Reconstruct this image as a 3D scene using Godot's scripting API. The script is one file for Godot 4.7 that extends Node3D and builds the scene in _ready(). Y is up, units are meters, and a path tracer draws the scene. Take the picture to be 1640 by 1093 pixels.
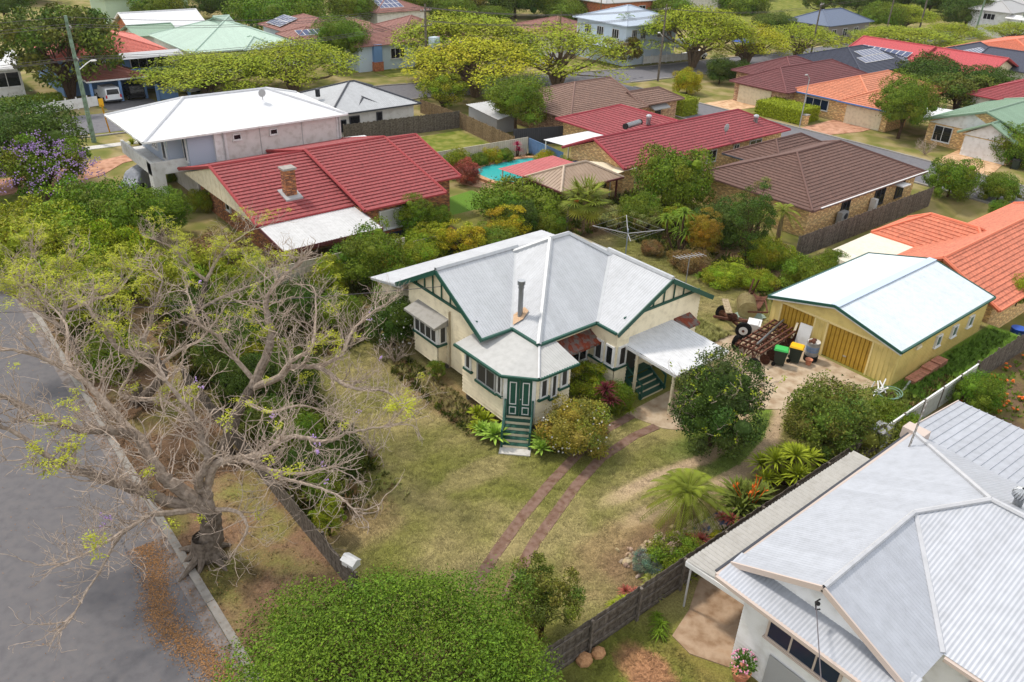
extends Node3D

class MB:
	var v := PackedVector3Array()
	var n := PackedVector3Array()
	var c := PackedColorArray()
	var uv := PackedVector2Array()
	var col := Color.WHITE
	func tri(a: Vector3, b: Vector3, d: Vector3) -> void:
		var k := (d - a).cross(b - a).normalized()
		v.append(a); v.append(b); v.append(d)
		n.append(k); n.append(k); n.append(k)
		c.append(col); c.append(col); c.append(col)
		uv.append(Vector2(a.x + a.y * 0.01, a.z)); uv.append(Vector2(b.x + b.y * 0.01, b.z)); uv.append(Vector2(d.x + d.y * 0.01, d.z))
	func quad(a: Vector3, b: Vector3, d: Vector3, e: Vector3) -> void:
		tri(a, b, d); tri(a, d, e)
	func poly(p: Array) -> void:
		for i in range(1, p.size() - 1): tri(p[0], p[i], p[i + 1])
	func hexa(p: Array) -> void:   # 0-3 bottom ring, 4-7 top ring, both clockwise from above
		quad(p[4], p[5], p[6], p[7]); quad(p[3], p[2], p[1], p[0])
		for i in 4:
			var j := (i + 1) % 4
			quad(p[i], p[j], p[j + 4], p[i + 4])
	func box(o: Vector3, s: Vector3, turn := 0.0) -> void:
		var b := Basis(Vector3.UP, turn)
		var h := s * 0.5
		var p := []
		for y in [-1, 1]:
			for q in [[-1, -1], [1, -1], [1, 1], [-1, 1]]:
				p.append(o + b * Vector3(q[0] * h.x, y * h.y, q[1] * h.z))
		hexa(p)
	func span(a: Vector3, b: Vector3) -> void:   # box between two corners
		box((a + b) * 0.5, (b - a).abs())
	func bar(a: Vector3, b: Vector3, w: float, h: float) -> void:
		var d := (b - a).normalized()
		var s := d.cross(Vector3.UP)
		if s.length() < 0.01: s = Vector3.RIGHT
		s = s.normalized() * w * 0.5
		var u := s.cross(d).normalized() * h * 0.5
		var p := []
		for y in [-1, 1]:
			p.append(a - s + u * y); p.append(b - s + u * y); p.append(b + s + u * y); p.append(a + s + u * y)
		hexa(p)
	func tube(pts: Array, r0: float, r1: float, sides := 6) -> void:
		var last := []
		var u := Vector3.ZERO
		for i in pts.size():
			var d: Vector3 = (pts[mini(i + 1, pts.size() - 1)] - pts[maxi(i - 1, 0)]).normalized()
			if i == 0:
				u = d.cross(Vector3(0.31, 0.22, 0.93)).normalized()
			u = (u - d * u.dot(d)).normalized()
			var w := d.cross(u)
			var r := lerpf(r0, r1, float(i) / maxf(1.0, pts.size() - 1))
			var ring := []
			for k in sides:
				var t := TAU * k / sides
				ring.append(pts[i] + (u * cos(t) + w * sin(t)) * r)
			if i:
				for k in sides:
					var j := (k + 1) % sides
					quad(last[k], last[j], ring[j], ring[k])
			last = ring
		for k in range(1, sides - 1): tri(last[0], last[k], last[k + 1])
	func cyl(a: Vector3, b: Vector3, r: float, sides := 12) -> void:
		tube([a, b], r, r, sides)
		tube([b, a], r, r, sides)
	func ball(o: Vector3, r: Vector3, rings := 5, sides := 8) -> void:
		for i in rings:
			for k in sides:
				var q := []
				for e in [[i, k], [i, k + 1], [i + 1, k + 1], [i + 1, k]]:
					var t: float = PI * e[0] / rings
					var f: float = TAU * e[1] / sides
					q.append(o + Vector3(sin(t) * cos(f), cos(t), sin(t) * sin(f)) * r)
				quad(q[0], q[1], q[2], q[3])
	func leaf(o: Vector3, d: Vector3, nrm: Vector3, l: float, w: float) -> void:
		var s := d.cross(nrm).normalized() * w * 0.5
		quad(o, o + d * l * 0.5 - s, o + d * l, o + d * l * 0.5 + s)
	func mesh() -> ArrayMesh:
		var a := []
		a.resize(Mesh.ARRAY_MAX)
		a[Mesh.ARRAY_VERTEX] = v; a[Mesh.ARRAY_NORMAL] = n; a[Mesh.ARRAY_COLOR] = c; a[Mesh.ARRAY_TEX_UV] = uv
		var m := ArrayMesh.new()
		m.add_surface_from_arrays(Mesh.PRIMITIVE_TRIANGLES, a)
		return m

var rng := RandomNumberGenerator.new()
var used := {}
var M := {}
var TX := {}

func rr(a: float, b: float) -> float: return rng.randf_range(a, b)
func v3(x: float, y: float, z: float) -> Vector3: return Vector3(x, y, z)

func numbered(called: String) -> String:
	used[called] = used.get(called, 0) + 1
	return called if used[called] == 1 else "%s_%03d" % [called, used[called] - 1]

func tag(o: Node, label: String, category: String, group := "") -> Node:
	o.set_meta("label", label); o.set_meta("category", category)
	if group: o.set_meta("group", group)
	return o

func thing(called: String, label: String, category: String, at := Vector3.ZERO, turn := 0.0, group := "") -> Node3D:
	var o := Node3D.new()
	o.name = numbered(called)
	add_child(o)
	o.position = at; o.rotation.y = turn
	tag(o, label, category, group)
	return o

func part(called: String, b: MB, m: Material, parent: Node, kind := "") -> MeshInstance3D:
	var o := MeshInstance3D.new()
	o.mesh = b.mesh()
	o.material_override = m
	o.name = called if parent != self else numbered(called)
	parent.add_child(o, true)
	if kind: o.set_meta("kind", kind)
	return o

func struct(called: String, b: MB, m: Material) -> MeshInstance3D:
	return part(called, b, m, self, "structure")

func solo(called: String, label: String, category: String, b: MB, m: Material, group := "") -> MeshInstance3D:
	var o := part(called, b, m, self)
	tag(o, label, category, group)
	return o

# ---------------------------------------------------------------- materials
func noise_tex(seed_: int, freq: float, size: int, stops: Array, oct := 4) -> NoiseTexture2D:
	var f := FastNoiseLite.new()
	f.seed = seed_; f.frequency = freq; f.fractal_octaves = oct
	f.noise_type = FastNoiseLite.TYPE_SIMPLEX_SMOOTH
	var t := NoiseTexture2D.new()
	t.width = size; t.height = size; t.seamless = true; t.noise = f
	var g := Gradient.new()
	var off := PackedFloat32Array()
	var cols := PackedColorArray()
	for s in stops:
		off.append(s[0]); cols.append(s[1])
	g.offsets = off; g.colors = cols
	t.color_ramp = g
	return t

func mat(key: String, srgb: Color, rough := 0.8, metal := 0.0, tex := "", tscale := 0.3, spec := 0.5) -> StandardMaterial3D:
	if M.has(key): return M[key]
	var m := StandardMaterial3D.new()
	m.resource_name = key
	m.albedo_color = srgb
	m.roughness = rough; m.metallic = metal; m.metallic_specular = spec
	m.cull_mode = BaseMaterial3D.CULL_DISABLED
	m.vertex_color_use_as_albedo = true
	if tex:
		m.albedo_texture = TX[tex]
		m.uv1_triplanar = true; m.uv1_world_triplanar = true
		m.uv1_scale = Vector3.ONE * tscale
	M[key] = m
	return m

func leafmat(key: String, srgb: Color) -> StandardMaterial3D:
	var m := mat(key, srgb, 0.75, 0.0, "", 1.0, 0.35)
	m.backlight_enabled = true
	m.backlight = Color(0.32, 0.34, 0.1)
	return m

func brick_tex(seed_: int, cols: Array, mortar: Color) -> ImageTexture:
	rng.seed = seed_
	var im := Image.create(192, 192, false, Image.FORMAT_RGB8)
	im.fill(mortar)
	for row in 12:
		for k in 5:
			var x := k * 48 + (24 if row % 2 else 0) - 48
			var c: Color = cols[rng.randi() % cols.size()]
			c = c * rr(0.85, 1.12)
			for w in [0, 192]:
				im.fill_rect(Rect2i(x + 2 + w, row * 16 + 2, 44, 13).intersection(Rect2i(0, 0, 192, 192)), c)
	return ImageTexture.create_from_image(im)

# ---------------------------------------------------------------- sliced planes
func tone(x: float) -> float: return fposmod(sin(x * 12.9898) * 43758.5453, 1.0)

func clip(p: PackedVector2Array, axis: int, lim: float, keep_above: bool) -> PackedVector2Array:
	var out := PackedVector2Array()
	var k := p.size()
	for i in k:
		var a := p[i]
		var b := p[(i + 1) % k]
		var da := a[axis] - lim
		var db := b[axis] - lim
		if not keep_above:
			da = -da; db = -db
		if da >= 0.0: out.append(a)
		if (da > 0.0 and db < 0.0) or (da < 0.0 and db > 0.0):
			out.append(a.lerp(b, da / (da - db)))
	return out

# a flat convex polygon cut in bands: across the slope ("lap": tiles, boards, each band's lower edge lifted) or along it ("rib": profile of [place, height])
func sheet(b: MB, pts: Array, outward: Vector3, mode: String, step: float, lift: float, profile := [], mode_tone := false) -> void:
	var nn := Vector3.ZERO
	for i in pts.size():
		nn += (pts[i] - pts[0]).cross(pts[(i + 1) % pts.size()] - pts[0])
	nn = nn.normalized()
	if nn.dot(outward) < 0.0: nn = -nn
	else:
		pts = pts.duplicate()
		pts.reverse()
	var s := Vector3.UP - nn * nn.y
	if s.length() < 0.02: s = Vector3(0, 0, -1)
	s = s.normalized()
	var e := nn.cross(s)
	var o: Vector3 = pts[0]
	var p := PackedVector2Array()
	var lo := Vector2(1e9, 1e9)
	var hi := -lo
	for q in pts:
		var f := Vector2((q - o).dot(e), (q - o).dot(s))
		p.append(f); lo = lo.min(f); hi = hi.max(f)
	if mode == "lap":
		var w := lo.y
		while w < hi.y - 0.01:
			var w1 := minf(w + step, hi.y)
			var r := clip(clip(p, 1, w, true), 1, w1, false)
			if r.size() > 2:
				var out := []
				var low := []
				for f in r:
					var k := lift * (1.0 - (f.y - w) / step)
					out.append(o + e * f.x + s * f.y + nn * k)
					if absf(f.y - w) < 0.003: low.append(f)
				if mode_tone:   # odd tiles and faded runs: each course in pieces of its own tone
					var u0 := lo.x + tone(w * 7.3) * 1.2
					var cut := lo.x - 1.0
					while cut < hi.x:
						var piece := clip(clip(r, 0, cut, true), 0, u0, false)
						if piece.size() > 2:
							var po := []
							for f in piece: po.append(o + e * f.x + s * f.y + nn * lift * (1.0 - (f.y - w) / step))
							var k0 := 0.84 + 0.16 * tone(u0 * 3.1 + w * 17.0)
							b.col = Color(k0, k0, k0)
							b.poly(po)
						cut = u0
						u0 += 0.35 + 1.1 * tone(u0 * 5.7 + w * 3.3)
					b.col = Color.WHITE
				else: b.poly(out)
				if low.size() > 1:
					var a0 := 1e9
					var a1 := -1e9
					for f in low:
						a0 = minf(a0, f.x); a1 = maxf(a1, f.x)
					b.quad(o + e * a0 + s * w - nn * 0.02, o + e * a1 + s * w - nn * 0.02, o + e * a1 + s * w + nn * lift, o + e * a0 + s * w + nn * lift)
			w += step
	else:
		var u := floorf(lo.x / step) * step
		while u < hi.x:
			if outward == Vector3.UP:
				var k1 := 0.925 + 0.075 * tone(floorf((u - lo.x) / 0.8) + lo.x)
				b.col = Color(k1, k1, k1)
			for i in profile.size():
				var a: Array = profile[i]
				var d: Array = profile[i + 1] if i + 1 < profile.size() else [1.0, profile[0][1]]
				var u0: float = u + a[0] * step
				var u1: float = u + d[0] * step
				if u1 <= lo.x or u0 >= hi.x: continue
				var r := clip(clip(p, 0, u0, true), 0, u1, false)
				if r.size() < 3: continue
				var out := []
				for f in r:
					var k := lerpf(a[1], d[1], clampf((f.x - u0) / maxf(u1 - u0, 1e-5), 0, 1)) * lift
					out.append(o + e * f.x + s * f.y + nn * k)
				b.poly(out)
			u += step
		b.col = Color.WHITE

const ZIG := [[0.0, 0.0], [0.5, 1.0]]
const SEAM := [[0.0, 0.0], [0.8, 0.0], [0.85, 1.0], [0.95, 1.0]]
const PALE := [[0.0, 0.0], [0.9, 0.0], [0.91, -1.0], [0.99, -1.0]]
func roofing(b: MB, pts: Array, kind: String) -> void:
	match kind:
		"tile": sheet(b, pts, Vector3.UP, "lap", 0.34, 0.055, [], true)
		"bigtile": sheet(b, pts, Vector3.UP, "lap", 0.42, 0.075, [], true)
		"corr": sheet(b, pts, Vector3.UP, "rib", 0.16, 0.024, ZIG)
		"corrfine": sheet(b, pts, Vector3.UP, "rib", 0.13, 0.013, ZIG)
		"seam": sheet(b, pts, Vector3.UP, "rib", 0.34, 0.035, SEAM)
		"rib": sheet(b, pts, Vector3.UP, "rib", 0.2, 0.05, ZIG)
		"trim": sheet(b, pts, Vector3.UP, "rib", 0.2, 0.02, [[0.0, 0.0], [0.6, 0.0], [0.7, 1.0], [0.9, 1.0]])
		_: b.poly(pts)

# roof on a rectangle: eave height e, pitch k (rise over run), ridge along ax, ends "h" or "g" at the low and the high end
func roof(p: Node, x0: float, x1: float, z0: float, z1: float, e: float, k: float, ax: String, ends: String, kind: String, m: Material, capm: Material, gutm: Material, called := "roof") -> MeshInstance3D:
	var b := MB.new()
	var xs := ax == "x"
	var half := (z1 - z0) * 0.5 if xs else (x1 - x0) * 0.5
	var l0 := x0 if xs else z0
	var l1 := x1 if xs else z1
	var mid := (z0 + z1) * 0.5 if xs else (x0 + x1) * 0.5
	var top := e + half * k
	var r0 := l0 + (half if ends[0] == "h" else 0.0)
	var r1 := l1 - (half if ends[1] == "h" else 0.0)
	var at := func(l: float, w: float, y: float) -> Vector3: return Vector3(l, y, w) if xs else Vector3(w, y, l)
	var c := [at.call(l0, mid - half, e), at.call(l1, mid - half, e), at.call(l1, mid + half, e), at.call(l0, mid + half, e)]
	var ra: Vector3 = at.call(r0, mid, top)
	var rb: Vector3 = at.call(r1, mid, top)
	roofing(b, [c[0], c[1], rb, ra], kind)
	roofing(b, [c[3], c[2], rb, ra], kind)
	if ends[0] == "h": roofing(b, [c[0], c[3], ra], kind)
	if ends[1] == "h": roofing(b, [c[1], c[2], rb], kind)
	var o := part(called, b, m, p)
	var q := MB.new()
	var up := Vector3(0, 0.04, 0)
	var w := 0.11
	if ra.distance_to(rb) > 0.2: q.tube([ra + up, rb + up], w, w, 5)
	for t in [[0, 0, ra], [3, 0, ra], [1, 1, rb], [2, 1, rb]]:
		q.tube([c[t[0]] + up, t[2] + up], w, w, 5)
	part("ridge_cap", q, capm, o)
	var g := MB.new()
	g.bar(c[0], c[1], 0.13, 0.14); g.bar(c[3], c[2], 0.13, 0.14)
	if ends[0] == "h": g.bar(c[0], c[3], 0.13, 0.14)
	else:
		g.bar(c[0] - up, ra - up, 0.05, 0.2); g.bar(c[3] - up, ra - up, 0.05, 0.2)
	if ends[1] == "h": g.bar(c[1], c[2], 0.13, 0.14)
	else:
		g.bar(c[1] - up, rb - up, 0.05, 0.2); g.bar(c[2] - up, rb - up, 0.05, 0.2)
	part("gutter", g, gutm, o)
	return o

# four walls, with the gable triangles of a roof over them
func walls(p: Node, x0: float, x1: float, z0: float, z1: float, y0: float, y1: float, m: Material, board := 0.0) -> void:
	var b := MB.new()
	for f in [[v3(x0, 0, z1), v3(x1, 0, z1), Vector3.BACK], [v3(x0, 0, z0), v3(x0, 0, z1), Vector3.LEFT], [v3(x1, 0, z0), v3(x1, 0, z1), Vector3.RIGHT], [v3(x0, 0, z0), v3(x1, 0, z0), Vector3.FORWARD]]:
		var q := [f[0] + Vector3.UP * y0, f[1] + Vector3.UP * y0, f[1] + Vector3.UP * y1, f[0] + Vector3.UP * y1]
		if board > 0.0: sheet(b, q, f[2], "lap", board, 0.025)
		else: b.poly(q)
	part("wall", b, m, p)

func gable(p: Node, face: String, pl: float, u0: float, u1: float, y0: float, top: float, m: Material, board := 0.0, mode := "lap") -> void:
	var b := MB.new()
	var um := (u0 + u1) * 0.5
	var q := [v3(pl, y0, u0), v3(pl, y0, u1), v3(pl, top, um)] if face in ["W", "E"] else [v3(u0, y0, pl), v3(u1, y0, pl), v3(um, top, pl)]
	var out := {"W": Vector3.LEFT, "E": Vector3.RIGHT, "S": Vector3.BACK, "N": Vector3.FORWARD}
	if board > 0.0: sheet(b, q, out[face], mode, board, 0.025 if mode == "lap" else 0.03, ZIG if mode == "lap" else PALE)
	else: b.poly(q)
	part("gable_wall", b, m, p)

# window: frame (part) > panes; face W looks to -x at x = pl (u is z), face S looks to +z at z = pl (u is x)
func win(p: Node, face: String, pl: float, u: float, y: float, w: float, h: float, panes := 2, fm: Material = null, gm: Material = null, called := "window", rows := 1) -> MeshInstance3D:
	if fm == null: fm = M.white
	if gm == null: gm = M.glass
	var o := 1.0 if face == "S" else -1.0
	var pt := func(du: float, dy: float, d: float) -> Vector3: return v3(u + du, y + dy, pl + d * o) if face == "S" else v3(pl + d * o, y + dy, u + du)
	var b := MB.new()
	var t := 0.1 if called in ["porch_window", "bay_window"] else 0.075
	for q in [[-w / 2, -h / 2, w / 2, -h / 2 + t], [-w / 2, h / 2 - t, w / 2, h / 2], [-w / 2, -h / 2 + t, -w / 2 + t, h / 2 - t], [w / 2 - t, -h / 2 + t, w / 2, h / 2 - t]]:
		b.span(pt.call(q[0], q[1], -0.03), pt.call(q[2], q[3], 0.1))
	b.span(pt.call(-w / 2 - 0.06, -h / 2 - 0.06, -0.03), pt.call(w / 2 + 0.06, -h / 2, 0.13))
	for i in range(1, panes):
		var du := -w / 2 + w * i / panes
		b.span(pt.call(du - 0.03, -h / 2 + t, -0.03), pt.call(du + 0.03, h / 2 - t, 0.094))
	var f := part(called, b, fm, p)
	for i in panes:
		for j in rows:
			var g := MB.new()
			var a := -w / 2 + w * i / panes + (t if i == 0 else 0.03)
			var d := -w / 2 + w * (i + 1) / panes - (t if i == panes - 1 else 0.03)
			var y0 := -h / 2 + t + (h - 2 * t) * j / rows
			g.span(pt.call(a, y0, -0.03), pt.call(d, y0 + (h - 2 * t) / rows - (0.03 if j < rows - 1 else 0.0), 0.066))
			part("pane", g, gm, f)
	return f

func slab(called: String, pts: Array, y: float, m: Material, kind := "structure") -> MeshInstance3D:
	var b := MB.new()
	var ring := PackedVector2Array()
	for q in pts: ring.append(Vector2(q[0], q[1]))
	var t := Geometry2D.triangulate_polygon(ring)
	for i in range(0, t.size(), 3):
		var q := []
		for j in 3: q.append(v3(ring[t[i + j]].x, y, ring[t[i + j]].y))
		if (q[2] - q[0]).cross(q[1] - q[0]).y < 0: q.reverse()
		b.tri(q[0], q[1], q[2])
	for i in ring.size():
		var a := ring[i]
		var d := ring[(i + 1) % ring.size()]
		b.quad(v3(a.x, y - 0.1, a.y), v3(d.x, y - 0.1, d.y), v3(d.x, y, d.y), v3(a.x, y, a.y))
	return part(called, b, m, self, kind)

# ---------------------------------------------------------------- the patchwork of lawn, worn earth and mulch
var fa := FastNoiseLite.new()
var fb := FastNoiseLite.new()
var fc := FastNoiseLite.new()
const TRACK1 := [[31.4, -18.3], [29.2, -17.3], [26.5, -17.0], [23.8, -17.6], [20.0, -17.6]]
const TRACK2 := [[32.9, -17.3], [30.2, -15.95], [27.5, -15.4], [24.6, -15.6], [20.0, -16.2]]
const STRIP1 := [[26.3, -21.6], [24.4, -21.5], [22.0, -20.95], [19.55, -20.15], [17.0, -19.15], [15.0, -18.25], [13.6, -17.55], [12.6, -17.0]]
const STRIP2 := [[26.6, -20.2], [25.1, -20.3], [22.5, -20.0], [20.3, -19.3], [18.4, -18.5], [16.4, -17.65], [14.7, -16.7], [13.6, -16.0]]
func near_line(x: float, z: float, l: Array) -> float:
	var best := 1e9
	var p := Vector2(x, z)
	for i in l.size() - 1:
		var q := Geometry2D.get_closest_point_to_segment(p, Vector2(l[i][0], l[i][1]), Vector2(l[i + 1][0], l[i + 1][1]))
		best = minf(best, q.distance_to(p))
	return best

func blot(x: float, z: float, cx: float, cz: float, rx: float, rz: float) -> float:
	return clampf(1.6 - 1.6 * (pow((x - cx) / rx, 2) + pow((z - cz) / rz, 2)) + 0.5 * fb.get_noise_2d(x * 2.0, z * 2.0), 0, 1)

const GREEN := Color(0.165, 0.175, 0.035)
const OLIVE := Color(0.235, 0.215, 0.072)
const STRAW := Color(0.345, 0.285, 0.13)
const EARTH := Color(0.32, 0.2, 0.115)
const MULCH := Color(0.12, 0.075, 0.045)
const LUSH := Color(0.12, 0.21, 0.025)
func ground_col(x: float, z: float) -> Color:   # linear
	var a := fa.get_noise_2d(x, z)
	var b := fb.get_noise_2d(x, z)
	var d := fc.get_noise_2d(x, z)
	var c := OLIVE.lerp(STRAW, clampf(0.3 + a * 1.0 + b * 0.7, 0, 1))
	c = c.lerp(GREEN, clampf(0.3 - a * 0.8 + d * 1.0 - b * 0.5, 0, 1) * 0.8)
	if x < 9.5 and z > -44:   # verge: worn earth under the trees
		c = c.lerp(Color(0.225, 0.14, 0.085).lerp(MULCH, clampf(0.45 + d * 1.6 + a, 0, 1)), clampf(0.85 + b * 1.2 + a * 0.7, 0, 1))
		c = c.lerp(GREEN, clampf(blot(x, z, 6.6, -21.5, 1.4, 2.0) * 0.6 + (d - 0.25) * 1.5, 0, 1) * 0.6)
	elif z > -50 and x < 55:
		var m := 0.0
		if x < 13.2: m = clampf(1.3 - absf(x - 11.4) * 0.55 + b * 0.8, 0, 1) * clampf((-21.0 - z) * 0.4, 0, 1)
		if z < -36.0 and x < 34: m = maxf(m, clampf((-36.5 - z) * 0.25 + b * 0.9, 0, 1))
		m = maxf(m, blot(x, z, 19.6, -28.5, 1.6, 5.5) * 0.7)
		m = maxf(m, blot(x, z, 47.5, -30, 4.2, 9.0))
		m = maxf(m, blot(x, z, 44, -43, 9, 3.6))
		m = maxf(m, blot(x, z, 20.5, -14.2, 4.5, 1.7) * 0.8)
		m = maxf(m, blot(x, z, 30.0, -13.6, 6.0, 1.3) * 0.5)
		m = maxf(m, blot(x, z, 23.5, -23.0, 2.6, 1.6) * 0.9)
		c = c.lerp(MULCH.lerp(EARTH, clampf(0.3 + b, 0, 1)), m * 0.85)
		c = c.lerp(EARTH, 0.5 * blot(x, z, 19.0, -15.4, 3.0, 1.5))
		c = c.lerp(STRAW, 0.7 * blot(x, z, 17.2, -22.6, 2.6, 0.9))
		var t := minf(near_line(x, z, TRACK1), near_line(x, z, TRACK2))
		c = c.lerp(Color(0.42, 0.31, 0.2), clampf(1.35 - t * 2.4 + b * 0.5, 0, 1) * 0.95 * smoothstep(18.5, 23.0, x))
		if x > 24.0 and t > 0.4: c = c.lerp(LUSH, clampf(1.3 - absf(near_line(x, z, TRACK1) - 0.85) * 1.1 + b * 0.4, 0, 1) * 0.75 * smoothstep(24.0, 27.0, x))
		if z > -15.0 and x > 36: c = c.lerp(LUSH, clampf((x - 38.0) * 0.5 + b, 0, 1) * 0.9)
	if z > -12.4 and x > 10:   # the next front yard
		c = GREEN.lerp(STRAW, clampf(0.2 + a * 1.2, 0, 1)).lerp(Color(0.36, 0.19, 0.1), clampf(blot(x, z, 15.5, -10.7, 0.9, 1.6) + blot(x, z, 15.0, -8.5, 1.5, 1.2) + b * 0.4, 0, 1))
		if x > 34: c = Color(0.15, 0.1, 0.06).lerp(GREEN, clampf(0.25 + b, 0, 1))
	return c

func ground_texture(x0: float, x1: float, z0: float, z1: float, w: int, h: int) -> ImageTexture:
	var data := PackedByteArray()
	data.resize(w * h * 3)
	rng.seed = 5
	var at := 0
	var row_a := PackedColorArray()
	row_a.resize((w + 1) / 2 + 1)
	for j in h:
		var z := lerpf(z0, z1, (j + 0.5) / h)
		if j % 2 == 0:
			for i in row_a.size(): row_a[i] = ground_col(lerpf(x0, x1, (i * 2 + 0.5) / w), z)
		for i in w:
			var c := row_a[i >> 1]
			var k := rng.randf_range(0.66, 1.22)
			var s := Color(c.r * k, c.g * k, c.b * k).linear_to_srgb()
			data[at] = int(clampf(s.r, 0, 1) * 255); data[at + 1] = int(clampf(s.g, 0, 1) * 255); data[at + 2] = int(clampf(s.b, 0, 1) * 255)
			at += 3
	return ImageTexture.create_from_image(Image.create_from_data(w, h, false, Image.FORMAT_RGB8, data))

func dip(x: float, z: float) -> float:   # the orange roofed house stands lower
	return -1.2 * smoothstep(52.4, 54.0, x) * (1.0 - smoothstep(74.0, 77.0, x)) * smoothstep(-29.0, -26.4, z) * (1.0 - smoothstep(-8.0, -2.0, z))

func band(pts: Array, w: float, y: float, b: MB) -> void:   # a strip of width w along a line
	var l := []
	var r := []
	for i in pts.size():
		var p := Vector2(pts[i][0], pts[i][1])
		var a := Vector2(pts[maxi(i - 1, 0)][0], pts[maxi(i - 1, 0)][1])
		var d := Vector2(pts[mini(i + 1, pts.size() - 1)][0], pts[mini(i + 1, pts.size() - 1)][1])
		var s := (d - a).normalized().orthogonal() * w * 0.5
		l.append(v3(p.x + s.x, y, p.y + s.y)); r.append(v3(p.x - s.x, y, p.y - s.y))
	for i in pts.size() - 1: b.quad(l[i], l[i + 1], r[i + 1], r[i])

func kerb(pts: Array, y := 0.13, w := 0.3) -> void:
	var b := MB.new()
	for i in pts.size() - 1:
		var p := v3(pts[i][0], y - 0.2, pts[i][1])
		var q := v3(pts[i + 1][0], y - 0.2, pts[i + 1][1])
		var k := maxi(1, int(p.distance_to(q) / 2.4))
		for j in k:
			var g := 0.72 + 0.28 * tone(p.x + p.z + j * 1.7)
			b.col = Color(g, g, g * 0.98)
			var side := v3(tone(j * 3.1) - 0.5, 0, 0) * 0.03
			b.bar(p.lerp(q, (j + 0.006) / k) + side, p.lerp(q, (j + 0.994) / k) + side, w, 0.4)
	struct("kerb", b, M.concrete)

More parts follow.
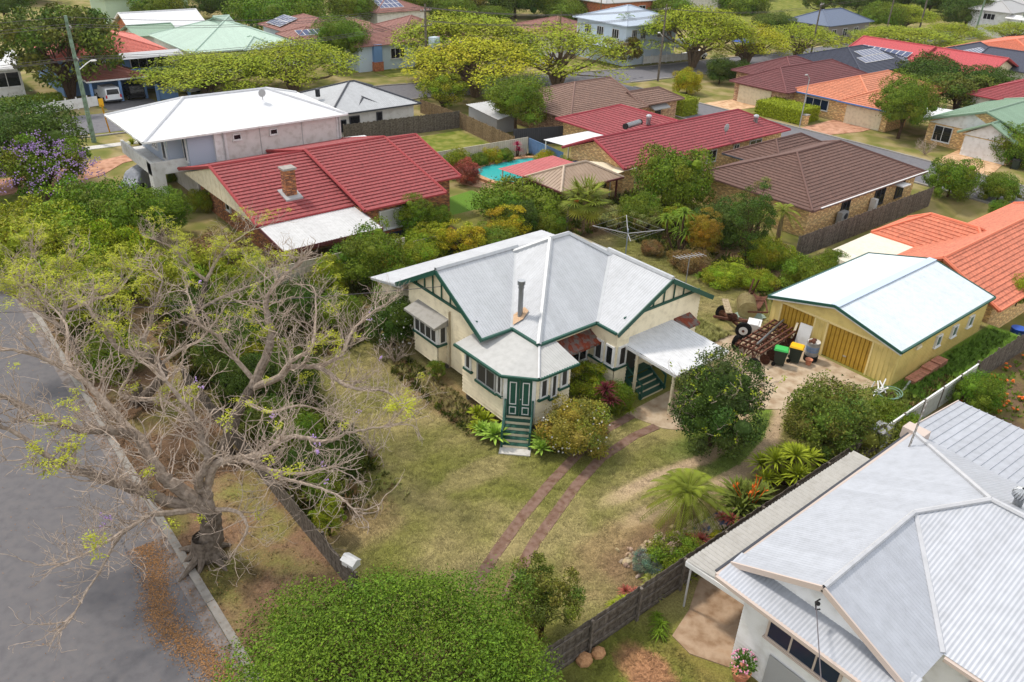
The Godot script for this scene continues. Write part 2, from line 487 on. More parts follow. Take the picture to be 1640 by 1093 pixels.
func setting() -> void:
	# the open ground, one sheet to the horizon
	var xs := [-500, -250, -120, -60]
	for i in range(-50, 50, 5): xs.append(i)
	for i in range(50, 80): xs.append(i)
	for i in range(80, 260, 6): xs.append(i)
	xs.append_array([300, 400, 600, 900])
	var zs := [-900, -600, -400]
	for i in range(-300, -30, 6): zs.append(i)
	for i in range(-30, 4): zs.append(i)
	zs.append_array([10, 40, 120, 300])
	var b := MB.new()
	rng.seed = 11
	for i in xs.size() - 1:
		for j in zs.size() - 1:
			b.quad(v3(xs[i], dip(xs[i], zs[j]), zs[j]), v3(xs[i + 1], dip(xs[i + 1], zs[j]), zs[j]), v3(xs[i + 1], dip(xs[i + 1], zs[j + 1]), zs[j + 1]), v3(xs[i], dip(xs[i], zs[j + 1]), zs[j + 1]))
	struct("ground", b, M.field)
	# the lot with its verge and the neighbour's yard
	var lot := StandardMaterial3D.new()
	lot.albedo_texture = ground_texture(4.9, 52.4, -50.4, -2, 1400, 1400)
	lot.roughness = 1.0; lot.metallic_specular = 0.1
	var st := MB.new()
	st.quad(v3(4.9, 0.06, -50.4), v3(52.4, 0.06, -50.4), v3(52.4, 0.06, -2), v3(4.9, 0.06, -2))
	st.uv = PackedVector2Array([Vector2(0, 0), Vector2(1, 0), Vector2(1, 1), Vector2(0, 0), Vector2(1, 1), Vector2(0, 1)])
	struct("lawn_ground", st, lot)
	# roads
	b = MB.new()
	b.quad(v3(-3.6, 0.02, -92), v3(4.75, 0.02, -92), v3(4.75, 0.02, 30), v3(-3.6, 0.02, 30))
	struct("road", b, M.asphalt)
	b = MB.new()
	band([[-120, -104], [-40, -98], [17, -95.4], [57, -91.6], [90, -84.2], [130, -80.5], [190, -79], [320, -72]], 8.6, 0.024, b)
	struct("road", b, M.asphalt2)
	b = MB.new()
	band([[82, -84], [82, -60], [82, -30], [81.4, -22], [80.5, -10], [80, 10]], 8.2, 0.028, b)
	struct("road", b, M.asphalt2)
	kerb([[4.9, 20], [4.9, -10], [4.9, -50], [4.9, -88]])
	kerb([[-3.8, 20], [-3.8, -90]])
	kerb([[86.2, -78], [86.2, -40], [85.6, -24], [84.7, -10]])
	kerb([[77.8, -77], [77.8, -40], [77.3, -22], [76.4, -10]])
	kerb([[22, -99.7], [57, -96], [92, -88.4], [131, -84.9], [190, -83.4]])
	kerb([[6, -90.6], [57, -87.2], [77.8, -82.6]])
	kerb([[88, -80.4], [130, -76.1], [190, -74.6], [320, -67.6]])
	b = MB.new()   # concrete gutter beside the kerb
	b.quad(v3(4.3, 0.026, -88), v3(4.75, 0.026, -88), v3(4.75, 0.026, 20), v3(4.3, 0.026, 20))
	struct("gutter_path", b, M.gutter_concrete)
	b = MB.new()   # seam patch line on the asphalt
	rng.seed = 3
	for i in 90: b.quad(v3(3.25 + sin(i * 0.21) * 0.03, 0.026, -30.0 + i * 0.2), v3(3.31 + sin(i * 0.21) * 0.03, 0.026, -30.0 + i * 0.2), v3(3.31, 0.026, -29.88 + i * 0.2), v3(3.25, 0.026, -29.88 + i * 0.2))
	for i in 7: b.quad(v3(82.6 + i * 1.5, 0.032, -81.6 - i * 0.1), v3(83.5 + i * 1.5, 0.032, -81.7 - i * 0.1), v3(83.5 + i * 1.5, 0.032, -81.4 - i * 0.1), v3(82.6 + i * 1.5, 0.032, -81.3 - i * 0.1))
	struct("road_markings", b, M.roadline)
	# drives, paths and slabs
	slab("concrete_apron", [[26.1, -21.9], [26.7, -19.9], [27.6, -18.9], [31.3, -18.6], [33.2, -17.2], [36.0, -16.6], [39.6, -15.4], [39.9, -23.2], [37.4, -23.9], [36.4, -25.6], [34.6, -24.6], [34.4, -21.0], [29.5, -22.0]], 0.085, M.apron)
	for l in [STRIP1, STRIP2]:
		b = MB.new()
		band(l, 0.47, 0.085, b)
		for i in l.size() - 1:
			b.bar(v3(l[i][0], 0.05, l[i][1]), v3(l[i + 1][0], 0.05, l[i + 1][1]), 0.49, 0.06)
		struct("strip_driveway", b, M.redpath)
	slab("landing_slab", [[18.85, -23.15], [19.9, -22.1], [20.5, -22.7], [19.45, -23.75]], 0.12, M.paleconcrete)
	slab("driveway", [[20.2, -12.25], [18.7, -11.5], [17.3, -11.1], [17.2, -10.2], [17.9, -8.9], [30, -8.9], [30, -12.2]], 0.1, M.drive)
	slab("driveway", [[4.9, -79.5], [4.9, -75], [12.5, -75.4], [15.4, -76.2], [18, -79], [22, -80], [22, -82.5], [14, -80]], 0.05, M.drivepink)
	slab("footpath", [[5, -86.9], [5, -85.7], [40, -83.9], [40, -85.1]], 0.05, M.paleconcrete)
	slab("driveway", [[86.4, -66], [86.4, -61.5], [93.5, -60.2], [93.5, -65.2]], 0.05, M.drivesand)
	slab("driveway", [[86.4, -51.3], [86.4, -47.6], [91.5, -46.2], [97, -46.3], [95, -51.4]], 0.05, M.drivepink)
	slab("driveway", [[86.3, -35.2], [86.3, -29.4], [92.8, -30.6], [93.4, -35.8]], 0.05, M.drivesand)
	slab("driveway", [[70.5, -96], [75, -95], [78, -101], [73, -103]], 0.06, M.drivepink)
	slab("driveway", [[22.5, -99.8], [28.6, -99.4], [28.2, -104.4], [22.6, -104.4]], 0.05, M.asphalt)
	for q in [[[39, -71.8], [51.4, -71.8], [50.4, -61.4], [41, -61.4]], [[34.5, -53.6], [40.5, -54.6], [40.8, -48.4], [33, -48.2]]]:
		slab("lawn", q, 0.04, M.lushlawn if q[0][0] < 36 else M.field_green)
	for q in [[[5, -84.5], [12, -84.3], [15, -81.0], [5, -80.2]], [[5, -74.5], [12, -74.8], [14, -69], [12, -63], [5, -63]], [[60, -100.5], [69, -99.2], [69, -105], [60, -106]], [[90, -93], [101, -90.5], [101, -93], [90, -96]]]:
		slab("lawn", q, 0.036, M.field_green)
	slab("park_lawn", [[145, -150], [260, -150], [330, -90], [200, -95], [160, -100]], 0.03, M.field_green)

func tufts(called: String, count: int, region: Callable, blade_h: float, blade_w: float, seed_: int, gain: float, tint := Color(1, 1, 1)) -> void:
	var t := MB.new()
	rng.seed = seed_
	for i in 7:
		var a := rr(0, TAU)
		var o := v3(cos(a), 0, sin(a)) * rr(0.0, 0.12)
		var d := v3(cos(a), 0, sin(a)) * rr(0.06, 0.12) * maxf(1.0, blade_h * 6.0) + Vector3.UP * blade_h * rr(0.6, 1.1)
		var s := v3(-sin(a), 0, cos(a)) * blade_w * 0.5
		if s.cross(d).y < 0: t.tri(o + s, o + d, o - s)
		else: t.tri(o - s, o + d, o + s)
	t.n.fill(Vector3.UP)   # blades are lit like the turf they stand in
	var mm := MultiMesh.new()
	mm.transform_format = MultiMesh.TRANSFORM_3D
	mm.use_colors = true
	mm.mesh = t.mesh()
	var xf := []
	var cs := PackedColorArray()
	var tries := 0
	while xf.size() < count and tries < count * 4:
		tries += 1
		var q: Array = region.call()
		if q.is_empty(): continue
		var s := rr(0.6, 1.3)
		xf.append(Transform3D(Basis(Vector3.UP, rr(0, TAU)).scaled(Vector3(s, s * rr(0.7, 1.3), s)), v3(q[0], q[2] if q.size() > 2 else 0.06, q[1])))
		var c := ground_col(q[0], q[1])
		var k := rr(0.5, 1.4) * gain
		cs.append(Color(c.r * k * tint.r, c.g * k * tint.g, c.b * k * tint.b))
	mm.instance_count = xf.size()
	for i in xf.size():
		mm.set_instance_transform(i, xf[i])
		mm.set_instance_color(i, cs[i])
	var o := MultiMeshInstance3D.new()
	o.multimesh = mm
	o.material_override = M.blade
	o.name = numbered(called)
	add_child(o)
	o.set_meta("kind", "stuff"); o.set_meta("label", "short patchy grass of the big front lawn" if blade_h < 0.1 else "long rank grass and weeds at the yard edges")

func bare(x: float, z: float) -> bool:   # where no grass grows
	if x > 20 and x < 34.3 and z > -36 and z < -23.9: return true
	if x > 20.4 and x < 23.6 and z > -28.5 and z < -23.4: return true
	if x > 26 and x < 40 and z > -25.5 and z < -16.2 + (39 - x) * -0.2: return true
	if x > 39.5 and x < 51.4 and z > -23.3 and z < -14.8: return true
	return minf(near_line(x, z, STRIP1), near_line(x, z, STRIP2)) < 0.24

func grass() -> void:
	var lawn := func() -> Array:
		var x := rr(9.6, 52)
		var z := rr(-46, -12.6)
		if bare(x, z): return []
		var t := minf(near_line(x, z, TRACK1), near_line(x, z, TRACK2))
		if t < 0.42 and x > 20 and rng.randf() < 0.92: return []
		return [x, z]
	tufts("grass", 120000, lawn, 0.045, 0.035, 21, 1.0)
	var verge := func() -> Array:
		var x := rr(5.1, 9.4)
		var z := rr(-60, -14)
		if ground_col(x, z).r > 0.17 and rng.randf() < 0.8: return []
		return [x, z]
	tufts("grass", 5000, verge, 0.07, 0.035, 22, 1.0)
	var next := func() -> Array:
		var x := rr(11, 18)
		var z := rr(-12.3, -4)
		if x > 17 and z < -8.8: return []
		return [x, z]
	tufts("grass", 5000, next, 0.06, 0.03, 23, 1.0)
	var rank := func() -> Array:
		var k := rng.randf()
		if k < 0.4: return [rr(37, 52), rr(-14.7, -12.6)]
		if k < 0.5: return [rr(18.9, 20.3), rr(-34, -25)]
		if k < 0.8: return [rr(34.5, 37.5), rr(-27, -24)]
		return [rr(10, 14), rr(-46, -23)]
	tufts("long_grass", 9000, rank, 0.22, 0.035, 24, 0.95, Color(0.95, 1.1, 0.9))
	# drifts of fallen brown leaves in the gutter
	var lm := MB.new()
	rng.seed = 31
	lm.leaf(Vector3.ZERO, Vector3.RIGHT, Vector3.UP, 0.075, 0.04)
	var mm := MultiMesh.new()
	mm.transform_format = MultiMesh.TRANSFORM_3D
	mm.use_colors = true
	mm.mesh = lm.mesh()
	mm.instance_count = 17000
	for i in 17000:
		var z := rr(-27, -16.5)
		var x := 3.55 + sin(z * 0.9) * 0.35 + (z + 27) * 0.02 + rng.randfn(0, 0.33)
		var r := rng.randf()
		if r > 0.8: 
			x = rr(4.9, 9.3); z = rr(-42, -14)
		elif r > 0.77:
			x = rr(-3, 4.7); z = rr(-45, -14)
		elif r > 0.7:
			x = 4.5 + rng.randfn(0, 0.15); z = rr(-40, -14)
		var bs := Basis(Vector3.UP, rr(0, TAU)) * Basis(Vector3.RIGHT, rr(-0.5, 0.5))
		mm.set_instance_transform(i, Transform3D(bs.scaled(Vector3.ONE * rr(0.4, 1.0)), v3(x, (0.035 if x < 4.74 else 0.14 if x < 5.06 else 0.08) + rr(0, 0.03), z)))
		mm.set_instance_color(i, Color(0.33, 0.175, 0.075) * rr(0.4, 1.3))
	var o := MultiMeshInstance3D.new()
	o.multimesh = mm
	o.material_override = M.blade
	o.name = "fallen_leaves"
	add_child(o)
	o.set_meta("kind", "stuff"); o.set_meta("label", "brown fallen leaves drifted in the street gutter")

# ---------------------------------------------------------------- the cottage on the lot
func cottage() -> void:
	var p := thing("cottage", "cream weatherboard cottage with pale corrugated iron roof and green trim", "house")
	var E := 3.85
	var b := MB.new()
	# floors and walls: main block, gabled wings
	for q in [[v3(21.2, 0, -34.4), v3(21.2, 0, -27.6), Vector3.LEFT], [v3(21.2, 0, -27.6), v3(23.2, 0, -27.6), Vector3.BACK], [v3(23.2, 0, -27.6), v3(23.2, 0, -25.5), Vector3.LEFT], [v3(23.2, 0, -25.5), v3(27.2, 0, -25.5), Vector3.BACK], [v3(27.2, 0, -25.5), v3(27.2, 0, -23.95), Vector3.LEFT], [v3(27.2, 0, -23.95), v3(33.7, 0, -23.95), Vector3.BACK], [v3(33.7, 0, -23.95), v3(33.7, 0, -34.4), Vector3.RIGHT], [v3(21.2, 0, -34.4), v3(33.7, 0, -34.4), Vector3.FORWARD]]:
		var y0 := 0.55
		sheet(b, [q[0] + Vector3.UP * y0, q[1] + Vector3.UP * y0, q[1] + Vector3.UP * (E + 0.3), q[0] + Vector3.UP * (E + 0.3)], q[2], "lap", 0.2, 0.06)
	b.span(v3(21.3, 0.5, -34.3), v3(33.6, 0.56, -27.7)); b.span(v3(23.3, 0.5, -27.7), v3(33.6, 0.555, -25.6)); b.span(v3(27.3, 0.5, -25.6), v3(33.6, 0.56, -24.05))
	part("wall", b, M.cream, p)
	for st in [[21.4, -34], [21.4, -31], [21.4, -28], [24.5, -25.8], [27.4, -24.2], [30.5, -24.2], [33.4, -24.2]]:
		b = MB.new()
		b.cyl(v3(st[0], 0, st[1]), v3(st[0], 0.55, st[1]), 0.12, 8)
		part("stump", b, M.concrete, p)
	# gables
	gable(p, "W", 21.18, -34.4, -27.6, E + 0.28, 6.0, M.cream, 0.17)
	gable(p, "S", -23.93, 27.2, 33.7, E + 0.28, 5.85, M.cream, 0.17)
	for g in [["W", 21.1, -31.05, 3.35, 6.0], ["S", -23.86, 30.45, 3.2, 5.8]]:
		var t := MB.new()
		var at := func(u: float, y: float) -> Vector3: return v3(g[1], y, g[2] + u) if g[0] == "W" else v3(g[2] + u, y, g[1])
		t.bar(at.call(-g[3] + 0.2, 4.32), at.call(g[3] - 0.2, 4.32), 0.07, 0.14)
		part("gable_batten", t, M.green, p)
		for i in range(-3, 4):
			t = MB.new()
			var u: float = i * 0.8
			t.bar(at.call(u, 4.36), at.call(u, 4.0 + (g[4] - 4.0) * (1.0 - absf(u) / g[3]) - 0.02), 0.06, 0.06)
			part("gable_batten", t, M.green, p)
	# roof: pyramid and two gables
	b = MB.new()
	var P := v3(27.2, 6.85, -29.5)
	var R := v3(28.55, 6.85, -29.5)
	var c := [v3(22.65, E, -24.95), v3(33.1, E, -24.95), v3(33.1, E, -34.05), v3(22.65, E, -34.05)]
	for q in [[c[0], c[1], R, P], [c[1], c[2], R], [c[2], c[3], P, R], [c[3], c[0], P]]: roofing(b, q, "corr")
	var rf := part("roof", b, M.iron, p)
	b = MB.new()
	var up := v3(0, 0.04, 0)
	for q in [[c[0], P], [c[1], R], [c[2], R], [c[3], P], [P, R]]: b.tube([q[0] + up, q[1] + up], 0.13, 0.13, 5)
	part("ridge_cap", b, M.ironcap, rf)
	b = MB.new()
	b.bar(c[0], c[0] + v3(4.2, 0, 0), 0.13, 0.13); b.bar(c[0], c[0] + v3(0, 0, -2.2), 0.13, 0.13)
	part("gutter", b, M.green, rf)
	for g in [["x", 20.75, 27.0, -35.05, -27.05, 0.5625, 6.1], ["z", 26.65, 34.25, -29.5, -23.45, 0.54, 5.9]]:
		b = MB.new()
		if g[0] == "x":
			roofing(b, [v3(g[1], E, g[4]), v3(g[2], E, g[4]), v3(g[2], g[6], -31.05), v3(g[1], g[6], -31.05)], "corr")
			roofing(b, [v3(g[1], E, g[3]), v3(g[2], E, g[3]), v3(g[2], g[6], -31.05), v3(g[1], g[6], -31.05)], "corr")
		else:
			roofing(b, [v3(g[1], E, g[3]), v3(g[1], E, g[4]), v3(30.45, g[6], g[4]), v3(30.45, g[6], g[3])], "corr")
			roofing(b, [v3(g[2], E, g[3]), v3(g[2], E, g[4]), v3(30.45, g[6], g[4]), v3(30.45, g[6], g[3])], "corr")
		var gr := part("gable_roof", b, M.iron, p)
		b = MB.new()
		if g[0] == "x": b.tube([v3(20.75, g[6] + 0.04, -31.05), v3(26.2, g[6] + 0.04, -31.05)], 0.13, 0.13, 5)
		else: b.tube([v3(30.45, g[6] + 0.04, -28.2), v3(30.45, g[6] + 0.04, -23.45)], 0.13, 0.13, 5)
		part("ridge_cap", b, M.ironcap, gr)
		b = MB.new()
		var dn := v3(0, -0.1, 0)
		if g[0] == "x":
			b.bar(v3(20.74, E, -27.05) + dn, v3(20.74, 6.1, -31.05) + dn, 0.06, 0.26); b.bar(v3(20.74, E, -35.05) + dn, v3(20.74, 6.1, -31.05) + dn, 0.06, 0.26)
			b.bar(v3(20.7, E, -27.0), v3(22.6, E, -27.0), 0.12, 0.13)
		else:
			b.bar(v3(26.65, E, -23.44) + dn, v3(30.45, 5.9, -23.44) + dn, 0.06, 0.26); b.bar(v3(34.25, E, -23.44) + dn, v3(30.45, 5.9, -23.44) + dn, 0.06, 0.26)
			b.bar(v3(26.6, E, -25.0), v3(26.6, E, -23.5), 0.12, 0.13)
		part("barge_board", b, M.green, gr)
	# valley lead lines
	b = MB.new()
	b.bar(v3(22.65, E + 0.03, -27.05), v3(26.1, 6.13, -31.05), 0.16, 0.03); b.bar(v3(26.65, E + 0.03, -24.95), v3(30.45, 5.93, -28.0), 0.16, 0.03)
	part("valley_flashing", b, M.ironcap, rf)
	# side verandah skillion to the north with its hipped end
	b = MB.new()
	roofing(b, [v3(20.95, 2.95, -38.1), v3(34.3, 2.95, -38.1), v3(33.2, 3.8, -34.7), v3(20.95, 3.72, -34.7)], "corr")
	var lt := part("verandah_roof", b, M.iron, p)
	b = MB.new()
	b.bar(v3(20.93, 2.9, -38.1), v3(20.93, 3.66, -34.7), 0.08, 0.14); b.bar(v3(20.9, 2.9, -38.15), v3(34.3, 2.9, -38.15), 0.13, 0.13)
	part("gutter", b, M.ironcap, lt)
	b = MB.new()
	b.span(v3(21.3, 0.55, -37.6), v3(33.5, 2.95, -34.45))
	part("verandah_wall", b, M.cream, p)
	# corner entry porch
	b = MB.new()
	var f := [Vector2(20.3, -28.0), Vector2(20.3, -24.55), Vector2(21.3, -23.5), Vector2(23.5, -23.5)]
	var outs := [Vector3.LEFT, Vector3(-1, 0, 1).normalized(), Vector3.BACK]
	var top := 3.32
	for i in 3:
		var q := [v3(f[i].x, 0.55, f[i].y), v3(f[i + 1].x, 0.55, f[i + 1].y), v3(f[i + 1].x, top, f[i + 1].y), v3(f[i].x, top, f[i].y)]
		sheet(b, q, outs[i], "lap", 0.2, 0.06)
	sheet(b, [v3(20.3, 0.55, -28.0), v3(21.2, 0.55, -28.0), v3(21.2, top, -28.0), v3(20.3, top, -28.0)], Vector3.FORWARD, "lap", 0.2, 0.06)
	sheet(b, [v3(23.5, 0.55, -25.5), v3(23.5, 0.55, -23.5), v3(23.5, top, -23.5), v3(23.5, top, -25.5)], Vector3.RIGHT, "lap", 0.2, 0.06)
	b.span(v3(21.3, 0.5, -28), v3(23.4, 0.56, -24.6))
	part("porch_wall", b, M.cream, p)
	for st in [[20.5, -27.8], [20.5, -26.2], [20.5, -24.7], [21.5, -23.7], [23.3, -23.7]]:
		b = MB.new()
		b.cyl(v3(st[0], 0, st[1]), v3(st[0], 0.56, st[1]), 0.12, 8)
		part("stump", b, M.concrete, p)
	b = MB.new()
	var i0 := v3(23.0, 3.85, -25.3)
	var e := [v3(19.92, 3.33, -28.25), v3(19.95, 3.33, -24.5), v3(21.18, 3.33, -23.18), v3(23.75, 3.33, -23.15)]
	roofing(b, [e[0], e[1], i0, v3(23.0, 3.85, -28.25)], "flat")
	roofing(b, [e[1], e[2], i0], "flat")
	roofing(b, [e[2], e[3], v3(23.75, 3.85, -25.3), i0], "corr")
	var pr := part("porch_roof", b, M.ironold, p)
	b = MB.new()
	for i in 3: b.bar(e[i] + v3(0, -0.04, 0), e[i + 1] + v3(0, -0.04, 0), 0.12, 0.12)
	part("gutter", b, M.green, pr)
	b = MB.new()
	b.tube([e[2] + up, i0 + up], 0.07, 0.07, 5)
	part("ridge_cap", b, M.ironcap, pr)
	# porch openings
	win(p, "W", 20.27, -25.95, 2.45, 1.5, 1.15, 2, M.greytrim, M.screen, "porch_window")
	win(p, "W", 20.27, -27.45, 2.6, 0.5, 0.95, 1, M.white, M.screen, "porch_window")
	win(p, "W", 20.27, -24.9, 2.5, 0.42, 1.1, 1, M.white, M.screen, "porch_window")
	win(p, "S", -23.47, 21.75, 2.5, 0.5, 1.1, 1, M.white, M.screen, "porch_window")
	win(p, "S", -23.47, 22.4, 2.4, 0.42, 1.35, 1, M.white, M.screen, "porch_window")
	win(p, "S", -23.47, 23.05, 2.6, 0.5, 1.0, 1, M.white, M.screen, "porch_window")
	for q in [[v3(20.2, 1.85, -26.8), v3(20.2, 1.85, -25.1)], [v3(20.2, 2.08, -27.8), v3(20.2, 2.08, -27.1)], [v3(20.2, 1.92, -25.1), v3(20.2, 1.92, -24.65)], [v3(21.4, 1.92, -23.4), v3(22.1, 1.92, -23.4)], [v3(22.1, 1.7, -23.4), v3(22.7, 1.7, -23.4)], [v3(22.7, 2.05, -23.4), v3(23.4, 2.05, -23.4)]]:
		b = MB.new()
		b.bar(q[0], q[1], 0.16, 0.12)
		part("sill", b, M.green, p)
	# the pair of front doors on the splayed corner, with stairs
	var d := Node3D.new()
	d.name = "front_door"
	d.position = v3(20.735, 0, -24.005); d.rotation.y = -PI / 4
	p.add_child(d, true)
	b = MB.new()
	b.span(v3(-0.78, 1.0, -0.02), v3(-0.6, 3.3, 0.1)); b.span(v3(0.6, 1.0, -0.02), v3(0.78, 3.3, 0.1)); b.span(v3(-0.6, 3.12, -0.02), v3(0.6, 3.3, 0.1))
	part("door_frame", b, M.white, d)
	b = MB.new()
	b.span(v3(-0.6, 1.02, 0.0), v3(-0.01, 3.12, 0.06)); b.span(v3(0.01, 1.02, 0.0), v3(0.6, 3.12, 0.06))
	part("leaf", b, M.green, d)
	for s in [-1, 1]:
		for y in [[1.12, 1.55], [1.68, 2.95]]:
			b = MB.new()
			var x0: float = s * 0.31 - 0.17
			var x1: float = s * 0.31 + 0.17
			for q in [[x0, y[0], x1, y[0] + 0.045], [x0, y[1] - 0.045, x1, y[1]], [x0, y[0] + 0.045, x0 + 0.045, y[1] - 0.045], [x1 - 0.045, y[0] + 0.045, x1, y[1] - 0.045]]:
				b.span(v3(q[0], q[1], 0.05), v3(q[2], q[3], 0.085))
			part("moulding", b, M.white, d)
	b = MB.new()
	b.ball(v3(0.06, 2.0, 0.09), Vector3.ONE * 0.04)
	part("door_knob", b, M.steel, d)
	var sd := Node3D.new()
	sd.name = "front_stairs"
	sd.position = v3(20.72, 0, -23.98); sd.rotation.y = -PI / 4
	p.add_child(sd, true)
	for i in 5:
		b = MB.new()
		var y := 0.92 - i * 0.165
		b.span(v3(-0.62, y - 0.05, 0.1 + i * 0.26), v3(0.62, y, 0.1 + (i + 1) * 0.26))
		part("tread", b, M.green, sd)
		b = MB.new()
		b.span(v3(-0.6, y - 0.165, 0.08 + (i + 1) * 0.26), v3(0.6, y - 0.03, 0.113 + (i + 1) * 0.26))
		part("riser", b, M.creamtrim, sd)
	b = MB.new()
	b.span(v3(-0.6, 0.92, 0.08), v3(0.6, 1.02, 0.1))
	part("riser", b, M.creamtrim, sd)
	for s in [-1, 1]:
		b = MB.new()
		b.bar(v3(s * 0.66, 1.95, 0.12), v3(s * 0.66, 1.05, 1.42), 0.07, 0.12); b.bar(v3(s * 0.66, 1.45, 0.12), v3(s * 0.66, 0.55, 1.42), 0.05, 0.1)
		b.span(v3(s * 0.66 - 0.05, 0.1, 1.36), v3(s * 0.66 + 0.05, 1.12, 1.46)); b.span(v3(s * 0.66 - 0.05, 0.5, 0.08), v3(s * 0.66 + 0.05, 2.0, 0.18))
		b.bar(v3(s * 0.66, 0.95, 0.1), v3(s * 0.66, 0.15, 1.42), 0.06, 0.24)
		part("handrail", b, M.green, sd)
	# bay window of the front gable
	b = MB.new()
	for q in [[v3(20.62, 0, -33.0), v3(20.62, 0, -30.75), Vector3.LEFT], [v3(20.62, 0, -30.75), v3(21.2, 0, -30.75), Vector3.BACK], [v3(20.62, 0, -33.0), v3(21.2, 0, -33.0), Vector3.FORWARD]]:
		sheet(b, [q[0] + Vector3.UP * 0.6, q[1] + Vector3.UP * 0.6, q[1] + Vector3.UP * 1.85, q[0] + Vector3.UP * 1.85], q[2], "lap", 0.2, 0.06)
	b.span(v3(20.66, 1.85, -32.96), v3(21.2, 3.05, -30.79))
	part("bay", b, M.cream, p)
	win(p, "W", 20.65, -31.87, 2.42, 2.2, 1.15, 4, M.white, M.screen, "bay_window")
	win(p, "S", -30.78, 20.92, 2.42, 0.5, 1.15, 1, M.white, M.screen, "bay_window")
	b = MB.new()
	b.span(v3(20.5, 1.76, -33.05), v3(20.6, 1.88, -30.62)); b.span(v3(20.5, 1.76, -30.72), v3(21.15, 1.88, -30.6))
	part("sill", b, M.green, p)
	b = MB.new()
	b.hexa([v3(20.2, 2.98, -33.4), v3(21.2, 2.98, -33.4), v3(21.2, 2.98, -30.45), v3(20.2, 2.98, -30.45), v3(20.2, 3.1, -33.4), v3(21.2, 3.4, -33.4), v3(21.2, 3.4, -30.45), v3(20.2, 3.1, -30.45)])
	part("window_hood", b, M.hoodgrey, p)
	# rusty hood and windows on the south wall
	b = MB.new()
	b.hexa([v3(23.95, 2.82, -25.55), v3(26.75, 2.82, -25.55), v3(26.95, 2.72, -24.6), v3(24.1, 2.72, -24.6), v3(23.95, 3.3, -25.55), v3(26.75, 3.3, -25.55), v3(26.95, 2.86, -24.6), v3(24.1, 2.86, -24.6)])
	part("window_hood", b, M.rusthood, p)
	win(p, "S", -25.46, 25.4, 2.15, 2.3, 1.25, 4, M.white, M.glass)
	b = MB.new()
	b.hexa([v3(31.6, 2.75, -23.95), v3(32.95, 2.75, -23.95), v3(32.95, 2.6, -23.1), v3(31.6, 2.6, -23.1), v3(31.6, 3.05, -23.95), v3(32.95, 3.05, -23.95), v3(32.95, 2.72, -23.1), v3(31.6, 2.72, -23.1)])
	part("window_hood", b, M.rusthood, p)
	win(p, "S", -23.91, 32.28, 2.0, 1.1, 1.2, 2, M.white, M.glass)
	# side entry bay beside the carport
	b = MB.new()
	for q in [[v3(26.7, 0, -25.4), v3(26.7, 0, -23.5), Vector3.LEFT], [v3(26.7, 0, -23.5), v3(27.6, 0, -23.5), Vector3.BACK]]:
		sheet(b, [q[0] + Vector3.UP * 0.6, q[1] + Vector3.UP * 0.6, q[1] + Vector3.UP * 1.75, q[0] + Vector3.UP * 1.75], q[2], "lap", 0.2, 0.06)
	b.span(v3(26.76, 1.75, -25.4), v3(27.6, 3.0, -23.56))
	b.span(v3(26.72, 3.0, -25.4), v3(27.62, 3.85, -23.52))
	part("bay", b, M.cream, p)
	win(p, "W", 26.74, -24.7, 2.4, 0.6, 1.2, 1, M.white, M.screen, "bay_window")
	win(p, "W", 26.74, -23.9, 2.4, 0.6, 1.2, 1, M.white, M.glass, "bay_window")
	win(p, "S", -23.54, 27.2, 2.4, 0.6, 1.2, 1, M.white, M.glass, "bay_window")
	b = MB.new()
	b.span(v3(26.6, 1.68, -25.4), v3(26.72, 1.8, -23.4)); b.span(v3(26.6, 1.68, -23.52), v3(27.65, 1.8, -23.4))
	part("sill", b, M.green, p)
	win(p, "S", -23.91, 29.6, 2.1, 1.8, 1.2, 2, M.white, M.glass)
	b = MB.new()
	b.span(v3(27.9, 1.0, -23.96), v3(28.7, 3.0, -23.85))
	part("side_door", b, M.screen, p)
	var ss := Node3D.new()
	ss.name = "side_stairs"
	ss.position = v3(28.5, 0, -23.9)
	p.add_child(ss, true)
	b = MB.new()
	b.span(v3(-0.9, 0.9, 0), v3(1.0, 1.0, 0.5))
	part("landing", b, M.green, ss)
	for i in 4:
		b = MB.new()
		b.span(v3(-0.75, 0.75 - i * 0.19, 0.5 + i * 0.27), v3(0.95, 0.81 - i * 0.19, 0.81 + i * 0.27))
		part("tread", b, M.green, ss)
		b = MB.new()
		b.span(v3(-0.73, 0.62 - i * 0.19, 0.77 + i * 0.27), v3(0.93, 0.75 - i * 0.19, 0.79 + i * 0.27))
		part("riser", b, M.creamtrim, ss)
	for s in [-0.82, 1.02]:
		b = MB.new()
		b.bar(v3(s, 0.9, 0.3), v3(s, 0.15, 1.65), 0.06, 0.26); b.bar(v3(s, 1.75, 0.1), v3(s, 0.95, 1.6), 0.06, 0.1); b.span(v3(s - 0.04, 0.1, 1.56), v3(s + 0.04, 1.0, 1.64))
		part("handrail", b, M.green, ss)
	for q in [[v3(21.12, 0.5, -27.75), 3.9], [v3(27.05, 0.5, -25.58), 3.9], [v3(21.1, 0.5, -30.35), 3.9]]:
		b = MB.new()
		b.cyl(q[0], v3(q[0].x, q[1], q[0].z), 0.05, 8)
		part("downpipe", b, M.creamtrim, p)
	# flue with its cowl and rust stain
	var fl := MB.new()
	fl.cyl(v3(23.3, 4.2, -27.2), v3(23.3, 6.15, -27.2), 0.13, 12)
	var fo := part("flue", fl, M.steel, p)
	b = MB.new()
	b.cyl(v3(23.3, 6.1, -27.2), v3(23.3, 6.32, -27.2), 0.2, 14); b.cyl(v3(23.3, 5.9, -27.2), v3(23.3, 6.0, -27.2), 0.16, 12)
	part("flue_cap", b, M.steel, fo)
	b = MB.new()
	b.poly([v3(22.75, 4.02, -27.1), v3(23.15, 4.3, -27.55), v3(23.7, 4.66, -27.35), v3(23.65, 4.63, -26.95), v3(23.2, 4.33, -26.85)])
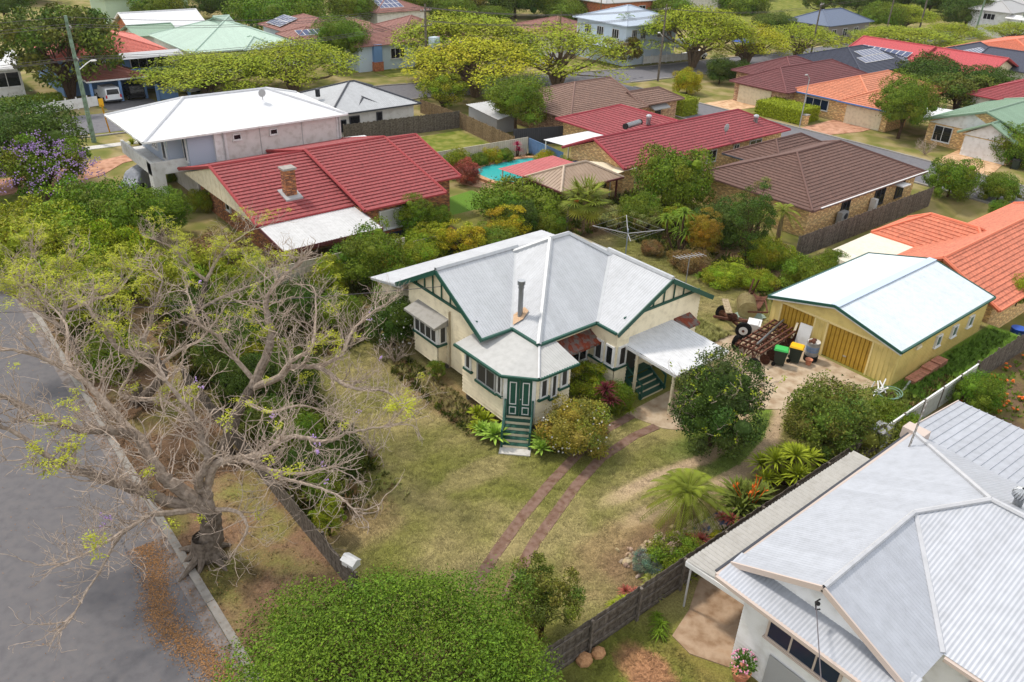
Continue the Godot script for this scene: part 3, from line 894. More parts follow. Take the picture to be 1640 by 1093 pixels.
	part("rust_stain", b, M.ruststain, fo)
	# carport roof with posts
	var cp := thing("carport", "white metal roofed carport against the cottage side gable", "carport")
	b = MB.new()
	roofing(b, [v3(27.35, 3.02, -24.0), v3(31.45, 3.02, -23.9), v3(32.0, 2.52, -20.36), v3(27.85, 2.52, -20.36)], "trim")
	part("roof", b, M.whiteroof, cp)
	b = MB.new()
	b.bar(v3(27.35, 2.9, -23.9), v3(27.85, 2.42, -20.4), 0.06, 0.14); b.bar(v3(27.85, 2.42, -20.4), v3(32.0, 2.42, -20.4), 0.06, 0.14); b.bar(v3(31.5, 2.9, -23.85), v3(32.0, 2.42, -20.4), 0.06, 0.14)
	part("beam", b, M.white, cp)
	for q in [[27.55, -22.75, 2.8], [27.95, -20.6, 2.45], [31.85, -20.6, 2.45]]:
		b = MB.new()
		b.span(v3(q[0] - 0.06, 0.06, q[1] - 0.06), v3(q[0] + 0.06, q[2], q[1] + 0.06))
		part("post", b, M.creamtrim, cp)

# ---------------------------------------------------------------- yellow shed
func shed() -> void:
	var p := thing("shed", "yellow ribbed metal shed with pale blue-white gabled roof and green barges", "shed")
	var x0 := 39.95
	var x1 := 50.9
	var z0 := -23.1
	var z1 := -15.05
	var b := MB.new()
	var mid := (z0 + z1) / 2
	sheet(b, [v3(x0, 0, z1), v3(x1, 0, z1), v3(x1, 2.42, z1), v3(x0, 2.42, z1)], Vector3.BACK, "rib", 0.2, 0.03, SEAM)
	sheet(b, [v3(x1, 0, z0), v3(x1, 0, z1), v3(x1, 2.4, z1), v3(x1, 3.42, mid), v3(x1, 2.4, z0)], Vector3.RIGHT, "rib", 0.2, 0.03, SEAM)
	sheet(b, [v3(x0, 0, z0), v3(x1, 0, z0), v3(x1, 2.42, z0), v3(x0, 2.42, z0)], Vector3.FORWARD, "rib", 0.2, 0.03, SEAM)
	sheet(b, [v3(x0, 2.2, z0), v3(x0, 2.2, z1), v3(x0, 2.42, z1), v3(x0, 3.42, mid), v3(x0, 2.42, z0)], Vector3.LEFT, "lap", 0.2, 0.03)
	for q in [[z0, -22.45], [-20.15, -19.35], [-16.55, z1]]:
		sheet(b, [v3(x0, 0, q[0]), v3(x0, 0, q[1]), v3(x0, 2.2, q[1]), v3(x0, 2.2, q[0])], Vector3.LEFT, "rib", 0.27, 0.03, SEAM)
	part("wall", b, M.shedyellow, p)
	for q in [[-22.45, -20.15], [-19.35, -16.55]]:
		b = MB.new()
		sheet(b, [v3(x0 + 0.07, 0.08, q[0]), v3(x0 + 0.07, 0.08, q[1]), v3(x0 + 0.07, 2.2, q[1]), v3(x0 + 0.07, 2.2, q[0])], Vector3.LEFT, "rib", 0.255, 0.035, [[0.0, -1.0], [0.07, 1.0], [0.85, 1.0], [0.92, -1.0]])
		var dr := part("garage_door", b, M.shedochre, p)
		b = MB.new()
		b.span(v3(x0 + 0.0, 0.55, (q[0] + q[1]) / 2 - 0.1), v3(x0 + 0.08, 0.63, (q[0] + q[1]) / 2 + 0.1))
		part("handle", b, M.steel, dr)
	b = MB.new()
	b.span(v3(x0 - 0.05, 2.17, z0), v3(x0 + 0.04, 2.3, z1))
	for z in [-22.45, -20.15, -19.35, -16.55]: b.span(v3(x0 - 0.05, 0, z - 0.05), v3(x0 + 0.04, 2.2, z + 0.05))
	part("door_frame", b, M.shedpale, p)
	b = MB.new()
	for s in [[z0 - 0.12, z0], [z1 + 0.12, z1]]:
		roofing(b, [v3(x0 - 0.3, 2.4, s[0]), v3(x1 + 0.25, 2.4, s[0]), v3(x1 + 0.25, 3.45, mid), v3(x0 - 0.3, 3.45, mid)], "trim")
	var rf := part("roof", b, M.shedroof, p)
	b = MB.new()
	b.bar(v3(x0 - 0.3, 3.48, mid), v3(x1 + 0.25, 3.48, mid), 0.5, 0.03)
	part("ridge_cap", b, M.bluecap, rf)
	b = MB.new()
	for x in [x0 - 0.32, x1 + 0.27]:
		b.bar(v3(x, 2.36, z0 - 0.2), v3(x, 3.43, mid), 0.06, 0.16); b.bar(v3(x, 2.36, z1 + 0.2), v3(x, 3.43, mid), 0.06, 0.16)
	b.bar(v3(x0 - 0.3, 2.36, z1 + 0.18), v3(x1 + 0.25, 2.36, z1 + 0.18), 0.12, 0.12); b.bar(v3(x0 - 0.3, 2.36, z0 - 0.18), v3(x1 + 0.25, 2.36, z0 - 0.18), 0.12, 0.12)
	part("barge_board", b, M.green, rf)
	b = MB.new()
	b.bar(v3(x0 - 0.27, 2.22, z0 - 0.2), v3(x0 - 0.27, 3.3, mid), 0.05, 0.1); b.bar(v3(x0 - 0.27, 2.22, z1 + 0.2), v3(x0 - 0.27, 3.3, mid), 0.05, 0.1)
	part("soffit_trim", b, M.white, rf)
	for x in [44.6, 46.6, 48.7]:
		win(p, "S", z1 + 0.03, x, 1.45, 0.62, 0.75, 1, M.white, M.glassgreen)
	win(p, "S", z1 + 0.03, 42.0, 1.95, 0.5, 0.14, 1, M.creamtrim, M.creamtrim, "vent_panel")

# ---------------------------------------------------------------- neighbours
func white_neighbour() -> void:   # at the bottom of the picture
	var p := thing("neighbour_house", "white clad house with big pale grey corrugated hip roof beside the driveway", "house")
	var E := 4.0
	var b := MB.new()
	sheet(b, [v3(18.2, 0, -9.2), v3(18.2, 0, -4.4), v3(18.2, E, -4.4), v3(18.2, E, -9.2)], Vector3.LEFT, "lap", 0.15, 0.02)
	sheet(b, [v3(18.2, 0, -9.2), v3(29.6, 0, -9.2), v3(29.6, E, -9.2), v3(18.2, E, -9.2)], Vector3.FORWARD, "lap", 0.15, 0.02)
	sheet(b, [v3(18.2, 0, -4.4), v3(20.8, 0, -4.4), v3(20.8, E, -4.4), v3(18.2, E, -4.4)], Vector3.BACK, "lap", 0.15, 0.02)
	sheet(b, [v3(20.8, 0, -4.4), v3(20.8, 0, 6), v3(20.8, E, 6), v3(20.8, E, -4.4)], Vector3.LEFT, "lap", 0.15, 0.02)
	b.span(v3(29.58, 0, -9.2), v3(29.62, E, 6))
	part("wall", b, M.whiteboard, p)
	b = MB.new()
	var A := v3(25.4, 6.05, -5.4)
	var B := v3(25.4, 6.05, 2)
	var J := v3(23.66, 5.4, -6.92)
	var G := v3(18.2, 5.4, -6.92)
	A = v3(25.4, 6.1, -5.4)
	B.y = 6.1
	roofing(b, [v3(J.x, E, -9.95), v3(30.4, E, -9.95), A, J], "corrfine")
	roofing(b, [v3(20.2, E, -3.87), v3(20.2, E, 7), B, A, J], "corrfine")
	roofing(b, [v3(30.4, E, -9.95), v3(30.4, E, 7), B, A], "corrfine")
	roofing(b, [v3(20.2, E, 7), v3(30.4, E, 7), B], "corrfine")
	var rf := part("roof", b, M.irongrey, p)
	b = MB.new()
	roofing(b, [v3(18.2, E, -9.95), v3(J.x, E, -9.95), J, G], "corrfine")
	roofing(b, [v3(18.2, E, -3.87), v3(20.2, E, -3.87), J, G], "corrfine")
	var gr := part("gable_roof", b, M.irongrey, p)
	b = MB.new()
	roofing(b, [v3(17.5, 3.86, -10.0), v3(17.5, 3.86, -3.8), v3(18.75, 4.12, -3.8), v3(18.75, 4.12, -10.0)], "corrfine")
	part("front_skirt_roof", b, M.irongrey, p)
	b = MB.new()
	var up := v3(0, 0.05, 0)
	b.tube([G + up, J + up], 0.09, 0.09, 6)
	part("ridge_cap", b, M.irongreycap, gr)
	b = MB.new()
	for q in [[v3(30.4, E, -9.95), A], [J, A], [A, B]]: b.tube([q[0] + up, q[1] + up], 0.09, 0.09, 6)
	part("ridge_cap", b, M.irongreycap, rf)
	b = MB.new()
	b.bar(v3(20.2, E + 0.05, -3.9), v3(23.7, 5.42, -6.9), 0.14, 0.05)
	part("valley_flashing", b, M.irongreycap, rf)
	b = MB.new()
	b.bar(v3(18.17, E - 0.03, -9.95), v3(18.17, 5.4, -6.92), 0.06, 0.2); b.bar(v3(18.17, E - 0.03, -3.87), v3(18.17, 5.4, -6.92), 0.06, 0.2)
	part("barge_board", b, M.warmtrim, gr)
	b = MB.new()
	b.bar(v3(17.5, 3.82, -10.02), v3(30.4, 3.92, -10.02), 0.1, 0.13)
	b.bar(v3(17.46, 3.8, -10.0), v3(17.46, 3.8, -3.8), 0.12, 0.14); b.bar(v3(20.15, 3.92, -3.8), v3(20.15, 3.92, 7), 0.13, 0.13)
	part("gutter", b, M.warmtrim, p)
	b = MB.new()
	b.bar(v3(17.6, 3.88, -10.12), v3(30.4, 3.94, -10.12), 0.09, 0.05)  # charcoal bar paints the shade in the gap between roof and carport
	part("gap_shade_strip", b, M.charcoal, p)
	gable(p, "W", 18.62, -9.3, -4.55, 4.0, 5.2, M.whiteboard, 0.15)
	win(p, "W", 18.17, -6.9, 2.75, 2.6, 1.05, 3, M.warmtrim, M.glassblue)
	b = MB.new()
	sheet(b, [v3(18.14, 0.05, -7.9), v3(18.14, 0.05, -5.2), v3(18.14, 1.6, -5.2), v3(18.14, 1.6, -7.9)], Vector3.LEFT, "lap", 0.09, 0.015)
	part("garage_door", b, M.greytrim, p)
	win(p, "W", 20.77, -2.2, 2.6, 1.8, 1.2, 2, M.warmtrim, M.glassblue)
	b = MB.new()
	roofing(b, [v3(30.35, 3.75, -10.4), v3(35.85, 3.25, -10.35), v3(35.85, 3.25, 2), v3(30.35, 3.75, 2)], "seam")
	var br := part("rear_roof", b, M.irongrey, p)
	b = MB.new()
	b.span(v3(30.4, 0, -9.8), v3(35.4, 3.2, 1.5))
	part("rear_wall", b, M.whiteboard, p)
	b = MB.new()
	b.bar(v3(30.35, 3.72, -10.42), v3(35.85, 3.2, -10.37), 0.05, 0.16); b.span(v3(30.3, 3.6, -10.42), v3(30.9, 4.12, -9.5))
	part("barge_board", b, M.warmtrim, br)
	# whirling roof vent
	b = MB.new()
	b.cyl(v3(26.6, 5.3, -4.9), v3(26.6, 5.95, -4.9), 0.15, 12)
	var v := part("roof_vent", b, M.steel, p)
	for i in 18:
		b = MB.new()
		var a := TAU * i / 18
		var pts := []
		for k in 7:
			var t := PI * (k + 0.4) / 6.8
			pts.append(v3(26.6 + cos(a + k * 0.1) * 0.27 * sin(t), 6.1 - 0.2 * cos(t) * -1, -4.9 + sin(a + k * 0.1) * 0.27 * sin(t)))
		b.tube(pts, 0.035, 0.035, 4)
		part("vane", b, M.steel, v)
	b = MB.new()
	b.tube([v3(18.16, 5.0, -6.9), v3(18.0, 4.95, -6.95), v3(17.95, 4.75, -6.85), v3(18.1, 4.7, -6.8)], 0.025, 0.025, 5); b.ball(v3(18.1, 4.85, -6.9), Vector3.ONE * 0.07)
	part("service_bracket", b, M.black, p)
	var c := thing("side_carport", "corrugated translucent carport roof along the grey paling fence", "carport")
	b = MB.new()
	roofing(b, [v3(18.45, 2.45, -11.85), v3(29.4, 2.45, -11.7), v3(29.4, 2.5, -9.4), v3(18.65, 2.5, -9.4)], "rib")
	part("roof", b, M.oldroof, c)
	b = MB.new()
	b.bar(v3(18.5, 2.32, -11.85), v3(18.65, 2.38, -9.4), 0.14, 0.2)
	part("beam", b, M.whiteboard, c)
	for x in [18.7, 22.0, 25.5, 29.2]:
		b = MB.new()
		b.cyl(v3(x, 0, -11.75), v3(x, 2.4, -11.75), 0.04, 8)
		part("post", b, M.white, c)
	var m := thing("roof_mast", "weathered lattice aerial mast at the hip corner of the pale grey roof", "mast", v3(29.0, 4.05, -9.5))
	b = MB.new()
	for s in [-0.07, 0.07]: b.cyl(v3(s, 0, 0), v3(s + 0.25, 2.2, 0), 0.02, 6)
	part("pole", b, M.whitewood, m)
	for i in 8:
		b = MB.new()
		b.bar(v3(-0.07 + i * 0.031, i * 0.27 + 0.1, 0), v3(0.07 + (i + 0.6) * 0.031, i * 0.27 + 0.24, 0), 0.03, 0.03)
		part("brace", b, M.greytrim, m)

func red_house() -> void:
	var p := thing("brick_house", "brown brick house with red tiled gable roof and brick chimney", "house")
	walls(p, 20.0, 26.2, -59.4, -50.2, 0, 2.95, M.brickbrown)
	walls(p, 26.2, 32.0, -63.5, -48.7, 0, 3.0, M.brickbrown)
	walls(p, 32.0, 35.8, -62.6, -51.3, 0, 2.98, M.brickbrown)
	roof(p, 18.8, 27.2, -65.0, -49.7, 2.95, 0.28, "x", "gg", "bigtile", M.redtile, M.redcap, M.redcap)
	roof(p, 26.2, 33.3, -66.0, -48.1, 3.0, 0.25, "x", "gg", "bigtile", M.redtile, M.redcap, M.redcap)
	roof(p, 33.0, 36.6, -64.0, -50.8, 2.98, 0.29, "x", "gg", "bigtile", M.redtile, M.redcap, M.redcap)
	gable(p, "W", 18.98, -64.4, -50.3, 2.75, 4.98, M.creamtrim, 0.9, "rib")
	var b := MB.new()
	b.span(v3(20, 0, -64), v3(26, 2.9, -59.5))
	part("wall", b, M.brickbrown, p)
	b = MB.new()
	roofing(b, [v3(18.9, 2.9, -49.9), v3(26.3, 2.9, -49.9), v3(26.3, 2.42, -45.9), v3(18.9, 2.42, -45.9)], "trim")
	var s := part("patio_roof", b, M.whitetin, p)
	b = MB.new()
	b.bar(v3(18.88, 2.3, -45.88), v3(26.3, 2.3, -45.88), 0.06, 0.24); b.bar(v3(18.88, 2.82, -49.9), v3(18.88, 2.32, -45.88), 0.06, 0.24); b.bar(v3(26.32, 2.82, -49.9), v3(26.32, 2.32, -45.88), 0.06, 0.24)
	part("fascia", b, M.maroon, s)
	for x in [19.1, 22.6, 26.1]:
		b = MB.new()
		b.span(v3(x - 0.05, 0, -46.1), v3(x + 0.05, 2.3, -46.0))
		part("post", b, M.maroon, p)
	win(p, "W", 19.97, -58.0, 1.8, 0.8, 1.0, 1, M.white, M.glass)
	win(p, "S", -48.67, 29.0, 1.75, 2.7, 1.5, 2, M.white, M.glasscurtain)
	b = MB.new()
	b.span(v3(26.3, 0.0, -48.72), v3(32.05, 0.62, -48.64))
	part("base_band", b, M.navy, p)
	b = MB.new()
	b.cyl(v3(30.9, 0, -48.55), v3(30.9, 2.9, -48.55), 0.05, 8)
	part("downpipe", b, M.white, p)
	b = MB.new()
	b.span(v3(22.15, 3.0, -52.7), v3(22.95, 5.6, -52.0))
	var ch := part("chimney", b, M.brickbrown, p)
	b = MB.new()
	b.span(v3(22.05, 5.6, -52.8), v3(23.05, 5.74, -51.9))
	part("chimney_cap", b, M.concrete, ch)
	b = MB.new()
	b.hexa([v3(21.9, 3.85, -53.0), v3(23.2, 3.85, -53.0), v3(23.2, 3.5, -51.6), v3(21.9, 3.5, -51.6), v3(21.9, 4.0, -53.0), v3(23.2, 4.0, -53.0), v3(23.2, 3.63, -51.6), v3(21.9, 3.63, -51.6)])
	part("flashing", b, M.greytrim, ch)

func two_storey() -> void:
	var p := thing("two_storey_house", "white roofed two storey house with pinkish rear wall and balcony", "house")
	walls(p, 22.4, 33.2, -73.5, -64.7, 0, 5.6, M.blush)
	var b := MB.new()
	for x in [25.8, 29.6]: b.span(v3(x - 0.02, 0.1, -64.72), v3(x + 0.02, 5.5, -64.67))
	part("joint", b, M.greytrim, p)
	walls(p, 18.6, 22.38, -73.5, -66.2, 2.9, 5.6, M.bluegrey, 0.2)
	walls(p, 19.8, 22.36, -66.2, -64.9, 2.6, 5.6, M.bluegrey, 0.2)
	walls(p, 20.2, 22.36, -72.0, -65.2, 0, 2.6, M.blush)
	for q in [[v3(21.9, 0, -65.1), v3(22.9, 5.6, -64.6)], [v3(16.9, 0, -66.6), v3(17.9, 3.5, -65.6)], [v3(32.9, 0, -64.9), v3(33.3, 5.6, -64.6)]]:
		b = MB.new()
		b.span(q[0], q[1])
		part("pillar", b, M.white, p)
	b = MB.new()
	b.span(v3(16.9, 2.5, -73.6), v3(17.1, 3.6, -65.62)); b.span(v3(17.1, 2.5, -65.8), v3(19.9, 3.55, -65.6)); b.span(v3(17.1, 2.5, -73.6), v3(20.2, 2.85, -65.8))
	part("balcony", b, M.white, p)
	for q in [[-71.5, 1.4], [-69.4, 1.4]]: win(p, "W", 18.57, q[0], 4.4, q[1], 1.5, 2, M.white, M.glass)
	win(p, "W", 18.57, -67.0, 4.3, 0.9, 2.0, 1, M.white, M.glass)
	win(p, "W", 19.77, -65.5, 4.3, 0.7, 2.0, 1, M.white, M.glass)
	win(p, "S", -64.67, 23.8, 4.9, 0.7, 0.5, 1, M.white, M.glass)
	win(p, "S", -64.67, 27.0, 4.9, 0.7, 0.5, 1, M.white, M.glass)
	roof(p, 16.3, 33.8, -74.4, -64.1, 5.6, 0.36, "x", "hh", "flat", M.whiteroof, M.whiteroof, M.white)
	b = MB.new()
	b.hexa([v3(16.2, 5.5, -66.6), v3(17.6, 5.5, -66.6), v3(17.6, 5.5, -65.5), v3(16.2, 5.5, -65.5), v3(16.2, 5.62, -66.6), v3(17.6, 6.0, -66.6), v3(17.6, 5.62, -65.5), v3(16.2, 5.62, -65.5)])
	part("eave_return", b, M.whiteroof, p)
	b = MB.new()
	b.cyl(v3(22.6, 0, -64.5), v3(22.6, 5.5, -64.5), 0.06, 8); b.cyl(v3(33.1, 0, -64.5), v3(33.1, 5.5, -64.5), 0.06, 8)
	part("downpipe", b, M.white, p)
	b = MB.new()
	b.cyl(v3(27.6, 6.9, -67.6), v3(27.6, 7.5, -67.6), 0.03, 6); b.ball(v3(27.55, 7.5, -67.5), v3(0.34, 0.34, 0.08), 5, 10)
	part("satellite_dish", b, M.greytrim, p)
	b = MB.new()
	b.hexa([v3(33.4, 2.4, -68), v3(37.5, 2.2, -68), v3(37.5, 2.2, -64.6), v3(33.4, 2.4, -64.6), v3(33.4, 2.55, -68), v3(37.5, 2.35, -68), v3(37.5, 2.35, -64.6), v3(33.4, 2.55, -64.6)])
	part("patio_roof", b, M.whiteroof, p)
	var t := thing("water_tank", "bright blue water tank with red fittings by the white two storey house", "tank", v3(34.4, 0, -63.8))
	b = MB.new()
	b.cyl(v3(0, 0, 0), v3(0, 1.7, 0), 0.85, 16); b.tube([v3(0, 1.7, 0), v3(0, 2.0, 0)], 0.85, 0.2, 16)
	part("tank_body", b, M.tankblue, t)
	b = MB.new()
	b.ball(v3(1.0, 1.2, 0.2), v3(0.3, 0.3, 0.3))
	part("fitting", b, M.redbright, t)

# a plain house of one or two roofed blocks: each [x0, x1, z0, z1, eave, pitch, axis, ends]
func house(called: String, label: String, blocks: Array, kind: String, rm: Material, cm: Material, wm: Material, over := 0.6, base := 0.0) -> Node3D:
	var p := thing(called, label, "house", v3(0, base, 0))
	for q in blocks:
		walls(p, q[0] + over, q[1] - over, q[2] + over, q[3] - over, 0, q[4], wm)
		var half: float = (q[3] - q[2]) / 2 if q[6] == "x" else (q[1] - q[0]) / 2
		for i in 2:
			if q[7][i] == "g":
				var face: String = ("W" if i == 0 else "E") if q[6] == "x" else ("N" if i == 0 else "S")
				var u: Array = [q[2], q[3]] if q[6] == "x" else [q[0], q[1]]
				var pl: float = (q[0] + over if i == 0 else q[1] - over) if q[6] == "x" else (q[2] + over if i == 0 else q[3] - over)
				gable(p, face, pl + (0.012 if face in ["E", "S"] else -0.012), u[0] + over, u[1] - over, q[4] - 0.02, q[4] + (half - over) * q[5], wm)
		roof(p, q[0], q[1], q[2], q[3], q[4], q[5], q[6], q[7], kind, rm, cm, cm)
	return p

func garage(p: Node, face: String, pl: float, u: float, w: float, h: float, m: Material) -> void:
	var b := MB.new()
	var q := [v3(pl, 0.03, u - w / 2), v3(pl, 0.03, u + w / 2), v3(pl, h, u + w / 2), v3(pl, h, u - w / 2)] if face == "W" else [v3(u - w / 2, 0.03, pl), v3(u + w / 2, 0.03, pl), v3(u + w / 2, h, pl), v3(u - w / 2, h, pl)]
	sheet(b, q, Vector3.LEFT if face == "W" else Vector3.BACK, "lap", 0.5, 0.03)
	part("garage_door", b, m, p)

func solar(p: Node, o: Vector3, e: Vector3, s: Vector3, nx: int, ny: int, w := 1.0, h := 1.65) -> void:
	for i in nx:
		for j in ny:
			var a := o + e * (i * (w + 0.03)) + s * (j * (h + 0.04))
			var nn := e.cross(s).normalized()
			if nn.y < 0: nn = -nn
			var lo := nn * 0.06
			var hi := nn * 0.11
			var b := MB.new()
			b.hexa([a + lo, a + e * w + lo, a + e * w + s * h + lo, a + s * h + lo, a + hi, a + e * w + hi, a + e * w + s * h + hi, a + s * h + hi])
			var f := part("solar_panel", b, M.white, p)
			b = MB.new()
			var t := nn * 0.115
			b.quad(a + e * 0.05 + s * 0.05 + t, a + e * (w - 0.05) + s * 0.05 + t, a + e * (w - 0.05) + s * (h - 0.05) + t, a + e * 0.05 + s * (h - 0.05) + t)
			part("cell_glass", b, M.solar, f)

func suburb() -> void:
	var b: MB
	var p: Node3D
	p = house("tin_roofed_house", "white rendered house with charcoal-edged grey metal hip roof", [[37.5, 48.6, -85.5, -75.0, 2.7, 0.38, "x", "hh"], [41.0, 44.4, -80, -75.6, 2.72, 0.5, "z", "hh"]], "trim", M.greytin, M.charcoal, M.render)
	win(p, "S", -75.57, 40.6, 1.3, 1.2, 1.9, 1, M.charcoal, M.glass); win(p, "S", -75.57, 43.6, 1.4, 0.7, 1.8, 1, M.charcoal, M.glass); win(p, "S", -75.57, 39.0, 1.4, 1.2, 1.2, 2, M.charcoal, M.glass)
	b = MB.new()
	b.cyl(v3(38.8, 3.6, -80), v3(38.8, 4.4, -80), 0.25, 10)
	part("roof_vent", b, M.charcoal, p)
	p = house("long_brick_house", "long tan brick house with crimson tiled roof and solar heater", [[50.6, 75.6, -54.0, -45.9, 2.5, 0.43, "x", "gh"], [57.3, 66.8, -62.5, -50, 2.5, 0.38, "z", "hg"]], "tile", M.crimson, M.crimsoncap, M.bricktan)
	for q in [[63.5, 1.4], [67.3, 0.9], [70.5, 2.0]]: win(p, "S", -46.47, q[0], 1.5, q[1], 1.2, 2, M.white, M.glass)
	win(p, "S", -46.47, 58.5, 1.2, 1.7, 2.0, 2, M.white, M.glass)
	b = MB.new()
	b.cyl(v3(55.2, 4.6, -50.5), v3(57.6, 4.6, -50.9), 0.27, 14)
	var t := part("heater_tank", b, M.steel, p)
	b = MB.new()
	b.cyl(v3(55.15, 4.6, -50.49), v3(55.3, 4.6, -50.52), 0.285, 14); b.cyl(v3(57.5, 4.6, -50.88), v3(57.66, 4.6, -50.91), 0.285, 14)
	part("end_cap", b, M.black, t)
	for q in [[60.3, 4.35, -52.2], [72.0, 3.75, -47.9]]:
		b = MB.new()
		b.cyl(v3(q[0], q[1] - 0.6, q[2]), v3(q[0], q[1], q[2]), 0.22, 10); b.ball(v3(q[0], q[1] + 0.15, q[2]), v3(0.3, 0.25, 0.3))
		part("roof_vent", b, M.steel, p)
	b = MB.new()
	b.cyl(v3(65.8, 3.2, -46.9), v3(65.8, 3.8, -46.9), 0.03, 6); b.ball(v3(65.7, 3.85, -46.8), v3(0.4, 0.4, 0.1), 5, 10)
	part("satellite_dish", b, M.greytrim, p)
	b = MB.new()
	roofing(b, [v3(51.2, 2.35, -57.4), v3(57.6, 2.35, -57.4), v3(57.6, 2.5, -54.0), v3(51.2, 2.5, -54.0)], "trim")
	part("patio_roof", b, M.whiteroof, p)
	for x in [51.4, 54.5]:
		b = MB.new()
		b.span(v3(x, 0, -57.3), v3(x + 0.1, 2.34, -57.2))
		part("post", b, M.white, p)
	p = house("brown_brick_house", "mottled brick house with weathered brown tile roof on the corner", [[58.3, 70.4, -74.0, -61.2, 2.5, 0.33, "x", "hg"], [69.8, 77.3, -66.3, -61.7, 2.5, 0.5, "x", "gh"]], "tile", M.browntile, M.browncap, M.brickmix)
	win(p, "S", -62.27, 73.4, 1.2, 0.9, 1.6, 1, M.charcoal, M.glass); win(p, "S", -61.77, 67.5, 1.4, 1.4, 1.4, 2, M.white, M.glass)
	b = MB.new()
	b.hexa([v3(71.8, 2.0, -62.3), v3(74.6, 2.0, -62.3), v3(74.6, 1.8, -61.4), v3(71.8, 1.8, -61.4), v3(71.8, 2.3, -62.3), v3(74.6, 2.3, -62.3), v3(74.6, 1.9, -61.4), v3(71.8, 1.9, -61.4)])
	part("window_hood", b, M.greytrim, p)
	b = MB.new()
	b.poly([v3(58.6, 2.2, -67.5), v3(59.8, 2.6, -62.5), v3(62.0, 2.0, -61.0), v3(60.6, 1.9, -66.0)])
	part("shade_sail", b, M.cloth, p)
	p = house("brown_tiled_house", "tan brick house under a large dark brown tiled hip roof", [[55.0, 73.2, -41.6, -30.1, 2.5, 0.4, "x", "hh"]], "tile", M.darktile, M.darkcap, M.bricktan)
	roof(p, 62.0, 72.6, -44.2, -37.6, 2.5, 0.48, "x", "hh", "tile", M.darktile, M.darkcap, M.charcoal, "rear_roof")
	b = MB.new()
	b.bar(v3(56.0, 2.62, -30.0), v3(73.2, 2.62, -30.0), 0.1, 0.06)
	part("gutter_strip", b, M.white, p)
	for q in [[61.0, 1.2], [66.5, 1.6], [70.0, 1.2]]: win(p, "S", -30.67, q[0], 1.4, q[1], 1.5, 2, M.charcoal, M.glass)
	b = MB.new()
	b.span(v3(68.2, 2.1, -30.4), v3(69.6, 2.2, -29.6)); b.span(v3(65.0, 0, -30.6), v3(65.4, 1.5, -30.1))
	part("awning", b, M.white, p)
	p = house("orange_tiled_house", "house under a bright orange tiled hip roof behind the shed", [[58.0, 63.6, -26.6, -17.5, 2.5, 0.62, "z", "hh"], [52.0, 75.0, -23.0, -14.6, 2.5, 0.5, "x", "gh"]], "tile", M.orangetile, M.orangecap, M.bricktan, 0.6, -1.2)
	b = MB.new()
	roofing(b, [v3(52.6, 2.35, -26.6), v3(58.1, 2.45, -26.6), v3(58.3, 2.45, -22.9), v3(52.6, 2.35, -22.8)], "trim")
	part("patio_roof", b, M.creamroof, p)
	for q in [[52.8, -26.4], [57.8, -26.4], [52.8, -23.0]]:
		b = MB.new()
		b.span(v3(q[0] - 0.05, 0, q[1] - 0.05), v3(q[0] + 0.05, 2.34, q[1] + 0.05))
		part("post", b, M.white, p)
	p = house("terracotta_house", "cream brick house with pale terracotta hip roof and cream garage door", [[93.2, 112, -58.0, -46.2, 2.5, 0.36, "x", "hh"], [93.0, 99, -50.8, -44.0, 2.5, 0.5, "z", "hh"]], "tile", M.terracotta, M.terracottacap, M.bricktan)
	garage(p, "W", 93.55, -47.6, 4.6, 2.2, M.creamtrim)
	win(p, "W", 93.75, -54.0, 1.5, 3.2, 1.3, 3, M.white, M.glassblue)
	b = MB.new()
	b.bar(v3(93.1, 2.5, -58), v3(93.1, 2.5, -51), 0.14, 0.14); b.bar(v3(92.9, 2.5, -51), v3(92.9, 2.5, -44), 0.14, 0.14)
	part("gutter_strip", b, M.bluetrim, p)
	p = house("maroon_roofed_house", "brick house with maroon tiled roof and double cream garage", [[91.0, 112, -65.6, -56.8, 2.5, 0.45, "x", "hh"], [97.6, 110, -70.4, -60, 2.5, 0.4, "x", "hh"]], "tile", M.maroontile, M.maroontile, M.brickmix)
	garage(p, "W", 91.55, -61.8, 5.0, 2.2, M.creamtrim)
	p = house("green_roofed_house", "tan brick house with sage green metal roof and white garage gable", [[93.0, 112, -40.4, -27.6, 2.5, 0.33, "x", "gh"], [91.2, 99, -35.6, -29.5, 2.4, 0.5, "x", "gh"]], "seam", M.sage, M.sage, M.bricktan)
	garage(p, "W", 91.72, -32.6, 4.6, 2.1, M.white)
	gable(p, "W", 91.74, -35.2, -29.9, 2.2, 3.75, M.white)
	gable(p, "W", 93.54, -39.8, -31.5, 2.3, 4.1, M.white)
	win(p, "W", 93.55, -38.0, 1.3, 2.0, 1.7, 2, M.white, M.glass, "window", 2)
	b = MB.new()
	roofing(b, [v3(94, 2.3, -46), v3(101, 2.3, -46), v3(101, 2.5, -40.6), v3(94, 2.5, -40.6)], "flat")
	part("patio_roof", b, M.whiteroof, p)
	p = house("crimson_roofed_house", "small part of a crimson tiled roof between trees", [[110, 124, -43.5, -33, 2.9, 0.4, "x", "hh"]], "tile", M.crimson, M.crimsoncap, M.render)
	p = house("navy_solar_house", "house with a navy tiled roof carrying two rows of solar panels", [[112, 130, -72.5, -58.5, 2.5, 0.3, "x", "hh"]], "tile", M.navytile, M.navytile, M.render)
	var s := v3(0, 0.287, -0.958)
	solar(p, v3(116.6, 3.05, -60.3) + s * 0.6, Vector3.RIGHT, s, 8, 1)
	solar(p, v3(118.6, 3.05, -60.3) + s * 2.4, Vector3.RIGHT, s, 6, 1)
	solar(p, v3(126.4, 2.75, -59.6) + s * 0.3, Vector3.RIGHT, s, 2, 1, 0.9, 1.8)
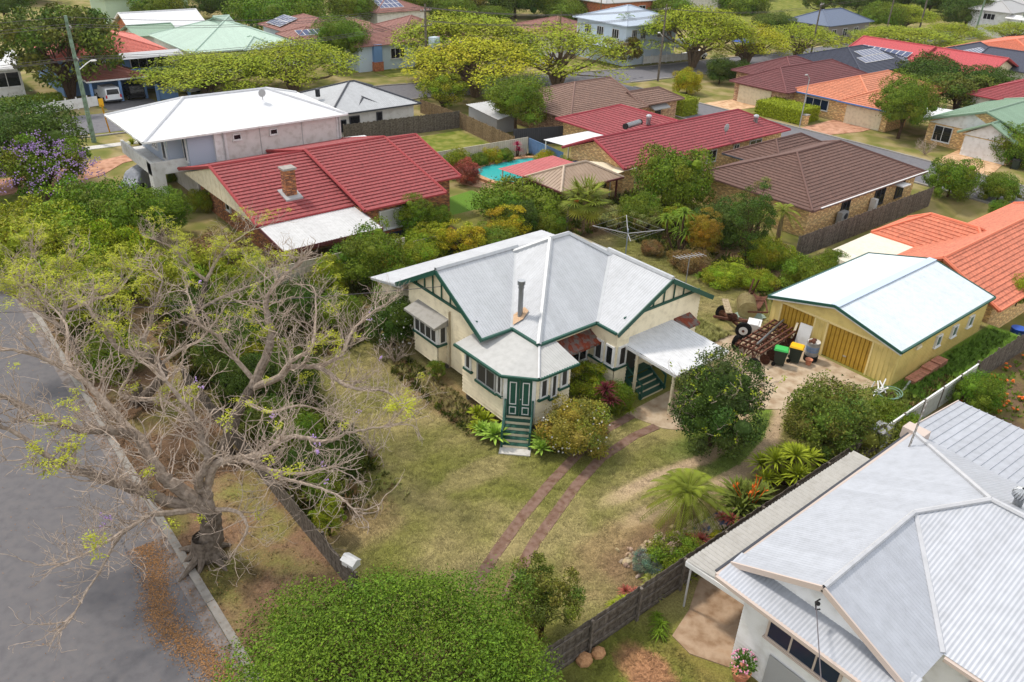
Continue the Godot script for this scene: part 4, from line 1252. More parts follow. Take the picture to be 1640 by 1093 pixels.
	p = house("red_solar_house", "bright red metal roofed house with one row of solar panels", [[126.5, 138, -70.5, -58.6, 2.6, 0.36, "z", "gg"], [127, 139, -58.8, -48, 2.5, 0.34, "z", "gg"]], "flat", M.brightred, M.brightred, M.creamtrim)
	solar(p, v3(127.0, 3.0, -68.5) + v3(0.6, 0.2, 0), v3(0, 0, 1), v3(0.94, 0.34, 0), 8, 1)
	p = house("dark_gabled_house", "charcoal navy roofed house with small white gables", [[134.5, 148, -63, -54, 2.7, 0.34, "x", "hg"], [136, 147, -54.4, -45, 2.5, 0.38, "z", "gg"]], "flat", M.navytile, M.navytile, M.white)
	solar(p, v3(138.6, 3.3, -55.4), v3(1, 0, 0), v3(0, 0.32, -0.947), 6, 1)
	p = house("orange_far_house", "wide orange tiled roof beyond the navy gabled house", [[145, 172, -64, -46.5, 2.6, 0.24, "x", "hh"]], "tile", M.orangetile, M.orangecap, M.bricktan)
	p = house("green_far_house", "low sage green roof at the end of the orange tiled row", [[163, 178, -56, -42, 3.2, 0.26, "x", "hh"]], "flat", M.sage, M.sage, M.render)
	p = house("navy_hip_house", "slate blue hip roofed house on the far corner", [[149.5, 166, -97.0, -87, 3.0, 0.44, "x", "hh"]], "flat", M.slate, M.slate, M.greywall)
	for x in [152.5, 156.5, 160.5]: win(p, "S", -87.57, x, 1.5, 1.6, 1.5, 2, M.white, M.glass)
	p = house("far_highset_house", "white highset house with a sloping white awning on the hill", [[191, 204, -80, -71, 5.0, 0.4, "x", "hh"]], "flat", M.greytrim, M.greytrim, M.white)
	b = MB.new()
	b.hexa([v3(190.5, 4.0, -72), v3(192.4, 4.6, -72), v3(192.4, 4.6, -66), v3(190.5, 4.0, -66), v3(190.5, 4.1, -72), v3(192.4, 4.7, -72), v3(192.4, 4.7, -66), v3(190.5, 4.1, -66)])
	part("awning", b, M.white, p)
	win(p, "W", 191.57, -75.5, 3.9, 2.4, 1.2, 3, M.white, M.glass)
	p = house("far_grey_house", "distant pale house with grey hip roof at the hilltop", [[208, 222, -84, -73, 5.5, 0.45, "x", "hh"]], "flat", M.greytrim, M.greytrim, M.white)
	p = house("pale_blue_house", "pale blue highset house with light grey metal hip roof", [[95.6, 108.6, -101.5, -89.2, 6.0, 0.34, "x", "hh"]], "flat", M.bluetin, M.bluetin, M.palewall)
	for x in [98.0, 100.0, 104.0, 106.2]: win(p, "S", -89.77, x, 4.6, 1.2, 1.5, 3, M.white, M.glass)
	for z in [-92.0, -95.4, -98.2]: win(p, "W", 96.17, z, 4.6, 1.5, 1.4, 3, M.white, M.glass)
	b = MB.new()
	roofing(b, [v3(104.5, 2.6, -86.6), v3(110, 2.6, -86.6), v3(110, 3.3, -89.7), v3(104.5, 3.3, -89.7)], "flat")
	roofing(b, [v3(93.4, 2.9, -99), v3(93.4, 2.9, -89.7), v3(96.2, 3.4, -89.7), v3(96.2, 3.4, -99)], "flat")
	part("skirt_roof", b, M.bluetin, p)
	p = house("brown_gabled_house", "low house with red-brown tiled roof behind the garden palms", [[92, 106, -116, -101.8, 2.9, 0.3, "x", "hh"]], "tile", M.dustytile, M.dustytile, M.render)
	p = house("orange_brick_house", "distant orange brick house beside a pale carport", [[130, 146, -140, -128, 3.6, 0.28, "x", "hh"]], "flat", M.greytrim, M.greytrim, M.brickorange)
	for x in [133, 138, 142]: win(p, "S", -128.57, x, 2.0, 2.2, 1.4, 2, M.white, M.glass)
	p = house("far_pink_house", "distant pale pink house at the top of the side park", [[168, 180, -140, -128, 3.4, 0.3, "x", "hh"]], "flat", M.terracottacap, M.terracottacap, M.blush)
	p = house("far_white_gable_house", "distant red brick gable with a white roof above the gum tree", [[36, 48, -146, -136, 3.0, 0.42, "x", "gg"]], "flat", M.whiteroof, M.white, M.brickorange)
	p = house("far_left_roof_house", "distant pale green house under tall trees", [[40, 56, -178, -166, 4.4, 0.35, "x", "hh"]], "flat", M.whitetin, M.whitetin, M.sagewall)
	p = house("far_solar_house", "distant house with pale solar covered roof and brown eave", [[80, 92, -152, -138, 3.2, 0.34, "x", "hh"]], "tile", M.dustytile, M.dustytile, M.render)
	solar(p, v3(82, 3.7, -139.6), v3(1, 0, 0), v3(0, 0.32, -0.947), 5, 2)
	p = house("cream_house", "cream fibro house half hidden behind the large poinciana", [[66.5, 80, -122, -108.6, 3.2, 0.38, "x", "hh"]], "tile", M.dustytile, M.dustytile, M.fibro)
	win(p, "S", -109.17, 69.6, 2.0, 1.2, 1.2, 2, M.white, M.glass); win(p, "W", 67.07, -111, 2.0, 1.4, 1.3, 2, M.white, M.glass)
	p = house("column_house", "tiled house with pale blue corner column on orange brick base", [[57.5, 68.5, -122.5, -105.0, 3.6, 0.4, "z", "hh"]], "tile", M.dustytile, M.dustytile, M.palewall)
	b = MB.new()
	b.span(v3(60.3, 1.3, -106.2), v3(61.6, 3.7, -105.0))
	part("pillar", b, M.bluewall, p)
	b = MB.new()
	b.span(v3(60.2, 0, -106.3), v3(61.7, 1.3, -104.9))
	part("pillar_base", b, M.brickorange, p)
	win(p, "S", -105.57, 64.5, 2.2, 2.4, 1.5, 3, M.white, M.glass)
	p = house("pink_tiled_solar_house", "dusty pink tiled house with white solar panels", [[55.0, 66, -133, -117, 3.4, 0.33, "z", "hh"], [53.5, 60.5, -123, -116, 3.3, 0.36, "x", "hh"]], "tile", M.dustytile, M.dustytile, M.palewall)
	solar(p, v3(55.6, 3.75, -131.0), v3(0, 0, 1), v3(0.95, 0.313, 0), 5, 2)
	solar(p, v3(54.6, 3.65, -117.0), v3(1, 0, 0), v3(0, 0.34, -0.94), 4, 1)
	p = house("pale_green_house", "house with a large pale green hip roof", [[37.0, 53.0, -131, -112.6, 3.2, 0.35, "x", "hh"], [44, 49, -118, -112.0, 3.22, 0.5, "z", "hh"]], "trim", M.mint, M.mint, M.render)
	win(p, "S", -113.17, 40.4, 1.7, 2.0, 1.4, 2, M.white, M.glass)
	p = house("green_garage", "sage green gabled metal garage beside the pale green hip roof", [[35.8, 42.5, -141, -133.6, 2.6, 0.3, "x", "gg"]], "flat", M.sage, M.sage, M.render)
	p = house("blue_house", "blue and white house with salmon tiled roof behind the gum tree", [[19.5, 33.2, -124, -109.0, 4.4, 0.32, "x", "hh"]], "tile", M.salmon, M.salmon, M.bluewall)
	win(p, "S", -109.57, 30.2, 3.0, 4.0, 1.7, 4, M.white, M.glass); win(p, "S", -109.57, 24.2, 3.0, 2.4, 1.4, 2, M.white, M.glass)
	b = MB.new()
	roofing(b, [v3(26.5, 4.2, -107.0), v3(34.2, 4.2, -107.0), v3(34.2, 4.6, -109.2), v3(26.5, 4.6, -109.2)], "flat")
	part("verandah_roof", b, M.greytin, p)
	b = MB.new()
	b.span(v3(26.6, 2.0, -107.2), v3(34.0, 2.2, -109.4)); b.span(v3(26.6, 2.2, -107.25), v3(34.0, 3.0, -107.15))
	part("verandah", b, M.bluewall, p)
	p = house("white_left_house", "white house with wide screened windows at the cross street", [[-2, 17.0, -124, -111.4, 3.4, 0.16, "x", "gg"]], "flat", M.whiteroof, M.white, M.white)
	for x in [5.0, 8.4, 11.8, 14.8]: win(p, "S", -111.97, x, 2.2, 2.8, 1.7, 2, M.white, M.glass)
	# open carport with its vehicles
	p = thing("double_carport", "double carport with brown tiled hip roof and blue posts", "carport")
	roof(p, 21.6, 28.4, -110.8, -103.9, 2.6, 0.36, "x", "hh", "tile", M.rustytile, M.rustytile, M.white)
	for x in [22.0, 25.2, 28.0]:
		for z in [-104.3, -110.3]:
			b = MB.new()
			b.span(v3(x - 0.14, 0, z - 0.14), v3(x + 0.14, 2.6, z + 0.14))
			part("post", b, M.bluewall, p)
	b = MB.new()
	b.span(v3(21.9, 0, -110.5), v3(28.1, 2.55, -110.4)); b.span(v3(21.8, 2.45, -104.2), v3(28.2, 2.65, -104.1))
	part("wall", b, M.bluegrey, p)

# ---------------------------------------------------------------- fences, poles, vehicles, yard things
# paling fence: each post and rail a part; each paling a part up to the limit, else joined
func paling(label: String, a: Vector3, d: Vector3, h: float, m: Material, single: bool, pw := 0.15, slope := 0.0) -> Node3D:
	var p := thing("paling_fence", label, "fence", a, 0.0)
	var l := d - a
	var n := int(l.length() / pw)
	var dir := l.normalized()
	var side := dir.cross(Vector3.UP) * 0.03
	rng.seed = 77 + n
	var all := MB.new()
	var forms := []
	for i in 6:
		var b := MB.new()
		var hh := h * rr(0.97, 1.02)
		b.bar(Vector3.UP * hh * 0.5 - dir * (pw * 0.47), Vector3.UP * hh * 0.5 + dir * (pw * 0.47), 0.02, hh)
		b.col = Color.WHITE
		var k := rr(0.7, 1.0)
		for j in b.c.size(): b.c[j] = Color(k, k, k)
		forms.append(b.mesh())
	for i in n:
		var at := dir * (i + 0.5) * pw + side * rr(0.8, 1.2)
		if single and i < 290:
			var o := MeshInstance3D.new()
			o.mesh = forms[rng.randi() % 6]
			o.material_override = m
			o.name = "paling"
			o.position = at
			p.add_child(o, true)
		else:
			var hh := h * rr(0.97, 1.02)
			var k := rr(0.7, 1.0)
			all.col = Color(k, k, k)
			all.bar(at + Vector3.UP * hh * 0.5 - dir * (pw * 0.47), at + Vector3.UP * hh * 0.5 + dir * (pw * 0.47), 0.02, hh)
	if all.v.size(): part("palings", all, m, p, "stuff")
	for y in [0.25, h * 0.5, h - 0.25]:
		var b := MB.new()
		b.bar(Vector3.UP * y - side * 0.4, l + Vector3.UP * y - side * 0.4, 0.045, 0.09)
		part("rail", b, m, p)
	var k := int(l.length() / 2.4)
	for i in k + 1:
		var b := MB.new()
		b.box(dir * l.length() * i / k + Vector3.UP * (h * 0.5) - side * 2.2, v3(0.1, h, 0.1))
		part("post", b, m, p)
	return p

func sheet_fence(label: String, a: Vector3, d: Vector3, h: float, m: Material, out: Vector3) -> Node3D:
	var p := thing("metal_fence", label, "fence", a)
	var l := d - a
	var k := maxi(1, int(l.length() / 2.4))
	for i in k:
		var b := MB.new()
		var q0 := l * i / k
		var q1 := l * (i + 1) / k
		sheet(b, [q0, q1, q1 + Vector3.UP * h, q0 + Vector3.UP * h], out, "rib", 0.24, 0.03, SEAM)
		part("panel", b, m, p)
		b = MB.new()
		b.box(q0 + Vector3.UP * h * 0.5, v3(0.08, h + 0.04, 0.08))
		part("post", b, m, p)
	var b := MB.new()
	b.bar(Vector3.UP * h, l + Vector3.UP * h, 0.06, 0.05)
	part("rail", b, m, p)
	return p

func fences() -> void:
	paling("low weathered grey paling fence along the street edge of the lawn", v3(9.35, 0.06, -38), v3(9.3, 0.06, -19.6), 1.15, M.greywood, true, 0.12)
	paling("grey paling fence between the cottage lawn and the next driveway", v3(33.6, 0.06, -12.35), v3(12.0, 0.06, -12.45), 1.65, M.greywood, true, 0.14)
	var lat := thing("lattice_fence", "white lattice-topped fence beside the grassy side of the yellow shed", "fence", v3(33.8, 0, -12.4))
	for i in 5:
		var b := MB.new()
		b.span(v3(i * 2.04, 0.06, -0.02), v3(i * 2.04 + 1.96, 1.2, 0.02))
		part("panel", b, M.palepanel, lat)
		b = MB.new()
		for k in 12: b.span(v3(i * 2.04 + k * 0.165, 1.2, -0.03), v3(i * 2.04 + k * 0.165 + 0.08, 1.36, 0.03))
		b.span(v3(i * 2.04, 1.36, -0.04), v3(i * 2.04 + 1.96, 1.4, 0.04))
		part("lattice", b, M.white, lat)
		b = MB.new()
		b.span(v3(i * 2.04 - 0.08, 0, -0.05), v3(i * 2.04, 1.45, 0.05))
		part("post", b, M.greywood, lat)
	paling("dark leaning timber fence behind the orange flower garden", v3(44.1, 0, -12.4), v3(54.0, 0, -12.2), 1.5, M.greywood, true, 0.16)
	paling("silver-grey paling fence below the brown tiled house", v3(51.4, 0, -28.6), v3(72.0, 0, -28.6), 1.8, M.greywood, true, 0.16)
	paling("grey paling fence behind the tin roofed house", v3(38.6, 0, -74.2), v3(52.2, 0, -72.8), 1.9, M.greywood, true, 0.16)
	paling("paling fence with visible rails at the side of the empty yard", v3(52.2, 0, -72.6), v3(50.9, 0, -61.6), 1.8, M.woodwarm, true, 0.16)
	paling("grey timber fence running behind the long brick house", v3(58.5, 0, -43.6), v3(72.5, 0, -43.4), 1.5, M.greywood, true, 0.2)
	paling("short timber fence beside the driveway by the lime tree", v3(52.4, 0, -81), v3(52.3, 0, -73), 1.6, M.woodwarm, true, 0.2)
	sheet_fence("cream ribbed metal fence behind the swimming pool", v3(40.4, 0, -61.2), v3(52.0, 0, -60.6), 1.75, M.fencecream, Vector3.BACK)
	sheet_fence("pale ribbed metal fence beside the red roofed brick house", v3(15, 0, -45.4), v3(27.5, 0, -45.0), 1.7, M.fencecream, Vector3.BACK)
	sheet_fence("blue painted metal fence beside the pool garden", v3(52.0, 0, -60.4), v3(51.4, 0, -54.6), 1.7, M.fenceblue, Vector3.LEFT)
	sheet_fence("charcoal metal fence beside the mango tree", v3(52.6, 0, -63.6), v3(58.6, 0, -61.6), 1.8, M.charcoal, Vector3.BACK)
	for q in [[v3(15.2, 0, -101.9), v3(22.2, 0, -103.0), "white timber fence before the gum tree"], [v3(100.4, 0, -89.4), v3(110, 0, -88.2), "white picket fence before the pale blue highset house"]]:
		var p := thing("white_fence", q[2], "fence", q[0])
		var l: Vector3 = q[1] - q[0]
		var k := 6
		for i in k:
			var b := MB.new()
			b.bar(l * (i + 0.02) / k + Vector3.UP * 0.65, l * (i + 0.95) / k + Vector3.UP * 0.65, 0.05, 1.1)
			part("panel", b, M.white, p)
			b = MB.new()
			b.box(l * i / k + Vector3.UP * 0.7, v3(0.14, 1.4, 0.14))
			part("post", b, M.white, p)
	var w := thing("panel_fence", "white rendered fence with grey piers behind the umbrella-shaped poinciana", "fence", v3(75.5, 0, -98.6))
	for i in 6:
		var b := MB.new()
		b.span(v3(i * 2.4 + 0.3, 0.1, 0.2 + i * 0.32), v3(i * 2.4 + 2.2, 1.5, 0.3 + i * 0.32))
		part("panel", b, M.white, w)
		b = MB.new()
		b.span(v3(i * 2.4 - 0.2, 0, 0.05 + i * 0.32), v3(i * 2.4 + 0.3, 1.7, 0.45 + i * 0.32))
		part("pier", b, M.bluegrey, w)
	paling("brown timber fence behind the twin-stemmed poinciana", v3(120.5, 0, -86.4), v3(127, 0, -85.2), 1.9, M.brownwood, true, 0.22)
	var g := thing("gate_panel", "flat blue gate panel between blue posts on the cross street", "gate", v3(28.9, 0, -102.4))
	var b := MB.new()
	b.span(v3(0.1, 0.1, -0.04), v3(2.0, 1.5, 0.04))
	part("panel", b, M.bluewall, g)
	for x in [-0.1, 2.1, 3.6]:
		b = MB.new()
		b.span(v3(x - 0.15, 0, -0.15), v3(x + 0.15, 1.9, 0.15))
		part("post", b, M.bluewall, g)
	g = thing("wire_gate", "rusty grey metal mesh gate among the north boundary plants", "gate", v3(28.2, 0, -44.9))
	b = MB.new()
	for q in [[v3(0, 0.1, 0), v3(0, 1.3, 0)], [v3(3.2, 0.1, 0.2), v3(3.2, 1.3, 0.2)], [v3(0, 1.3, 0), v3(3.2, 1.3, 0.2)], [v3(0, 0.15, 0), v3(3.2, 0.15, 0.2)]]: b.cyl(q[0], q[1], 0.03, 6)
	part("frame", b, M.greytrim, g)
	b = MB.new()
	for i in 20: b.bar(v3(i * 0.16, 0.15, i * 0.01), v3(i * 0.16, 1.3, i * 0.01), 0.012, 0.012)
	for i in 7: b.bar(v3(0, 0.3 + i * 0.15, 0), v3(3.2, 0.3 + i * 0.15, 0.2), 0.012, 0.012)
	part("mesh", b, M.greytrim, g)

func pole(label: String, at: Vector3, h: float, r: float, m: Material, arms: Array, turn: float) -> Node3D:
	var p := thing("power_pole", label, "power pole", at, turn)
	var b := MB.new()
	b.tube([Vector3.ZERO, Vector3.UP * h], r, r * 0.62, 10)
	part("pole", b, m, p)
	for y in arms:
		b = MB.new()
		b.bar(v3(-1.1, h - y, 0.15), v3(1.1, h - y, 0.15), 0.1, 0.12)
		var a := part("crossarm", b, M.greywood, p)
		for x in [-1.0, -0.4, 0.4, 1.0]:
			b = MB.new()
			b.cyl(v3(x, h - y, 0.15), v3(x, h - y + 0.22, 0.15), 0.05, 6)
			part("insulator", b, M.white, a)
	return p

func wire(label: String, pts: Array, sag: float, r := 0.026) -> void:
	var b := MB.new()
	for i in pts.size() - 1:
		var l := []
		for k in 13:
			var t := k / 12.0
			l.append(pts[i].lerp(pts[i + 1], t) - Vector3.UP * sag * 4.0 * t * (1.0 - t))
		b.tube(l, r, r, 3)
	solo("power_line", label, "power line", b, M.wire)

func poles() -> void:
	var p := pole("tall pale green power pole with a lamp arm before the gum tree", v3(17.7, 0, -87.7), 11.9, 0.24, M.copperpole, [1.0, 3.9], PI / 2 - 0.1)
	var b := MB.new()
	b.tube([v3(0.0, 7.0, 0.1), v3(0.5, 7.5, 1.0), v3(0.6, 7.7, 1.4)], 0.05, 0.04, 6)
	var a := part("lamp_arm", b, M.white, p)
	b = MB.new()
	b.ball(v3(0.62, 7.66, 1.6), v3(0.16, 0.1, 0.34))
	part("lamp_head", b, M.white, a)
	p = pole("grey power pole carrying a pale transformer box", v3(60.2, 0, -91.4), 10.6, 0.2, M.greywood, [0.8, 2.6], 0.3)
	b = MB.new()
	b.span(v3(0.3, 5.0, 0.2), v3(1.5, 6.6, 1.1))
	part("transformer", b, M.palewall, p)
	b = MB.new()
	b.span(v3(-0.2, 4.2, 0.2), v3(0.3, 4.9, 0.5))
	part("switch_box", b, M.white, p)
	p = pole("dark slender power pole at the side street corner", v3(92.3, 0, -79.0), 10.4, 0.17, M.greywood, [0.6], 0.3)
	b = MB.new()
	b.tube([v3(-0.1, 6.2, 0), v3(-1.8, 6.9, 0.2)], 0.05, 0.04, 6); b.ball(v3(-2.0, 6.9, 0.2), v3(0.34, 0.1, 0.16))
	part("lamp_arm", b, M.white, p)
	pole("power pole beside the corner poinciana", v3(126.7, 0, -76.0), 9.5, 0.17, M.greywood, [0.4], 0.3)
	pole("thin grey power pole behind the solar roof", v3(168.0, 0, -85.0), 9.0, 0.17, M.greywood, [0.4], 0.2)
	pole("grey power pole with steel brackets behind the red solar roof", v3(180.0, 0, -84.0), 12.0, 0.2, M.greywood, [0.4, 1.5], 0.2)
	pole("leaning pale power pole below the far highset house", v3(187.3, 0, -75.6), 11.0, 0.22, M.copperpole, [0.5, 2.2, 3.4], 0.2)
	pole("short pale green pole beside the last poinciana", v3(191.7, 0, -69.0), 6.0, 0.16, M.copperpole, [], 0.2)
	var T := [v3(17.7, 11.8, -87.7), v3(17.7, 11.05, -88.6), v3(17.7, 11.05, -86.8), v3(17.7, 8.1, -88.5), v3(17.7, 8.1, -87.4), v3(17.7, 8.1, -86.8)]
	var what := ["topmost", "second", "third", "fourth", "fifth", "lowest"]
	for i in 6:
		var e := v3(60.2, 10.2 if i < 3 else 8.6, -91.4 + (i % 3 - 1) * 0.9)
		wire(what[i] + " wire strung from the pale green pole along the cross street", [v3(-60, T[i].y + 0.6, -84 + (i % 3) * 0.9), T[i], e, v3(92.3, 9.9 if i < 3 else 9.0, -79 + (i % 3 - 1) * 0.5)], 0.9)
	for i in 2:
		wire(["upper", "lower"][i] + " wire continuing from the slender corner pole past the poincianas", [v3(92.3, 9.9, -79 + i), v3(126.7, 9.1, -76 + i), v3(180, 11, -84 + i), v3(187, 10.5, -75 + i)], 0.8)
	wire("black service cable crossing the street to the cottage gable", [v3(-14, 7.6, -46.4), v3(21.05, 5.1, -31.05)], 0.7, 0.022)
	wire("black service cable from the neighbour's gable bracket", [v3(18.0, 4.85, -6.9), v3(6.5, 6.8, 0.8)], 0.25, 0.018)
	p = thing("marker_post", "yellow bent marker post at the cross street footpath", "sign", v3(20.0, 0, -90.7))
	b = MB.new()
	b.cyl(Vector3.ZERO, v3(-0.25, 2.9, 0.1), 0.07, 8)
	part("post", b, M.yellow, p)
	b = MB.new()
	b.span(v3(-0.45, 2.7, 0.02), v3(0.0, 3.5, 0.07))
	part("sign_plate", b, M.yellow, p)
	p = thing("street_light", "thin grey street light on the side street kerb", "street lamp", v3(86.8, 0, -51.6))
	b = MB.new()
	b.tube([Vector3.ZERO, v3(0, 5.6, 0), v3(-0.6, 6.1, 0)], 0.07, 0.04, 6)
	part("pole", b, M.greytrim, p)
	b = MB.new()
	b.ball(v3(-0.8, 6.1, 0), v3(0.3, 0.09, 0.14))
	part("lamp_head", b, M.greytrim, p)

func car_body(p: Node, m: Material, prof: Array, w: float, glass: Array) -> void:   # side profile (z along the car), extruded in x with tumblehome
	var b := MB.new()
	var n := prof.size()
	for i in n:
		var a: Vector2 = prof[i]
		var d: Vector2 = prof[(i + 1) % n]
		var wa := w * 0.5 * (1.0 if a.y < 1.0 else 0.84)
		var wd := w * 0.5 * (1.0 if d.y < 1.0 else 0.84)
		b.quad(v3(-wa, a.y, a.x), v3(-wd, d.y, d.x), v3(wd, d.y, d.x), v3(wa, a.y, a.x))
	var mid := v3(0, 0.75, 0)
	for s in [-1, 1]:
		for i in n:
			var a: Vector2 = prof[i]
			var d: Vector2 = prof[(i + 1) % n]
			var wa := w * 0.5 * (1.0 if a.y < 1.0 else 0.84)
			var wd := w * 0.5 * (1.0 if d.y < 1.0 else 0.84)
			b.tri(v3(s * w * 0.5, mid.y, mid.z), v3(s * wa, a.y, a.x), v3(s * wd, d.y, d.x))
	part("body", b, m, p)
	for q in glass:
		b = MB.new()
		b.quad(q[0], q[1], q[2], q[3])
		part("window", b, M.glass, p)
	for z in [-1.45, 1.45]:
		for s in [-1, 1]:
			b = MB.new()
			b.cyl(v3(s * (w * 0.5 - 0.2), 0.36, z), v3(s * (w * 0.5 + 0.01), 0.36, z), 0.36, 14)
			var t := part("wheel", b, M.rubber, p)
			b = MB.new()
			b.cyl(v3(s * (w * 0.5 + 0.0), 0.36, z), v3(s * (w * 0.5 + 0.025), 0.36, z), 0.2, 10)
			part("rim", b, M.steel, t)

func vehicles() -> void:
	var p := thing("parked_ute", "white utility vehicle with canopy backed into the double carport", "car", v3(24.0, 0, -105.6))
	var prof := [Vector2(-2.4, 0.4), Vector2(-2.4, 0.95), Vector2(-1.4, 1.08), Vector2(-0.7, 1.75), Vector2(2.3, 1.82), Vector2(2.45, 1.1), Vector2(2.5, 0.45)]
	car_body(p, M.carwhite, prof, 1.85, [[v3(-0.68, 1.14, 2.46), v3(0.68, 1.14, 2.46), v3(0.62, 1.7, 2.36), v3(-0.62, 1.7, 2.36)]])
	for s in [-1, 1]:
		var b := MB.new()
		b.span(v3(s * 0.72, 0.75, 2.46), v3(s * 0.88, 1.1, 2.53))
		part("tail_light", b, M.redbright, p)
	var b := MB.new()
	b.span(v3(-0.9, 0.4, 2.48), v3(0.9, 0.55, 2.62))
	part("bumper", b, M.charcoal, p)
	p = thing("parked_car", "dark four wheel drive beside the white utility in the double carport", "car", v3(26.8, 0, -105.8))
	car_body(p, M.carblack, [Vector2(-2.3, 0.4), Vector2(-2.3, 0.98), Vector2(-1.2, 1.1), Vector2(-0.6, 1.75), Vector2(2.2, 1.75), Vector2(2.35, 1.0), Vector2(2.35, 0.4)], 1.85, [[v3(-0.68, 1.14, 2.36), v3(0.68, 1.14, 2.36), v3(0.62, 1.65, 2.27), v3(-0.62, 1.65, 2.27)]])
	p = thing("parked_car", "blue and white car half hidden under the poinciana by the blue gate", "car", v3(33.0, 0, -105.4), 0.4)
	car_body(p, M.carwhite, [Vector2(-2.1, 0.4), Vector2(-2.1, 0.85), Vector2(-1.1, 0.98), Vector2(-0.4, 1.4), Vector2(1.0, 1.42), Vector2(1.8, 1.0), Vector2(2.1, 0.9), Vector2(2.1, 0.4)], 1.75, [[v3(-0.65, 1.03, 1.75), v3(0.65, 1.03, 1.75), v3(0.6, 1.38, 1.08), v3(-0.6, 1.38, 1.08)]])
	p = thing("parked_car", "white car behind the poincianas near the picket fence", "car", v3(112.0, 0, -88.6), 1.4)
	car_body(p, M.carwhite, [Vector2(-2.1, 0.4), Vector2(-2.1, 0.85), Vector2(-1.1, 0.98), Vector2(-0.4, 1.4), Vector2(1.0, 1.42), Vector2(1.8, 1.0), Vector2(2.1, 0.9), Vector2(2.1, 0.4)], 1.75, [[v3(-0.65, 1.03, 1.75), v3(0.65, 1.03, 1.75), v3(0.6, 1.38, 1.08), v3(-0.6, 1.38, 1.08)]])
	# the car under its grey cover
	p = thing("covered_car", "car under a crumpled grey cover beside the white balcony house", "car", v3(17.4, 0, -71.8), -0.75)
	b = MB.new()
	var f := FastNoiseLite.new()
	f.seed = 9; f.frequency = 1.1
	var grid := []
	for i in 29:
		var row := []
		for j in 19:
			var u := i / 14.0 - 1.0
			var w := j / 9.0 - 1.0
			var hgt := 1.55 - 0.62 * smoothstep(0.35, 0.75, absf(u + 0.05)) - 0.1 * w * w
			var edge := maxf(absf(u), absf(w))
			var y := hgt * (1.0 - pow(edge, 9.0))
			var k := 1.0 + 0.05 * f.get_noise_2d(i * 0.9, j * 0.9)
			row.append(v3(w * 0.98 * k * (1.0 if edge > 0.9 else 0.96), maxf(y + 0.07 * f.get_noise_3d(i * 0.8, j * 0.8, 3) * (1 - pow(edge, 6)), 0.03), u * 2.3 * k))
		grid.append(row)
	for i in 28:
		for j in 18: b.quad(grid[i][j], grid[i][j + 1], grid[i + 1][j + 1], grid[i + 1][j])
	part("car_cover", b, M.cover, p)
	for z in [-1.4, 1.4]:
		b = MB.new()
		b.cyl(v3(0.72, 0.33, z), v3(0.97, 0.33, z), 0.33, 12)
		part("wheel", b, M.rubber, p)

func bin(label: String, at: Vector3, turn: float, lid: Material) -> void:
	var p := thing("wheelie_bin", label, "bin", at, turn)
	var b := MB.new()
	b.hexa([v3(-0.23, 0.08, -0.26), v3(0.23, 0.08, -0.26), v3(0.23, 0.08, 0.26), v3(-0.23, 0.08, 0.26), v3(-0.29, 0.98, -0.36), v3(0.29, 0.98, -0.36), v3(0.29, 0.98, 0.34), v3(-0.29, 0.98, 0.34)])
	b.span(v3(-0.31, 0.93, -0.38), v3(0.31, 0.99, 0.36))
	part("body", b, M.bingreen, p)
	b = MB.new()
	b.hexa([v3(-0.32, 1.0, -0.4), v3(0.32, 1.0, -0.4), v3(0.32, 1.0, 0.38), v3(-0.32, 1.0, 0.38), v3(-0.27, 1.1, -0.33), v3(0.27, 1.1, -0.33), v3(0.27, 1.08, 0.32), v3(-0.27, 1.08, 0.32)])
	part("lid", b, lid, p)
	for s in [-1, 1]:
		b = MB.new()
		b.cyl(v3(s * 0.24, 0.12, -0.3), v3(s * 0.3, 0.12, -0.3), 0.12, 12)
		part("wheel", b, M.rubber, p)
	b = MB.new()
	b.cyl(v3(-0.25, 0.95, -0.43), v3(0.25, 0.95, -0.43), 0.02, 6)
	part("handle", b, M.bingreen, p)

func wheel(p: Node, o: Vector3, axis: Vector3, r: float, w: float, rm: Material) -> void:
	var b := MB.new()
	b.cyl(o - axis * w / 2, o + axis * w / 2, r, 18)
	var t := part("tyre", b, M.rubber, p)
	b = MB.new()
	b.cyl(o - axis * (w / 2 + 0.015), o + axis * (w / 2 + 0.015), r * 0.56, 14)
	part("rim", b, rm, t)
	b = MB.new()
	b.cyl(o - axis * (w / 2 + 0.05), o + axis * (w / 2 + 0.05), r * 0.18, 8)
	part("hub", b, M.rust, t)

